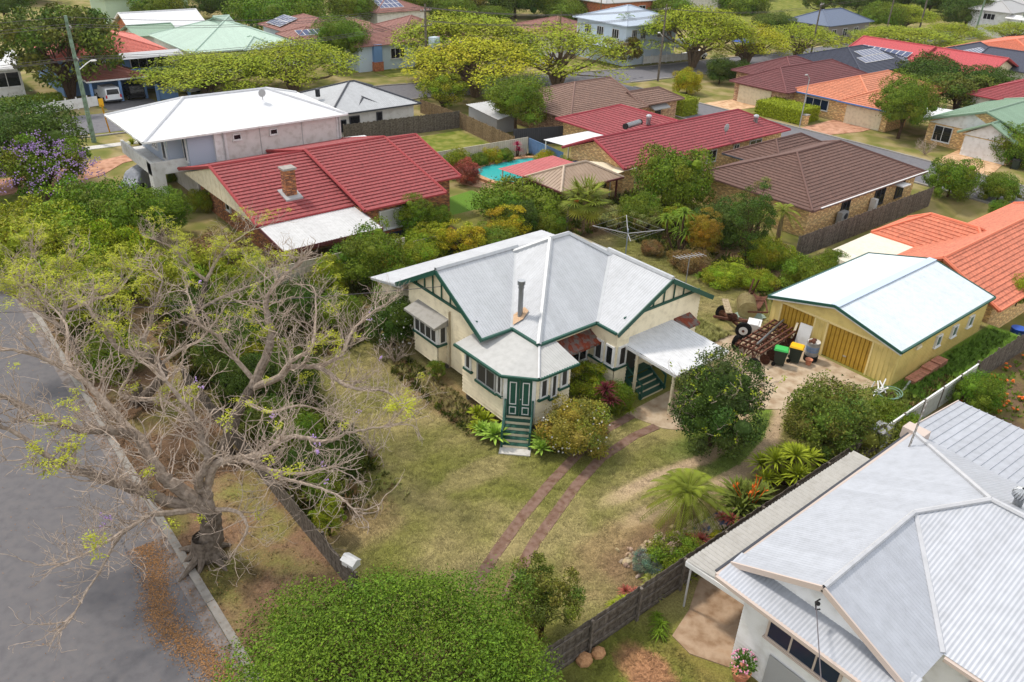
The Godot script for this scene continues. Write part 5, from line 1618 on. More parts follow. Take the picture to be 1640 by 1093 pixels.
func yard() -> void:
	var b: MB
	var p: Node3D
	bin("dark green wheelie bin with bright green lid on the concrete apron", v3(36.85, 0.09, -20.1), 0.5, M.lidgreen)
	bin("dark green wheelie bin with yellow lid on the concrete apron", v3(37.85, 0.09, -19.75), 0.4, M.lidyellow)
	p = thing("drum", "white and blue steel drum on a black base by the shed door", "drum", v3(38.85, 0.09, -19.35))
	b = MB.new()
	b.cyl(v3(0, 0.35, 0), v3(0, 1.2, 0), 0.36, 18)
	part("body", b, M.paleconcrete, p)
	b = MB.new()
	for y in [0.45, 0.75, 1.1]: b.cyl(v3(0, y, 0), v3(0, y + 0.03, 0), 0.375, 18)
	part("hoop", b, M.steel, p)
	b = MB.new()
	b.cyl(v3(0, 0.6, 0), v3(0, 0.95, 0), 0.368, 18)
	part("blue_band", b, M.palebluepaint, p)
	b = MB.new()
	b.cyl(v3(0, 0, 0), v3(0, 0.34, 0), 0.4, 16)
	part("base", b, M.black, p)
	solo("scrap_lumps", "rusty lumps piled on top of the white and blue drum", "scrap", lumps(v3(38.85, 1.34, -19.35), 7, 0.3, 0.13, 41), M.rust)
	p = thing("clay_pot", "terracotta flower pot lying beside the drum", "pot", v3(38.25, 0.09, -19.1))
	b = MB.new()
	b.tube([v3(0, 0, 0), v3(0, 0.3, 0)], 0.13, 0.2, 12)
	part("body", b, M.terracotta, p)
	b = MB.new()
	b.cyl(v3(0, 0.29, 0), v3(0, 0.35, 0), 0.22, 12)
	part("rim", b, M.terracotta, p)
	b = MB.new()
	b.bar(v3(39.55, 0.1, -20.5), v3(39.85, 1.55, -20.55), 0.75, 0.06)
	solo("white_board", "white board leaning against the ochre shed door", "board", b, M.white)
	b = MB.new()
	b.bar(v3(39.5, 0.1, -21.15), v3(39.87, 1.4, -21.15), 0.14, 0.05)
	solo("cream_plank", "narrow cream plank leaning beside the white board", "plank", b, M.creamtrim)
	# rusty harrow frame
	p = thing("harrow", "long rusty farm harrow frame lying before the shed door", "farm machine", v3(38.1, 0.09, -21.75), 0.1)
	var L := 2.5
	for z in [-0.8, -0.5, -0.2, 0.1, 0.45, 0.8]:
		b = MB.new()
		b.bar(v3(-L, 0.75 + 0.1 * sin(z * 3), z), v3(L, 0.8, z), 0.09, 0.1)
		part("rail", b, M.rust, p)
	for i in 9:
		b = MB.new()
		var x := -L + i * L / 4.0
		b.bar(v3(x, 0.82, -0.8), v3(x + 0.1, 0.82, 0.85), 0.08, 0.08)
		part("cross_bar", b, M.rustdark, p)
	rng.seed = 61
	for i in 44:
		b = MB.new()
		var x := -L + i * L / 22.0
		var z := rr(-0.8, 0.8)
		b.tube([v3(x, 0.8, z), v3(x + rr(-0.1, 0.1), 0.45, z + rr(0.1, 0.3)), v3(x + rr(-0.15, 0.15), 0.03, z + rr(-0.1, 0.2))], 0.045, 0.03, 5)
		part("tine", b, M.rust, p)
	for i in 8:
		b = MB.new()
		var x := -L + 0.4 + i * 0.72
		b.cyl(v3(x, 0.35, 0.95), v3(x + 0.03, 0.35, 0.95), 0.32, 14)
		part("disc", b, M.rustdark, p)
	b = MB.new()
	b.cyl(v3(-L * 0.75, 0.95, 0.2), v3(L * 0.9, 1.05, -0.25), 0.06, 8)
	part("pipe", b, M.steel, p)
	wheel(p, v3(-1.6, 0.42, -1.2), Vector3.BACK, 0.42, 0.2, M.rust)
	wheel(p, v3(-3.2, 0.4, 0.9), Vector3.RIGHT, 0.4, 0.2, M.steel)
	# old tractor frame
	p = thing("tractor_frame", "stripped rusty tractor frame with seat board and two tyres", "farm machine", v3(38.2, 0.08, -24.6), 0.5)
	wheel(p, v3(-0.9, 0.48, 0.9), Vector3.RIGHT, 0.48, 0.26, M.white)
	wheel(p, v3(0.9, 0.48, -0.6), Vector3.RIGHT, 0.48, 0.26, M.rust)
	b = MB.new()
	b.bar(v3(-0.9, 0.5, 0.9), v3(0.9, 0.5, -0.6), 0.16, 0.16); b.bar(v3(0, 0.55, 0.2), v3(0.9, 0.4, 1.6), 0.14, 0.14); b.bar(v3(0, 0.55, 0.2), v3(-0.7, 0.9, -1.0), 0.14, 0.14)
	part("chassis", b, M.rust, p)
	b = MB.new()
	b.bar(v3(-0.3, 0.6, 0), v3(-0.5, 1.5, -0.4), 0.1, 0.1); b.bar(v3(0.3, 0.6, 0.2), v3(0.1, 1.35, -0.3), 0.08, 0.08); b.ball(v3(0, 0.75, 0.1), v3(0.35, 0.25, 0.3))
	part("column", b, M.rustdark, p)
	b = MB.new()
	b.bar(v3(-1.0, 1.45, -0.1), v3(0.2, 1.75, -0.6), 0.4, 0.07)
	part("seat_board", b, M.palewood, p)
	b = MB.new()
	for i in 5: b.tube([v3(0.1 * i, 0.6, 0.4), v3(0.3 + 0.1 * i, 0.4, 0.9), v3(0.5 + 0.14 * i, 0.06, 1.3)], 0.04, 0.03, 5)
	part("tine", b, M.rust, p)
	# roller, rusty scoop and sundries
	p = thing("steel_roller", "cream coloured cylindrical roller beside the shed corner", "roller", v3(40.6, 0.06, -25.2), 0.7)
	b = MB.new()
	b.cyl(v3(-0.8, 0.6, 0), v3(0.7, 0.6, 0), 0.6, 20)
	part("drum_body", b, M.paleolive, p)
	b = MB.new()
	b.bar(v3(-0.9, 0.6, 0), v3(-0.9, 0.7, 1.2), 0.07, 0.09); b.bar(v3(0.8, 0.6, 0), v3(0.8, 0.7, 1.2), 0.07, 0.09); b.bar(v3(-0.9, 0.7, 1.2), v3(0.8, 0.7, 1.2), 0.07, 0.09)
	part("frame", b, M.rust, p)
	p = thing("rusty_scoop", "big rusty grader scoop at the back corner of the shed", "farm machine", v3(42.2, 0.06, -25.6), 0.4)
	b = MB.new()
	var arc := []
	for i in 7: arc.append(Vector2(cos(PI * 0.25 + i * 0.28) * 0.7, 0.75 + sin(PI * 0.25 + i * 0.28) * -0.65))
	for i in 6: b.quad(v3(-1.3, arc[i].y, arc[i].x), v3(1.3, arc[i].y, arc[i].x), v3(1.3, arc[i + 1].y, arc[i + 1].x), v3(-1.3, arc[i + 1].y, arc[i + 1].x))
	part("blade", b, M.rust, p)
	b = MB.new()
	b.bar(v3(-1.3, 0.6, -0.4), v3(1.3, 1.2, -0.6), 0.1, 0.1); b.bar(v3(-1.0, 0.1, -0.5), v3(-1.0, 1.3, -0.2), 0.1, 0.1); b.bar(v3(0.9, 0.1, -0.5), v3(0.9, 1.4, -0.2), 0.1, 0.1)
	part("frame", b, M.rustdark, p)
	p = thing("white_tub", "white plastic tub and lid by the corner of the shed", "tub", v3(39.1, 0.07, -23.5), 0.5)
	b = MB.new()
	b.hexa([v3(-0.4, 0, -0.3), v3(0.4, 0, -0.3), v3(0.4, 0, 0.3), v3(-0.4, 0, 0.3), v3(-0.5, 0.6, -0.4), v3(0.5, 0.6, -0.4), v3(0.5, 0.6, 0.4), v3(-0.5, 0.6, 0.4)])
	part("body", b, M.white, p)
	b = MB.new()
	b.bar(v3(-0.5, 0.62, 0), v3(0.3, 0.66, 0), 0.5, 0.05)
	part("lid", b, M.white, p)
	b = MB.new()
	rng.seed = 71
	var f := FastNoiseLite.new()
	for i in 10:
		for j in 8:
			var q := []
			for e in [[0, 0], [1, 0], [1, 1], [0, 1]]:
				q.append(v3(39.3 + (i + e[0]) * 0.19, 0.1 + 0.22 * absf(f.get_noise_2d((i + e[0]) * 40.0, (j + e[1]) * 40.0)), -25.6 + (j + e[1]) * 0.2))
			b.quad(q[0], q[1], q[2], q[3])
	solo("shade_net", "crumpled pale green shade netting beside the roller", "netting", b, M.netgreen)
	# brick pavers stacked by the shed wall
	for q in [[41.6, 2], [42.5, 2], [43.4, 3], [44.5, 3]]:
		p = thing("paver_stack", ["short stack of pink pavers at the front end of the shed wall row", "second low stack of pink pavers beside the shed wall", "taller stack of pink pavers beside the shed wall", "last stack of pink pavers under the first shed window"][[41.6, 42.5, 43.4, 44.5].find(q[0])], "pavers", v3(q[0], 0.06, -14.55), 0.0, "pink pavers stacked along the shed wall")
		rng.seed = int(q[0] * 10)
		for i in 4:
			for j in 2:
				for k in q[1]:
					b = MB.new()
					var s := rr(0.8, 1.05)
					b.col = Color(s, s, s)
					b.box(v3((i - 1.5) * 0.235 + rr(-0.01, 0.01), 0.06 + k * 0.115, (j - 0.5) * 0.3), v3(0.225, 0.108, 0.29))
					part("paver", b, M.paverpink, p)
	b = MB.new()
	b.cyl(v3(39.9, 0.12, -14.3), v3(41.2, 0.2, -14.55), 0.06, 8)
	solo("white_pipe", "white plastic pipe on the ground at the shed corner", "pipe", b, M.white)
	# junk heap at the shed corner
	p = thing("junk_heap", "heap of white chairs, hose and sticks at the shed's near corner", "junk", v3(38.6, 0.07, -15.0))
	rng.seed = 81
	for i in 9:
		b = MB.new()
		b.bar(v3(rr(-0.7, 0.4), rr(0.1, 0.3), rr(-0.5, 0.5)), v3(rr(-0.4, 0.7), rr(0.3, 0.8), rr(-0.5, 0.5)), 0.06, 0.05)
		part("white_slat", b, M.white, p)
	for i in 14:
		b = MB.new()
		var o := v3(rr(-0.4, 0.6), 0.08, rr(0.0, 0.9))
		b.cyl(o, o + v3(rr(-0.5, 0.5), rr(0, 0.3), rr(-0.5, 0.5)), 0.025, 5)
		part("stick", b, M.bark, p)
	b = MB.new()
	var loop := []
	for i in 40: loop.append(v3(0.3 + cos(i * 0.4) * (0.5 + 0.008 * i), 0.12 + i * 0.004, 0.45 + sin(i * 0.4) * (0.4 + 0.006 * i)))
	b.tube(loop, 0.025, 0.025, 5)
	part("hose", b, M.hose, p)
	b = MB.new()
	b.span(v3(33.0, 1.5, -12.75), v3(34.0, 1.58, -12.05))
	solo("fence_shelf", "small grey board set flat on the fence top", "board", b, M.greytrim)
	# letterbox
	p = thing("letterbox", "white letterbox with pitched lid at the end of the street fence", "letterbox", v3(9.45, 0.06, -20.1), 0.3)
	b = MB.new()
	b.span(v3(-0.05, 0, -0.05), v3(0.05, 1.05, 0.05))
	part("post", b, M.greywood, p)
	b = MB.new()
	b.span(v3(-0.2, 1.05, -0.28), v3(0.2, 1.3, 0.28))
	part("box", b, M.white, p)
	b = MB.new()
	b.hexa([v3(-0.24, 1.3, -0.32), v3(0.24, 1.3, -0.32), v3(0.24, 1.3, 0.32), v3(-0.24, 1.3, 0.32), v3(-0.03, 1.45, -0.32), v3(0.03, 1.45, -0.32), v3(0.03, 1.45, 0.32), v3(-0.03, 1.45, 0.32)])
	part("lid", b, M.white, p)
	# clothes hoist
	p = thing("clothes_hoist", "rotary clothes hoist with long pale arms in the back yard", "clothes line", v3(41.1, 0.06, -36.3))
	b = MB.new()
	b.cyl(Vector3.ZERO, v3(0, 2.1, 0), 0.045, 8)
	part("post", b, M.bluegrey, p)
	for i in 4:
		b = MB.new()
		var a := i * PI / 2 + 0.75
		var d := v3(cos(a), 0, sin(a))
		b.bar(v3(0, 1.75, 0), d * 2.6 + v3(0, 2.2, 0), 0.045, 0.045)
		part("arm", b, M.greytrim, p)
	for k in 3:
		b = MB.new()
		for i in 4:
			var a := i * PI / 2 + 0.75
			var s := 0.4 + k * 0.29
			b.bar(v3(cos(a), 0, sin(a)) * 2.6 * s + v3(0, 1.75 + 0.45 * s, 0), v3(cos(a + PI / 2), 0, sin(a + PI / 2)) * 2.6 * s + v3(0, 1.75 + 0.45 * s, 0), 0.008, 0.008)
		part("line", b, M.greytrim, p)
	p = thing("television_aerial", "silver aerial on a thin pole behind the cottage side gable", "aerial", v3(36.6, 0.06, -27.2))
	b = MB.new()
	b.cyl(Vector3.ZERO, v3(0, 4.3, 0), 0.03, 6)
	part("pole", b, M.greytrim, p)
	b = MB.new()
	b.bar(v3(-0.9, 4.3, -0.3), v3(0.9, 4.3, 0.3), 0.03, 0.03)
	for i in 8: b.bar(v3(-0.85 + i * 0.24, 4.31, -0.6 + i * 0.08), v3(-0.85 + i * 0.24, 4.31, 0.05 + i * 0.08), 0.02, 0.02)
	part("dipole", b, M.greytrim, p)
	p = thing("garden_post", "weathered timber post with a coloured bird ornament in the back garden", "post", v3(40.6, 0, -42.2))
	b = MB.new()
	b.tube([Vector3.ZERO, v3(0, 3.0, 0)], 0.1, 0.09, 8)
	part("post", b, M.greywood, p)
	b = MB.new()
	b.ball(v3(0.7, 2.5, 0.1), v3(0.3, 0.14, 0.12))
	part("ornament", b, M.orangepaint, p)
	b = MB.new()
	b.ball(v3(0.1, 2.35, 0.1), v3(0.3, 0.1, 0.15))
	part("ornament", b, M.lidgreen, p)
	# pool, its surround and shelters
	var ring := []
	for i in 28:
		var a := TAU * i / 28
		var s := 1.0 / pow(pow(absf(cos(a)), 3.5) + pow(absf(sin(a)), 3.5), 1 / 3.5)
		ring.append(v3(47.6 + cos(a) * 4.3 * s, 0, -56.4 + sin(a) * 2.9 * s))
	p = thing("swimming_pool", "turquoise swimming pool with pale brick coping", "pool")
	for i in 28:
		b = MB.new()
		var q0: Vector3 = ring[i]
		var q1: Vector3 = ring[(i + 1) % 28]
		var c := v3(47.6, 0, -56.4)
		var o0 := q0 + (q0 - c).normalized() * 0.55
		var o1 := q1 + (q1 - c).normalized() * 0.55
		b.hexa([o0, o1, q1, q0, o0 + Vector3.UP * 0.3, o1 + Vector3.UP * 0.3, q1 + Vector3.UP * 0.3, q0 + Vector3.UP * 0.3])
		part("coping", b, M.coping, p)
	b = MB.new()
	for i in 28: b.tri(v3(47.6, 0.2, -56.4), ring[i] + Vector3.UP * 0.2, ring[(i + 1) % 28] + Vector3.UP * 0.2)
	part("water", b, M.poolwater, p)
	slab("pool_paving", [[41.5, -60.8], [52, -60.6], [52, -52.6], [46, -52.2], [42, -53.4], [40.8, -56.5]], 0.06, M.pooldeck)
	p = thing("pool_shelter", "shelter with a flat pinkish red metal roof beside the pool", "shelter")
	b = MB.new()
	roofing(b, [v3(41.5, 2.45, -52.2), v3(48.2, 2.45, -52.6), v3(48.2, 2.55, -49.0), v3(41.6, 2.55, -48.9)], "seam")
	part("roof", b, M.redtin, p)
	for q in [[41.8, -51.9], [44.8, -52.1], [48, -52.3], [41.8, -49.2], [48, -49.2]]:
		b = MB.new()
		b.span(v3(q[0] - 0.05, 0, q[1] - 0.05), v3(q[0] + 0.05, 2.44, q[1] + 0.05))
		part("post", b, M.white, p)
	p = thing("gazebo", "garden shelter with a tan metal hip roof next to the pool shelter", "shelter")
	roof(p, 41.9, 49.1, -49.2, -44.5, 2.4, 0.5, "x", "hh", "seam", M.tantin, M.tancap, M.maroon)
	for q in [[42.3, -48.8], [48.7, -48.8], [42.3, -44.9], [45.5, -44.9], [48.7, -44.9]]:
		b = MB.new()
		b.span(v3(q[0] - 0.06, 0, q[1] - 0.06), v3(q[0] + 0.06, 2.4, q[1] + 0.06))
		part("post", b, M.maroon, p)
	b = MB.new()
	b.span(v3(42.3, 0, -48.9), v3(48.7, 2.3, -48.8))
	part("wall", b, M.brickbrown, p)
	for q in [[51.4, -51.6, "dark tinted panel box near the crimson gable, further from the camera"], [51.6, -49.4, "dark tinted panel box near the crimson gable, closer to the garden shelter"]]:
		p = thing("pump_cover", q[2], "cover", v3(q[0], 0, q[1]), 0.2)
		b = MB.new()
		b.span(v3(-0.9, 0, -0.8), v3(0.9, 1.2, 0.8))
		part("body", b, M.charcoal, p)
		b = MB.new()
		b.hexa([v3(-1.1, 1.25, -1.0), v3(1.1, 1.25, -1.0), v3(1.1, 1.25, 1.0), v3(-1.1, 1.25, 1.0), v3(-1.1, 1.55, -1.0), v3(1.1, 1.55, -1.0), v3(1.1, 1.32, 1.0), v3(-1.1, 1.32, 1.0)])
		part("lid", b, M.solar, p)
	p = thing("shade_sail", "cream shade sail strung beside the tan shelter", "shade sail", v3(49.6, 0, -47.2))
	b = MB.new()
	var c4 := [v3(-0.4, 2.6, -2.2), v3(2.4, 2.2, -1.0), v3(2.2, 2.5, 1.6), v3(-0.3, 2.1, 1.0)]
	for i in 4: b.tri(c4[i], c4[(i + 1) % 4], v3(1.0, 2.15, -0.1))
	part("cloth", b, M.cloth, p)
	for q in c4:
		b = MB.new()
		b.cyl(v3(q.x, 0, q.z), q, 0.04, 6)
		part("post", b, M.white, p)
	b = MB.new()
	roofing(b, [v3(53.3, 1.95, -67.2), v3(57, 1.95, -68.4), v3(58, 2.15, -74), v3(54, 2.15, -74)], "seam")
	p = thing("garden_shed", "low grey flat roofed shed behind the paling fence by the mango tree", "shed")
	part("roof", b, M.whitetin, p)
	b = MB.new()
	b.span(v3(54.1, 0, -73.6), v3(56.8, 1.94, -68.4))
	part("wall", b, M.greytrim, p)
	b = MB.new()
	b.cyl(v3(60.0, 0, -63.6), v3(60.0, 1.9, -63.6), 1.0, 16)
	solo("water_tank", "pale green round water tank beside the shade sail", "tank", b, M.mint)
	b = MB.new()
	b.cyl(v3(53.4, -1.2, -13.6), v3(53.4, 0.1, -13.6), 0.45, 14)
	solo("blue_drum", "faded blue drum behind the shed's far end", "drum", b, M.tankblue)
	p = thing("round_tank", "squat cream round tank by the back corner of the shed", "tank", v3(51.3, 0, -24.4))
	b = MB.new()
	b.tube([v3(0, 0, 0), v3(0, 1.3, 0), v3(0, 1.55, 0)], 1.0, 0.9, 20)
	b.tube([v3(0, 1.55, 0), v3(0, 1.56, 0)], 0.9, 0.1, 20)
	part("body", b, M.creamroof, p)
	p = thing("air_conditioner", "air conditioner unit against the brown tiled house wall", "air conditioner", v3(60.2, 0, -30.3))
	b = MB.new()
	b.span(v3(-0.5, 0.1, -0.2), v3(0.5, 1.4, 0.25))
	part("case", b, M.greytrim, p)
	for y in [0.45, 1.05]:
		b = MB.new()
		b.cyl(v3(0.1, y, 0.26), v3(0.1, y, 0.28), 0.26, 14)
		part("fan_grille", b, M.charcoal, p)
	# bricks and stones of the beds
	for q in [[14.04, -12.25, 0.3, "larger sandstone boulder under the paling fence"], [14.63, -12.15, 0.26, "smaller sandstone boulder under the paling fence"]]:
		b = MB.new()
		b.ball(v3(q[0], 0.15, q[1]), v3(q[2] * 1.1, q[2] * 0.8, q[2]), 5, 7)
		solo("boulder", q[3], "boulder", b, M.sandstone)
	rng.seed = 91
	b = MB.new()
	for i in 420:
		var t := rng.randf()
		var o := v3(lerpf(18.6, 24.6, t) + rr(-0.3, 0.3), 0.1, lerpf(-14.0, -13.3, t) + rng.randfn(0, 0.35) - 0.4)
		var k := rr(0.6, 1.1)
		b.col = Color(k, k * rr(0.85, 1.0), k * rr(0.7, 1.0))
		b.ball(o, v3(rr(0.05, 0.2), rr(0.04, 0.12), rr(0.05, 0.16)), 4, 5)
	var st := part("rock_edging_stones", b, M.stone, self, "stuff")
	st.set_meta("label", "loose stones edging the bed along the paling fence")
	b = MB.new()
	for i in 9:
		for j in 7:
			var q := []
			for e in [[0, 0], [1, 0], [1, 1], [0, 1]]:
				q.append(v3(22.2 + (i + e[0]) * 0.36, 0.09 + 0.11 * absf(f.get_noise_2d((i + e[0]) * 50.0, (j + e[1]) * 50.0)), -14.3 + (j + e[1]) * 0.2 - (i + e[0]) * 0.0))
			b.quad(q[0], q[1], q[2], q[3])
	solo("plastic_sheet", "dark blue-grey plastic sheeting laid in the palm bed", "plastic sheet", b, M.plastic)
	for q in [[22.6, -13.6, 0.2], [24.2, -13.9, -0.1], [23.6, -13.2, 0.1]]:
		b = MB.new()
		b.box(v3(q[0], 0.26, q[1]), v3(1.3, 0.05, 0.12), q[2])
		solo("timber_offcut", ["pale timber offcut on the dark plastic nearest the palm", "pale timber offcut on the dark plastic below the strelitzia", "pale timber offcut on the dark plastic by the fence"][[0.2, -0.1, 0.1].find(q[2])], "timber", b, M.palewood, "offcuts on the plastic sheeting")
	p = thing("flower_pot", "large terracotta pot with a pink flowering plant at the neighbour's wall", "pot plant", v3(17.75, 0.1, -8.5))
	b = MB.new()
	b.tube([Vector3.ZERO, v3(0, 0.4, 0)], 0.22, 0.34, 14)
	part("pot", b, M.terracotta, p)
	b = MB.new()
	rng.seed = 95
	for i in 260:
		var d := v3(rng.randfn(0, 1), rng.randfn(0.3, 0.8), rng.randfn(0, 1)).normalized()
		b.leaf(v3(0, 0.75, 0) + d * rr(0.1, 0.42), d, v3(rng.randfn(0, 1), 1, rng.randfn(0, 1)).normalized(), 0.13, 0.08)
	part("leaves", b, M.leaf_green, p)
	b = MB.new()
	for i in 46:
		var d := v3(rng.randfn(0, 1), absf(rng.randfn(0.5, 0.6)), rng.randfn(0, 1)).normalized()
		b.ball(v3(0, 0.78, 0) + d * 0.44, Vector3.ONE * 0.035, 3, 5)
	part("blossom", b, M.pink, p)
	p = thing("blue_umbrella", "bright blue market umbrella behind the brown timber fence", "umbrella", v3(123.5, 0, -87.6))
	b = MB.new()
	b.cyl(Vector3.ZERO, v3(0, 2.4, 0), 0.04, 6)
	part("pole", b, M.white, p)
	b = MB.new()
	b.tube([v3(0, 2.2, 0), v3(0, 2.7, 0)], 2.2, 0.1, 8)
	part("canopy", b, M.tankblue, p)
	for q in [[89.0, -57.6, "brick letterbox pier on the verge of the maroon roofed house", 1.0], [88.2, -51.9, "cream brick letterbox pier at the end of the long hedge", 1.2]]:
		p = thing("letterbox_pier", q[2], "letterbox", v3(q[0], 0, q[1]))
		b = MB.new()
		b.span(v3(-0.35, 0, -0.3), v3(0.35, q[3], 0.3))
		part("pier", b, M.bricktan, p)
		b = MB.new()
		b.span(v3(-0.42, q[3], -0.37), v3(0.42, q[3] + 0.08, 0.37))
		part("pier_cap", b, M.concrete, p)
	bin("dark wheelie bin with red lid before the maroon roofed house", v3(91.0, 0, -58.2), 0, M.redbright)
	bin("black wheelie bin at the white garage of the green roofed house", v3(91.2, 0, -29.0), 0, M.black)
	bin("dark bin with yellow lid at the end of the long hedge", v3(90.6, 0, -57.0), 0, M.lidyellow)

func lumps(o: Vector3, n: int, spread: float, r: float, seed_: int) -> MB:
	var b := MB.new()
	rng.seed = seed_
	for i in n: b.ball(o + v3(rr(-spread, spread), rr(-0.08, 0.08), rr(-spread, spread)), v3(r * rr(0.6, 1.2), r * rr(0.5, 1), r * rr(0.6, 1.2)), 4, 6)
	return b

# ---------------------------------------------------------------- plants
var crowns := {}
var LEAF := {}

# crown of unit radius and height asp. kinds: R dense, T dense on a trunk, A airy, U flat umbrella, N near the camera
func crown(kind: String, variant: int, asp := 1.0) -> Array:
	var key := "%s%d_%.1f" % [kind, variant, asp]
	if crowns.has(key): return crowns[key]
	rng.seed = hash(key)
	var b := MB.new()
	var tr := MB.new()
	var lumps_ := []
	var n := 46
	var leaves := 13000
	var ls := 0.056
	var y0 := 0.0
	match kind:
		"A":
			n = 64; leaves = 11000; ls = 0.056
		"U":
			n = [64, 50, 44][variant % 3]; leaves = [20000, 14000, 11000][variant % 3]; ls = 0.04
		"T":
			n = 60; leaves = 15000; ls = 0.046; y0 = 0.22
		"N":
			n = 190; leaves = 130000; ls = 0.019
	var fn := FastNoiseLite.new()
	fn.seed = hash(key) % 1000; fn.frequency = 0.9
	for i in n:
		var a := rr(0, TAU)
		var c: Vector3
		var lr: Vector3
		if kind == "U":
			var q := sqrt((i + 0.5) / n)
			a = i * 2.39996 + rr(-0.3, 0.3)
			c = v3(cos(a) * q * 0.9, (0.95 - 0.4 * q * q + rr(-0.1, 0.04) - (0.14 if i % 4 == 0 else 0.0)) * asp, sin(a) * q * 0.9)
			lr = v3(rr(0.16, 0.27), rr(0.05, 0.1), rr(0.16, 0.27))
		elif kind == "A":
			var d := v3(rng.randfn(0, 1), rng.randfn(0.25, 0.8), rng.randfn(0, 1)).normalized()
			var q := pow(rng.randf(), 0.4)
			c = v3(d.x * 0.8 * q, (0.54 + d.y * 0.4 * q) * asp, d.z * 0.8 * q)
			lr = Vector3(0.2, 0.13, 0.2) * rr(0.7, 1.25)
		else:
			var yy := 1.0 - 1.72 * (i + 0.5) / n
			var q := sqrt(1.0 - yy * yy)
			a = i * 2.39996 + rr(-0.25, 0.25)
			var d := v3(cos(a) * q, yy + rr(-0.1, 0.1), sin(a) * q)
			var mid := (1.0 + y0) * 0.5
			var hh := (1.0 - y0) * 0.5
			var t := rr(0.66, 0.92) * (1.0 + (0.7 if kind != "N" else 0.25) * fn.get_noise_3d(d.x, d.y, d.z))
			var big := rr(0.19, 0.36) if kind != "N" else rr(0.16, 0.26)
			lr = Vector3(big, big * rr(0.65, 0.9), big)
			c = v3(d.x * (t - big * 0.35), (mid + d.y * hh * t) * asp - (0.1 * asp if d.y > 0.6 else 0.0) * 0.5, d.z * (t - big * 0.35))
		lumps_.append([c, lr, Color(rr(0.6, 1.0), rr(0.68, 0.98), rr(0.5, 0.95)) if kind not in ["U", "N"] else Color(rr(0.8, 1.0), rr(0.84, 0.98), rr(0.7, 0.95)) * (1.0 if kind == "U" else rr(0.7, 1.0))])
	if kind == "A" or kind == "U":
		for i in (9 if kind == "U" else 9):
			var t: Vector3 = lumps_[(i * 6 + 3) % n][0]
			var k := v3(t.x * 0.25, t.y * 0.45, t.z * 0.25)
			tr.tube([v3(t.x * 0.04, 0, t.z * 0.04), k * 0.6 + v3(0, 0.06 * asp, 0), k, t.lerp(k, 0.4) + v3(0, -0.04, 0), t], 0.035, 0.008, 5)
			for j in 2:
				var t2: Vector3 = lumps_[(i * 6 + j + 4) % n][0]
				tr.tube([k, k.lerp(t2, 0.5) + v3(rr(-0.05, 0.05), -0.02, rr(-0.05, 0.05)), t2], 0.015, 0.004, 4)
	else:
		tr.tube([Vector3.ZERO, v3(0.02, 0.2 * asp, 0.02), v3(0, 0.55 * asp, 0)], 0.06, 0.03, 7)
		for i in 6:
			var t: Vector3 = lumps_[i * 4][0]
			tr.tube([v3(0, (0.18 + 0.03 * i) * asp, 0), t * 0.5 + v3(0, 0.1 * asp, 0), t], 0.03, 0.008, 5)
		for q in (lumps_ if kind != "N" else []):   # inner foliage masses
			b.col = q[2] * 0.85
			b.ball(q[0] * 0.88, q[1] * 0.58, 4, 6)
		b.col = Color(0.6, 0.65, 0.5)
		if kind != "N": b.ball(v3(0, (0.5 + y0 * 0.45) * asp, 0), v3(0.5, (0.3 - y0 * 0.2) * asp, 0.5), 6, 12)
	var cen := v3(0, 0.42 * asp, 0)
	for i in leaves:
		var q: Array = lumps_[rng.randi() % n]
		var d := v3(rng.randfn(0, 1), rng.randfn(0.1, 1), rng.randfn(0, 1)).normalized()
		var out: Vector3 = (q[0] - cen).normalized()
		if kind != "U" and d.dot(out) < -0.25: d = -d
		var rad := (rr(0.78, 1.2) if rng.randf() < (0.93 if kind != "N" else 0.99) else rr(1.2, 1.5)) if kind != "A" else pow(rng.randf(), 0.5) * 1.2
		var o: Vector3 = q[0] + d * q[1] * rad
		if kind == "N" and i % 4 == 0: o = v3(o.x, (o.y - 0.1) * 0.88, o.z) * 0.9   # an inner layer
		if o.y < 0.01: continue
		var nrm := (d * 0.5 + v3(rng.randfn(0, 0.65), rng.randfn(0.35, 0.55), rng.randfn(0, 0.65))).normalized()
		if kind == "U": nrm = v3(rng.randfn(0, 0.3) + d.x * 0.3, 1, rng.randfn(0, 0.3) + d.z * 0.3).normalized()
		var ax := nrm.cross(v3(rng.randfn(0, 1), rng.randfn(0, 1), rng.randfn(0, 1))).normalized()
		var k := rr(0.5, 1.2) if kind != "N" else rr(0.62, 1.12)
		var c: Color = q[2]
		b.col = Color(minf(c.r * k, 1), minf(c.g * k, 1), minf(c.b * k, 1))
		if rng.randf() < 0.06: b.col = Color(1, 0.92, 0.6)
		b.leaf(o - ax * ls * 0.5, ax, nrm, ls * rr(0.7, 1.4), ls * rr(0.4, 0.62))
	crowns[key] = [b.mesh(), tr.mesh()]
	return crowns[key]

var vi := 0
func veg(kind: String, colr: String, x: float, z: float, r: float, h: float, called: String, label: String, category: String, group: String) -> Node3D:
	vi += 1
	var k := kind
	if kind == "R" and category == "tree" and h > 5.0: k = "T"
	var want := h / r
	var asp := 0.75
	for a in [1.0, 1.4, 2.0, 2.8]:
		if want > a * 0.87: asp = a
	if kind == "U": asp = 0.7 if want < 0.8 else 1.0
	var c := crown(k, vi % 3, asp)
	rng.seed = vi * 131
	var p := thing(called, label, category, v3(x, 0, z), rr(0, TAU), group)
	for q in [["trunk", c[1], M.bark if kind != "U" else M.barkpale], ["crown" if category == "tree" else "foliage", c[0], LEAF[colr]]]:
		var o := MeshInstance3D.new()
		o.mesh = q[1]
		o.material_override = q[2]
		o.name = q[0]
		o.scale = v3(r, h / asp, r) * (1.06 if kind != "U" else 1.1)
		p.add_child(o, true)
	return p

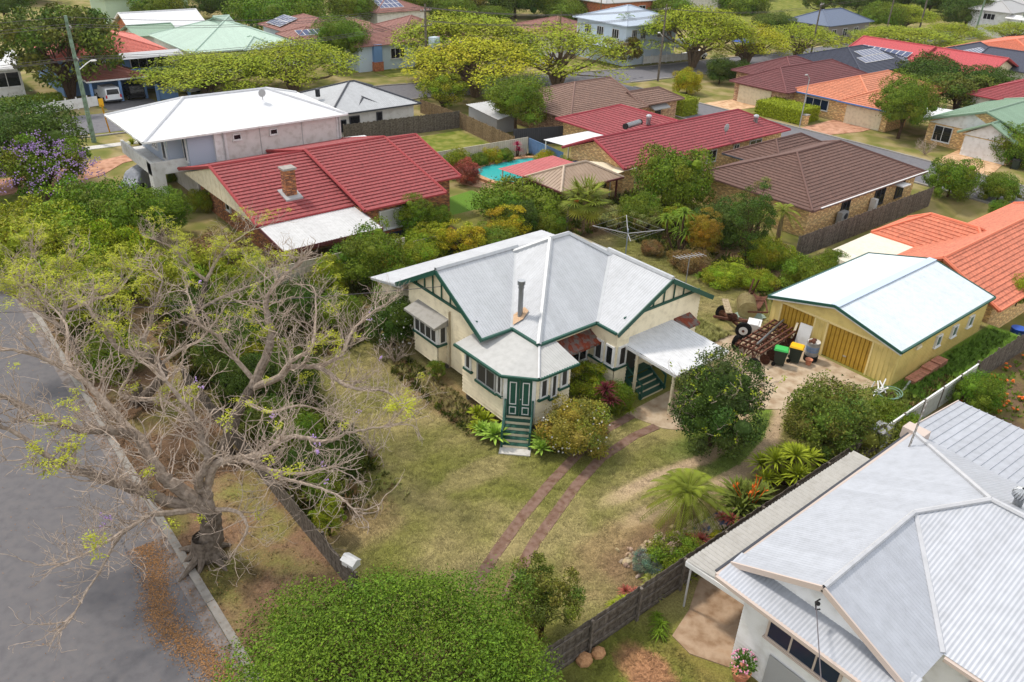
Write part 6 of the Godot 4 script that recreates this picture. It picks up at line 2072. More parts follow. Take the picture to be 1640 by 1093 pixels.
func hedge(label: String, x0: float, x1: float, z0: float, z1: float, h: float, m: Material, group := "") -> void:
	var p := thing("hedge", label, "hedge", v3((x0 + x1) / 2, 0, (z0 + z1) / 2), 0.0, group)
	var s := v3(x1 - x0, h, z1 - z0)
	var b := MB.new()
	b.col = Color(0.8, 0.85, 0.7)
	b.box(v3(0, h * 0.48, 0), s * 0.93)
	rng.seed = hash(label)
	var n := int((s.x * s.z + (s.x + s.z) * 2 * h) * 130)
	for i in n:
		var o := v3(rr(-0.5, 0.5) * s.x, rr(0.02, 1) * h, rr(-0.5, 0.5) * s.z)
		var nn := Vector3.UP
		match rng.randi() % 3:
			0: o.y = h
			1:
				o.x = s.x * 0.5 * (1 if rng.randf() < 0.5 else -1); nn = v3(signf(o.x), 0, 0)
			2:
				o.z = s.z * 0.5 * (1 if rng.randf() < 0.5 else -1); nn = v3(0, 0, signf(o.z))
		o += v3(rr(-0.06, 0.06), rr(-0.06, 0.06), rr(-0.06, 0.06))
		var nrm := (nn + v3(rng.randfn(0, 0.5), rng.randfn(0.2, 0.5), rng.randfn(0, 0.5))).normalized()
		var ax := nrm.cross(v3(rng.randfn(0, 1), rng.randfn(0, 1), rng.randfn(0, 1))).normalized()
		var k := rr(0.6, 1.0)
		b.col = Color(k, k, k * 0.9)
		b.leaf(o, ax, nrm, 0.2, 0.11)
	part("foliage", b, m, p)

# strap-leaved rosette in unit size
func rosette_mesh(n: int, l: float, w: float, droop: float, lift: float, seed_: int) -> ArrayMesh:
	var b := MB.new()
	rng.seed = seed_
	for i in n:
		var a := TAU * i * 0.618 + rr(-0.2, 0.2)
		var t := lift * (1.0 - float(i) / n * 0.85) + rr(-0.08, 0.08)
		var d := v3(cos(a) * cos(t), sin(t), sin(a) * cos(t))
		var s := v3(-sin(a), 0, cos(a)) * w * 0.5
		var k := rr(0.65, 1.0)
		b.col = Color(k, k, k * 0.9)
		var last := Vector3.ZERO
		var ws := [0.7, 1.0, 0.8, 0.05]
		for j in 3:
			var u0 := j / 3.0
			var u1 := (j + 1) / 3.0
			var p0 := d * l * u0 - Vector3.UP * droop * u0 * u0 * l
			var p1 := d * l * u1 - Vector3.UP * droop * u1 * u1 * l
			b.quad(p0 - s * ws[j], p1 - s * ws[j + 1], p1 + s * ws[j + 1], p0 + s * ws[j])
	return b.mesh()

func rosette(label: String, at: Vector3, scale_: float, mesh: ArrayMesh, m: Material, called := "agave", category := "plant", group := "", heads := [], stem := 0.0) -> void:
	var p := thing(called, label, category, at, at.x * 3.0, group)
	if heads.is_empty(): heads = [[0.0, 0.0, 0.0, 1.0]]
	for q in heads:
		var o := MeshInstance3D.new()
		o.mesh = mesh
		o.material_override = m
		o.name = "leaf_rosette"
		o.position = v3(q[0], q[1], q[2])
		o.scale = Vector3.ONE * scale_ * q[3]
		o.rotation.y = q[0] * 5.0
		p.add_child(o, true)
		if q[1] > 0.3:
			var b := MB.new()
			b.tube([v3(q[0] * 0.3, 0, q[2] * 0.3), v3(q[0] * 0.8, q[1] * 0.5, q[2] * 0.8), v3(q[0], q[1], q[2])], 0.09, 0.06, 6)
			part("stem", b, M.bark, p)

func palm(label: String, at: Vector3, h: float, fl: float, nf: int, kind: String, m: Material, called := "palm_tree", group := "") -> Node3D:
	var p := thing(called, label, "palm", at, at.x, group)
	rng.seed = int(absf(at.x * 100.0))
	var b := MB.new()
	b.tube([Vector3.ZERO, v3(0.03, h * 0.5, 0), v3(0, h, 0)], 0.2 if kind == "feather" and h < 3 else 0.13, 0.13 if h < 3 else 0.09, 9)
	part("trunk", b, M.barkpale, p)
	var up := v3(0, h, 0)
	for i in nf:
		b = MB.new()
		var a := TAU * i * 0.618
		var t := lerpf(1.25, -0.5, float(i) / nf)
		var d := v3(cos(a) * cos(t), sin(t), sin(a) * cos(t))
		var s := v3(-sin(a), 0, cos(a))
		var k := rr(0.5, 1.0)
		b.col = Color(k, k, k * 0.8) if i < nf * 0.8 else Color(k, k * 0.82, k * 0.6)
		if kind == "feather":
			var pts := []
			for j in 8:
				var u := j / 7.0
				pts.append(up + d * fl * u - Vector3.UP * fl * 0.62 * u * u)
			b.tube(pts, 0.025, 0.008, 4)
			for j in range(2, 26):
				var u := j / 26.0
				var o := up + d * fl * u - Vector3.UP * fl * 0.62 * u * u
				var fw := (d - Vector3.UP * 1.24 * u).normalized()
				for g in [-1, 1]:
					var ld: Vector3 = (s * g + fw * 0.75 - Vector3.UP * 0.25).normalized()
					b.leaf(o, ld, (Vector3.UP + s * g * 0.4).normalized(), fl * 0.27 * (1.0 - absf(u - 0.4) * 0.9), 0.034)
		else:
			var c := up + d * fl * 0.6
			b.tube([up, c], 0.02, 0.015, 4)
			for j in 15:
				var f := (j - 7) / 7.0 * 1.9
				var fw := d * cos(f) + s * sin(f)
				b.leaf(c, (fw - Vector3.UP * 0.25).normalized(), (Vector3.UP * 0.8 + d * 0.3).normalized(), fl * 0.62, 0.12)
		part("frond", b, m, p)
	return p

# ---------------------------------------------------------------- bare jacarandas along traced limbs
func smooth(l: Array, steps: int) -> Array:
	var out := []
	for i in l.size() - 1:
		var p0: Vector3 = l[maxi(i - 1, 0)]
		var p1: Vector3 = l[i]
		var p2: Vector3 = l[i + 1]
		var p3: Vector3 = l[mini(i + 2, l.size() - 1)]
		for k in steps:
			var t := float(k) / steps
			out.append(p1.cubic_interpolate(p2, p0, p3, t))
	out.append(l[-1])
	return out

var tips := []
func twig(b: MB, o: Vector3, d: Vector3, l: float, r: float, depth: int) -> void:
	var pts := [o]
	var p := o
	var w := d
	var seg := 5
	for i in seg:
		w = (w + v3(rr(-0.42, 0.42), rr(-0.25, 0.4), rr(-0.42, 0.42))).normalized()
		p += w * l / seg
		pts.append(p)
	var k := rr(0.75, 1.0)
	b.col = Color(k, k * 0.97, k * 0.93)
	b.tube(pts, r, maxf(r * 0.45, 0.006), 4 if depth > 1 else 3)
	if depth > 0:
		var n := 3 if depth > 1 else 3
		for i in n:
			var at: Vector3 = pts[rng.randi_range(1, seg)]
			twig(b, at, (w * 0.7 + v3(rng.randfn(0, 0.6), rng.randfn(0.15, 0.45), rng.randfn(0, 0.6))).normalized(), l * rr(0.45, 0.75), maxf(r * 0.55, 0.007), depth - 1)
	else: tips.append(p)

func jacaranda(label: String, limbs: Array) -> void:
	var base := v3(limbs[0][2][0][0], 0.06, limbs[0][2][0][2])
	var p := thing("jacaranda_tree", label, "tree", base)
	rng.seed = hash(label)
	tips = []
	var tw := MB.new()
	var first := true
	for q in limbs:
		var l := []
		for e in q[2]: l.append(v3(e[0], e[1], e[2]) - base)
		var s := smooth(l, 6)
		for i in range(1, s.size() - 1): s[i] += v3(rr(-1, 1), rr(-1, 1), rr(-1, 1)) * q[0] * 0.16
		var b := MB.new()
		var k := 0.32 if first else 0.55 if q[0] > 0.2 else 0.72 if q[0] > 0.12 else 0.95
		b.col = Color(k, k * 0.97, k * 0.92)
		b.tube(s, q[0], q[1], 9 if q[0] > 0.15 else 6)
		if first:
			b.ball(v3(0, 0.3, 0), v3(q[0] * 1.15, 0.55, q[0] * 1.15), 6, 10)
			for i in 9:   # flaring roots
				var a := TAU * i / 9 + rr(-0.2, 0.2)
				var e := v3(cos(a), 0, sin(a))
				b.tube([e * q[0] * 0.35 + v3(0, 0.9, 0), e * q[0] * 0.9 + v3(0, 0.3, 0), e * q[0] * rr(1.6, 3.0) + v3(0, -0.05, 0)], q[0] * 0.62, 0.05, 7)
		part("trunk" if first else "limb", b, M.barkgrey, p)
		if not first:
			var total := s.size()
			var length := 0.0
			for i in total - 1: length += s[i].distance_to(s[i + 1])
			var n := int(length / 0.25)
			for i in n:
				var t := lerpf(0.22, 1.0, float(i) / n)
				var at := int(t * (total - 1))
				var fw: Vector3 = (s[mini(at + 1, total - 1)] - s[maxi(at - 1, 0)]).normalized()
				var sd := fw.cross(Vector3.UP).normalized() * (1 if rng.randf() < 0.5 else -1)
				var d := (fw * rr(0.2, 0.9) + sd * rr(0.4, 1.0) + Vector3.UP * rr(-0.15, 0.7)).normalized()
				twig(tw, s[at], d, rr(0.7, 1.6) + 0.5 * (1 - t), clampf(lerpf(q[0], q[1], t) * 0.34, 0.014, 0.04), 2)
			for i in 4: twig(tw, s[-1], ((s[-1] - s[-3]).normalized() + v3(rng.randfn(0, 0.4), rng.randfn(0, 0.3), rng.randfn(0, 0.4))).normalized(), rr(0.9, 1.6), q[1], 2)
		first = false
	part("twigs", tw, M.barkgrey, p, "stuff")
	var b := MB.new()
	var bl := MB.new()
	var f := FastNoiseLite.new()
	f.seed = 4; f.frequency = 0.35
	for t in tips:
		var w: Vector3 = t + base
		var dens := f.get_noise_3d(w.x, w.y, w.z) + (0.32 if w.z < -41 else 0.0) + (0.1 if w.x < 9 and w.z < -34 else 0.0) - (0.1 if w.z > -33 else 0.0)
		if dens > 0.3:
			for i in 9:
				var a := rr(0, TAU)
				var d := v3(cos(a), rr(-0.4, 0.2), sin(a)).normalized()
				var k := rr(0.6, 1.0)
				b.col = Color(k, k, k * 0.8)
				for j in 3: b.leaf(t + d * rr(0.02, 0.1) * j + v3(rr(-0.12, 0.12), rr(-0.1, 0.1), rr(-0.12, 0.12)), (d + v3(-d.z, 0, d.x) * rr(-1, 1)).normalized(), v3(rr(-0.4, 0.4), 1, rr(-0.4, 0.4)).normalized(), 0.12, 0.04)
		elif dens < -0.64:
			for i in 5: bl.ball(t + v3(rr(-0.1, 0.1), rr(-0.1, 0.1), rr(-0.1, 0.1)), Vector3.ONE * rr(0.025, 0.05), 3, 4)
	if b.v.size(): part("leaves", b, LEAF.feather, p, "stuff")
	if bl.v.size(): part("blossom", bl, M.mauve, p, "stuff")

func plants() -> void:
	veg("A", "olive", 20.6, -108.7, 7.8, 10.6, "gum_tree", "big olive gum tree behind the tall green power pole", "tree", "")
	veg("R", "dark", 8.8, -76.8, 5.2, 6.8, "garden_tree", "dark spreading tree below the power pole, beside the purple blossoms", "tree", "")
	veg("U", "poin", 35.0, -103.2, 8.1, 4.1, "poinciana_tree", "broad flat-topped poinciana beside the blue gate panel", "tree", "poincianas along the cross street")
	veg("U", "poin", 44.9, -99.5, 7.6, 5.5, "poinciana_tree", "straggly poinciana with bare pale limbs behind the grey hipped roof", "tree", "poincianas along the cross street")
	veg("R", "green", 57.2, -108.8, 3.8, 7.2, "garden_tree", "tall green tree beside the pale blue column house", "tree", "")
	veg("U", "poin", 68.3, -93.8, 9.0, 8.1, "poinciana_tree", "large poinciana in the front yard of the cream house", "tree", "poincianas along the cross street")
	veg("U", "poiny", 63.1, -84.5, 8.7, 6.4, "poinciana_tree", "yellowest poinciana on the verge by the transformer pole", "tree", "poincianas along the cross street")
	veg("U", "poin", 75.9, -82.7, 8.9, 7.5, "poinciana_tree", "umbrella-shaped poinciana with forked trunk before the white panel fence", "tree", "poincianas along the cross street")
	veg("A", "greygreen", 64.2, -96.1, 2.4, 3.1, "garden_shrub", "round grey-green shrub below the transformer pole", "shrub", "")
	veg("A", "lime", 55.2, -80.2, 3.2, 4.3, "garden_tree", "feathery lime tree at the end of the driveway fence", "tree", "")
	veg("R", "mid", 55.7, -67.1, 3.4, 6.1, "mango_tree", "dense round mango tree beside the charcoal fence", "tree", "")
	veg("U", "poin", 105.5, -83.6, 8.0, 8.3, "poinciana_tree", "tallest poinciana beside the white picket fence", "tree", "poincianas along the cross street")
	veg("U", "poiny", 113.5, -79.2, 6.1, 5.9, "poinciana_tree", "twin-stemmed poinciana by the brown timber fence", "tree", "poincianas along the cross street")
	veg("U", "poin", 128.8, -79.6, 7.5, 4.9, "poinciana_tree", "poinciana on the corner before the navy roofed house", "tree", "poincianas along the cross street")
	veg("U", "poin", 157.8, -75.6, 9.1, 3.3, "poinciana_tree", "poinciana with many pale trunks behind the red solar roof", "tree", "poincianas along the cross street")
	veg("U", "poin", 171.5, -73.2, 5.7, 3.5, "poinciana_tree", "poinciana behind the dark navy gabled roof", "tree", "poincianas along the cross street")
	veg("U", "poin", 185.8, -67.5, 6.3, 3.6, "poinciana_tree", "poinciana below the white highset house", "tree", "poincianas along the cross street")
	veg("U", "poin", 182.9, -89.1, 6.4, 4.5, "jacaranda_tree", "half bare jacaranda behind the far row of poincianas", "tree", "")
	veg("R", "dark", 195.1, -81.3, 5.3, 7.2, "fig_tree", "tall dark fig tree beside the white highset house", "tree", "")
	veg("R", "yel", 89.4, -71.1, 2.0, 3.2, "garden_shrub", "yellow and green clipped shrub beside the side street corner", "shrub", "")
	veg("R", "dark", 99.0, -73.1, 2.0, 3.8, "garden_shrub", "dark upright shrub behind the yellow clipped shrub", "shrub", "")
	veg("R", "dark", 104.1, -73.3, 1.9, 2.3, "garden_shrub", "low dark shrub beside the maroon roof", "shrub", "")
	veg("A", "greygreen", 96.9, -90.8, 3.6, 4.1, "garden_tree", "grey-green bottlebrush tree before the pale blue highset house", "tree", "")
	veg("R", "mid", 51.6, -41.3, 3.0, 4.9, "lilly_pilly_tree", "bushy green tree behind the clothes hoist at the yard corner", "tree", "")
	veg("R", "mid", 92.3, -42.2, 3.3, 6.8, "bottlebrush_tree", "tall rust-tinged bottlebrush beside the cream garage door", "tree", "")
	veg("A", "olive", 112.7, -45.1, 4.9, 4.6, "wattle_tree", "wide olive wattle between the terracotta and green roofs", "tree", "")
	veg("R", "dark", 125.2, -54.9, 5.0, 3.7, "garden_tree", "dark green tree behind the terracotta hip roof", "tree", "")
	veg("R", "dark", 123.9, -46.2, 3.4, 4.2, "garden_tree", "dark tree beside the small crimson roof", "tree", "")
	veg("A", "pale", 140.6, -48.4, 3.2, 3.4, "garden_tree", "pale flowering tree above the crimson roof", "tree", "")
	veg("R", "green", 93.4, -29.9, 2.8, 3.3, "street_tree", "leafy green tree before the white garage of the green roofed house", "tree", "")
	veg("R", "mid", 78.9, -25.6, 1.7, 2.4, "garden_shrub", "rounded shrub at the side street kerb", "shrub", "")
	veg("R", "green", 74.3, -23.6, 1.0, 1.4, "clipped_shrub", "tight clipped green shrub beside the orange roof", "shrub", "")
	veg("R", "green", 76.0, -28.8, 2.0, 3.3, "garden_shrub", "loose green shrub at the end of the grey paling fence", "shrub", "")
	veg("R", "green", 12.2, -60.0, 3.2, 3.8, "lilly_pilly_tree", "rounded leafy tree before the covered car", "tree", "")
	veg("R", "green", 15.4, -58.8, 2.0, 3.7, "lilly_pilly_tree", "smaller rounded tree beside the red roofed brick house", "tree", "")
	veg("R", "lime", 19.5, -62.5, 1.0, 1.7, "clipped_shrub", "bright round shrub at the corner of the brick house", "shrub", "")
	veg("R", "lime", 7.3, -58.0, 3.7, 3.7, "garden_tree", "yellow-green bushy tree on the verge below the purple blossoms", "tree", "")
	veg("R", "mid", 20.2, -71.3, 0.8, 0.7, "garden_shrub", "small shrub against the two storey house wall", "shrub", "")
	veg("R", "lime", 22.0, -69.6, 1.5, 0.7, "garden_shrub", "row of low lime shrubs under the pale rear wall", "shrub", "")
	veg("R", "mid", 40.2, -47.3, 3.4, 2.3, "hedge_shrub", "long dense hedge shrub before the garden gazebo", "shrub", "")
	veg("R", "croton", 45.7, -33.0, 1.3, 3.5, "croton_shrub", "orange and yellow leaved croton in the back garden bed", "shrub", "")
	veg("A", "dark", 47.4, -30.4, 2.0, 6.1, "cypress_tree", "dark feathery tree in the back garden bed", "tree", "")
	veg("A", "pale", 56.5, -35.3, 1.5, 3.4, "garden_tree", "pale olive tree leaning over the brown tiled roof", "tree", "")
	veg("A", "silver", 58.3, -33.8, 1.7, 1.3, "garden_shrub", "silver-blue shrub beside the brown tiled house", "shrub", "")
	veg("R", "lime", 48.5, -29.2, 1.8, 1.8, "frangipani_tree", "small bright frangipani with a bare curved stem", "tree", "")
	veg("R", "mid", 47.4, -25.2, 1.7, 2.0, "bank_shrub", "low spreading shrub beside the shed roof", "shrub", "")
	veg("R", "mid", 51.0, -25.5, 1.1, 1.8, "bank_shrub", "weedy shrub behind the shed by the cream patio roof", "shrub", "")
	veg("R", "mid", 23.6, -42.8, 2.2, 3.6, "garden_shrub", "dense green shrub by the pale side fence of the red roofed house", "shrub", "")
	veg("R", "lime", 20.6, -43.2, 1.2, 2.5, "garden_shrub", "narrow lime shrub against the pale side fence", "shrub", "")
	veg("R", "dark", 20.3, -34.8, 1.5, 3.3, "flowering_shrub", "dark shrub dotted with white flowers at the house corner", "shrub", "")
	veg("R", "mid", 23.2, -38.9, 1.5, 2.1, "garden_shrub", "low green shrub under the side verandah roof", "shrub", "")
	veg("R", "lime", 30.0, -45.5, 1.8, 1.5, "garden_shrub", "lime leaved shrub along the north boundary", "shrub", "")
	veg("A", "yel", 31.1, -43.1, 2.0, 2.6, "golden_cane_palm", "clump of golden cane foliage beside the metal gate", "shrub", "")
	veg("A", "yel", 35.8, -43.7, 1.9, 2.6, "golden_cane_palm", "orange-tinged golden cane clump behind the tin roof", "shrub", "")
	veg("R", "mid", 30.4, -48.2, 1.4, 3.5, "garden_shrub", "dark shrub at the brick house rear corner", "shrub", "")
	veg("R", "mid", 32.2, -47.8, 1.2, 2.4, "garden_shrub", "shrub between the brick house and the bright lawn", "shrub", "")
	veg("R", "mid", 39.6, -43.1, 1.5, 1.5, "garden_shrub", "green shrub beside the leaning timber post", "shrub", "")
	veg("A", "pale", 45.4, -41.2, 2.3, 1.1, "dry_shrub", "dry straw-coloured shrub behind the clothes hoist", "shrub", "")
	veg("A", "pale", 46.0, -38.8, 1.6, 2.0, "dry_shrub", "pale scrub under the bushy corner tree", "shrub", "")
	veg("R", "dry", 43.0, -35.4, 0.9, 0.9, "dry_shrub", "low brown grass clump beside the clothes hoist", "shrub", "")
	veg("R", "dry", 43.4, -32.1, 1.4, 1.1, "dry_bromeliads", "tan bromeliad clump at the back bed edge", "shrub", "")
	veg("R", "lime", 43.5, -29.1, 1.6, 1.1, "bromeliad_clump", "bright green bromeliad clump along the back bed", "shrub", "")
	veg("R", "lime", 44.7, -27.4, 1.3, 1.0, "bromeliad_clump", "leafy green clump below the small frangipani", "shrub", "")
	veg("A", "mid", 20.2, -30.3, 0.6, 1.2, "garden_shrub", "small green shrub below the bay window", "shrub", "")
	veg("R", "azalea", 22.1, -21.4, 1.6, 2.6, "azalea_shrub", "olive azalea dotted with white flowers beside the front steps", "shrub", "")
	veg("R", "hedgedark", 27.5, -17.6, 2.1, 4.8, "duranta_shrub", "large dark clipped shrub with straggly top before the carport", "shrub", "")
	veg("R", "deepolive", 31.8, -14.0, 2.2, 3.3, "lilly_pilly_shrub", "big olive shrub at the end of the concrete apron", "shrub", "")
	veg("A", "deepolive", 13.5, -13.9, 1.5, 3.5, "mock_orange_shrub", "dusky small-leaved shrub at the strip driveway mouth", "shrub", "")
	veg("A", "lime", 25.5, -24.2, 1.4, 1.9, "golden_fern_shrub", "yellow feathery shrub under the rusty window hood", "shrub", "")
	veg("R", "mid", 26.1, -22.6, 0.9, 1.5, "garden_shrub", "green shrub beside the side stairs", "shrub", "")
	veg("R", "mid", 36.0, -13.6, 0.9, 1.4, "flower_shrub", "green shrub with red flowers beside the junk pile", "shrub", "")
	veg("R", "mid", 35.9, -12.4, 1.1, 1.4, "flower_shrub", "low mixed shrub beside the white lattice fence", "shrub", "")
	veg("R", "green", 41.9, -11.3, 1.2, 1.9, "tomato_bush", "leafy green bush in the orange flower garden", "shrub", "")
	veg("R", "lime", 56.8, -15.2, 1.1, 2.2, "garden_shrub", "green shrub by the blue drum behind the shed", "shrub", "")
	veg("R", "dark", 13.2, -33.1, 1.5, 2.8, "understorey_shrub", "dark shrub at the lawn edge below the bare jacarandas", "shrub", "")
	veg("R", "olive", 11.1, -30.7, 1.3, 2.0, "understorey_shrub", "mid-green shrub at the fence under the jacaranda limbs", "shrub", "")
	veg("R", "dark", 10.8, -26.8, 0.9, 1.8, "understorey_shrub", "dark rounded shrub inside the street fence", "shrub", "")
	veg("A", "lime", 10.0, -23.0, 0.8, 1.9, "understorey_shrub", "yellow fern-like shrub at the street fence end", "shrub", "")
	veg("R", "olive", 14.7, -40.2, 1.6, 2.2, "understorey_shrub", "leafy shrub below the pale side fence", "shrub", "")
	veg("R", "olive", 11.1, -37.7, 1.3, 2.2, "understorey_shrub", "shaded shrub on the verge behind the twisted trunk", "shrub", "")
	veg("R", "lime", 12.6, -47.8, 2.4, 2.7, "understorey_tree", "sparse yellow-green tree above the verge corner", "tree", "")
	veg("R", "lime", 9.1, -51.3, 2.8, 2.7, "understorey_tree", "yellow-green sapling over the street kerb", "tree", "")
	veg("A", "lime", 16.1, -47.5, 2.1, 2.6, "understorey_tree", "straggly lime tree before the brick house gable", "tree", "")
	veg("R", "dark", 13.2, -45.2, 1.9, 1.7, "understorey_shrub", "dark foliage mass at the street corner of the lot", "shrub", "")
	veg("R", "dry", 16.6, -50.8, 2.1, 2.0, "dry_shrub", "bare twiggy shrub beside the brick house", "shrub", "")
	veg("R", "dark", 25.2, -173.5, 4.5, 6.6, "distant_tree", "dark tree at the far edge beside the gum tree", "tree", "")
	veg("R", "mid", 48.4, -162.1, 4.9, 4.9, "distant_tree", "green tree before the distant brick gable", "tree", "")
	veg("R", "dark", 61.7, -165.3, 4.9, 5.1, "distant_tree", "dark tree above the pale green hip roof", "tree", "")
	veg("R", "green", 63.3, -142.3, 7.7, 6.2, "distant_tree", "wide green tree between the green roof and the solar roof", "tree", "")
	veg("R", "mid", 77.8, -143.6, 5.1, 6.5, "distant_tree", "green tree behind the tiled solar roof", "tree", "")
	veg("R", "mid", 96.5, -148.7, 4.4, 5.4, "distant_tree", "tree beside the far solar carport roof", "tree", "")
	veg("A", "greygreen", 107.0, -149.3, 6.9, 5.3, "bamboo_clump", "tall grey-green bamboo above the front yard poinciana", "bamboo", "")
	veg("R", "dark", 116.5, -141.7, 6.1, 6.4, "distant_tree", "dark tree behind the bamboo", "tree", "")
	veg("R", "mid", 173.3, -124.7, 5.7, 4.2, "distant_tree", "dark shrubby tree in the far park", "tree", "")
	veg("A", "olive", 191.2, -114.3, 5.4, 6.0, "distant_tree", "airy park tree behind the navy hip roof", "tree", "")
	veg("R", "dark", 197.5, -107.9, 5.4, 6.4, "distant_tree", "dark park tree beside the navy hip roof", "tree", "")
	veg("R", "dark", 215.3, -108.6, 5.6, 6.4, "distant_tree", "tall tree behind the bare jacaranda", "tree", "")
	veg("R", "dark", 216.1, -99.5, 5.1, 6.6, "distant_tree", "dark tree at the top of the hill road", "tree", "")
	veg("A", "olive", 177.2, -95.0, 3.1, 4.3, "distant_tree", "olive tree beside the navy hip roof", "tree", "")
	veg("R", "mid", 125.0, -135.6, 4.4, 3.2, "distant_tree", "tree before the brown tiled roof ridge", "tree", "")
	veg("R", "mid", 148.1, -125.1, 4.9, 3.9, "distant_tree", "tree behind the tallest poinciana", "tree", "")
	for q in [["R", "dark", 12.6, -38.0, 1.9, 2.6, "big dark shrub between the two tallest bare trunks and the lawn"], ["R", "mid", 14.8, -43.0, 2.0, 2.3, "wide mid-green shrub at the north end of the front lawn"], ["R", "dark", 11.4, -34.6, 1.5, 2.3, "dark shrub right behind the low street fence, deep under the limbs"], ["A", "lime", 13.0, -36.0, 1.6, 2.4, "light feathery bush leaning out over the lawn under the bare limbs"], ["R", "mid", 11.6, -29.0, 1.3, 1.8, "compact green shrub at the foot of the tall grey-limbed jacaranda"], ["R", "dark", 12.2, -26.6, 1.2, 1.7, "low dark shrub between the lawn and the street fence"], ["A", "mid", 10.9, -25.0, 1.0, 1.6, "airy green shrub before the last stretch of street fence"], ["R", "dark", 17.4, -41.0, 1.7, 2.2, "dark shrub between the dry twigs and the pale side fence"], ["R", "mid", 18.8, -38.6, 1.5, 2.1, "leafy shrub beside the verandah corner of the cottage"], ["A", "lime", 15.6, -45.0, 2.0, 2.6, "yellow-green bush before the near end of the pale side fence"], ["R", "mid", 7.0, -41.0, 1.6, 2.2, "green shrub standing on the verge under the S-curved trunk"], ["A", "lime", 7.4, -47.5, 2.4, 3.0, "spreading yellow-green bush on the verge beside the kerb"], ["A", "poin", 10.6, -54.0, 2.8, 3.4, "bright yellow-green bush below the rounded leafy tree"], ["R", "mid", 24.5, -46.0, 1.2, 1.8, "small dense shrub under the white patio roof edge"], ["R", "lime", 27.4, -43.2, 1.5, 1.9, "lime shrub beside the wire gate"], ["R", "mid", 33.4, -42.0, 1.6, 2.0, "green shrub behind the far corner of the tin verandah"], ["R", "dark", 37.4, -44.4, 1.6, 2.4, "dark shrub before the tan gazebo wall"], ["R", "mid", 46.4, -40.0, 1.8, 2.6, "leafy shrub beside the ponytail palm"], ["R", "dark", 49.6, -34.0, 2.2, 3.0, "dark dense shrub in the corner of the back garden bed"], ["A", "lime", 47.2, -36.6, 1.6, 2.6, "yellow-leaved bush behind the croton"]]:
		veg(q[0], q[1], q[2], q[3], q[4], q[5], "garden_shrub", q[6], "shrub", "")
	hedge("tight clipped box hedge beside the brown tiled brick house", 78.2, 81.0, -66.4, -62.4, 2.0, LEAF.lime)
	hedge("long clipped hedge before the terracotta roofed house", 87.6, 91.6, -58.6, -52.2, 1.7, LEAF.poin)
	hedge("low clipped hedge at the white house on the cross street", 8, 19, -107.2, -105.6, 1.2, LEAF.mid)
	var dur := find_child("duranta_shrub", false, false)
	var ds := MB.new()
	var dl := MB.new()
	rng.seed = 461
	tips = []
	for i in 46:
		var a := rr(0, TAU)
		var q := sqrt(rng.randf()) * 1.9
		twig(ds, v3(cos(a) * q, rr(2.6, 4.6) - q * 0.5, sin(a) * q), v3(cos(a) * 0.7, rr(0.2, 1.0), sin(a) * 0.7).normalized(), rr(0.5, 1.0), 0.02, 1)
	part("twigs", ds, M.barkgrey, dur, "stuff")
	for t in tips:
		if rng.randf() < 0.75:
			for j in 7:
				dl.col = Color.WHITE * rr(0.6, 1.0)
				dl.leaf(t + v3(rr(-0.1, 0.1), rr(-0.1, 0.1), rr(-0.1, 0.1)), v3(rr(-1, 1), rr(-0.3, 1), rr(-1, 1)).normalized(), v3(rr(-1, 1), 1, rr(-1, 1)).normalized(), 0.13, 0.08)
	part("yellow_leaves", dl, LEAF.lime, dur, "stuff")
	# white flowers
	for q in [["azalea_shrub", 1.6, 2.5, 90, 471], ["flowering_shrub", 1.5, 2.9, 120, 472]]:
		var host := find_child(q[0], false, false)
		var fb_ := MB.new()
		rng.seed = q[4]
		for i in q[3]:
			var d := v3(rng.randfn(0, 1), rng.randfn(0.2, 0.7), rng.randfn(0, 1)).normalized()
			fb_.ball(v3(d.x * q[1], q[2] * (0.5 + 0.48 * d.y), d.z * q[1]) * rr(0.92, 1.03), Vector3.ONE * rr(0.03, 0.055), 3, 5)
		part("blossom", fb_, M.white, host)
	# the purple flowering jacaranda at the side of the picture
	var p := veg("A", "mid", 10.2, -71.5, 3.8, 5.6, "flowering_jacaranda", "jacaranda covered in purple blossom by the white two storey house", "tree", "")
	var b := MB.new()
	rng.seed = 401
	for i in 230:
		var a := rr(0, TAU)
		var q := sqrt(rng.randf())
		var o := v3(cos(a) * q * 4.2, 5.2 - 2.4 * q * q + rr(-1.2, 0.3), sin(a) * q * 4.2)
		for j in 9:
			var k := rr(0.65, 1.0)
			b.col = Color(k, k * 0.95, k)
			b.ball(o + v3(rng.randfn(0, 0.17), rng.randfn(0, 0.14), rng.randfn(0, 0.17)), Vector3.ONE * rr(0.03, 0.065), 3, 5)
	part("blossom", b, M.mauve, p)
	# big tree in front of everything
	p = thing("street_tree", "broad dense bright green tree at the mouth of the strip driveways", "tree", v3(7.2, 0.06, -13.3))
	var c := crown("N", 0)
	for q in [["trunk", c[1], M.bark], ["crown", c[0], LEAF.near]]:
		var o := MeshInstance3D.new()
		o.mesh = q[1]
		o.material_override = q[2]
		o.name = q[0]
		o.scale = v3(5.3, 4.8, 5.0)
		p.add_child(o, true)
	# strap-leaved plants
	var agave := rosette_mesh(34, 1.0, 0.2, 0.25, 1.35, 1)
	var spiky := rosette_mesh(46, 1.0, 0.09, 0.35, 1.4, 2)
	var strap := rosette_mesh(40, 1.0, 0.07, 0.75, 1.45, 3)
	rosette("silvery green agave at the foot of the front stairs, street side", v3(19.25, 0.1, -24.0), 0.95, agave, LEAF.agave, "agave", "plant", "", [[0, 0.35, 0, 1.0], [0.55, 0.3, -0.4, 0.8]])
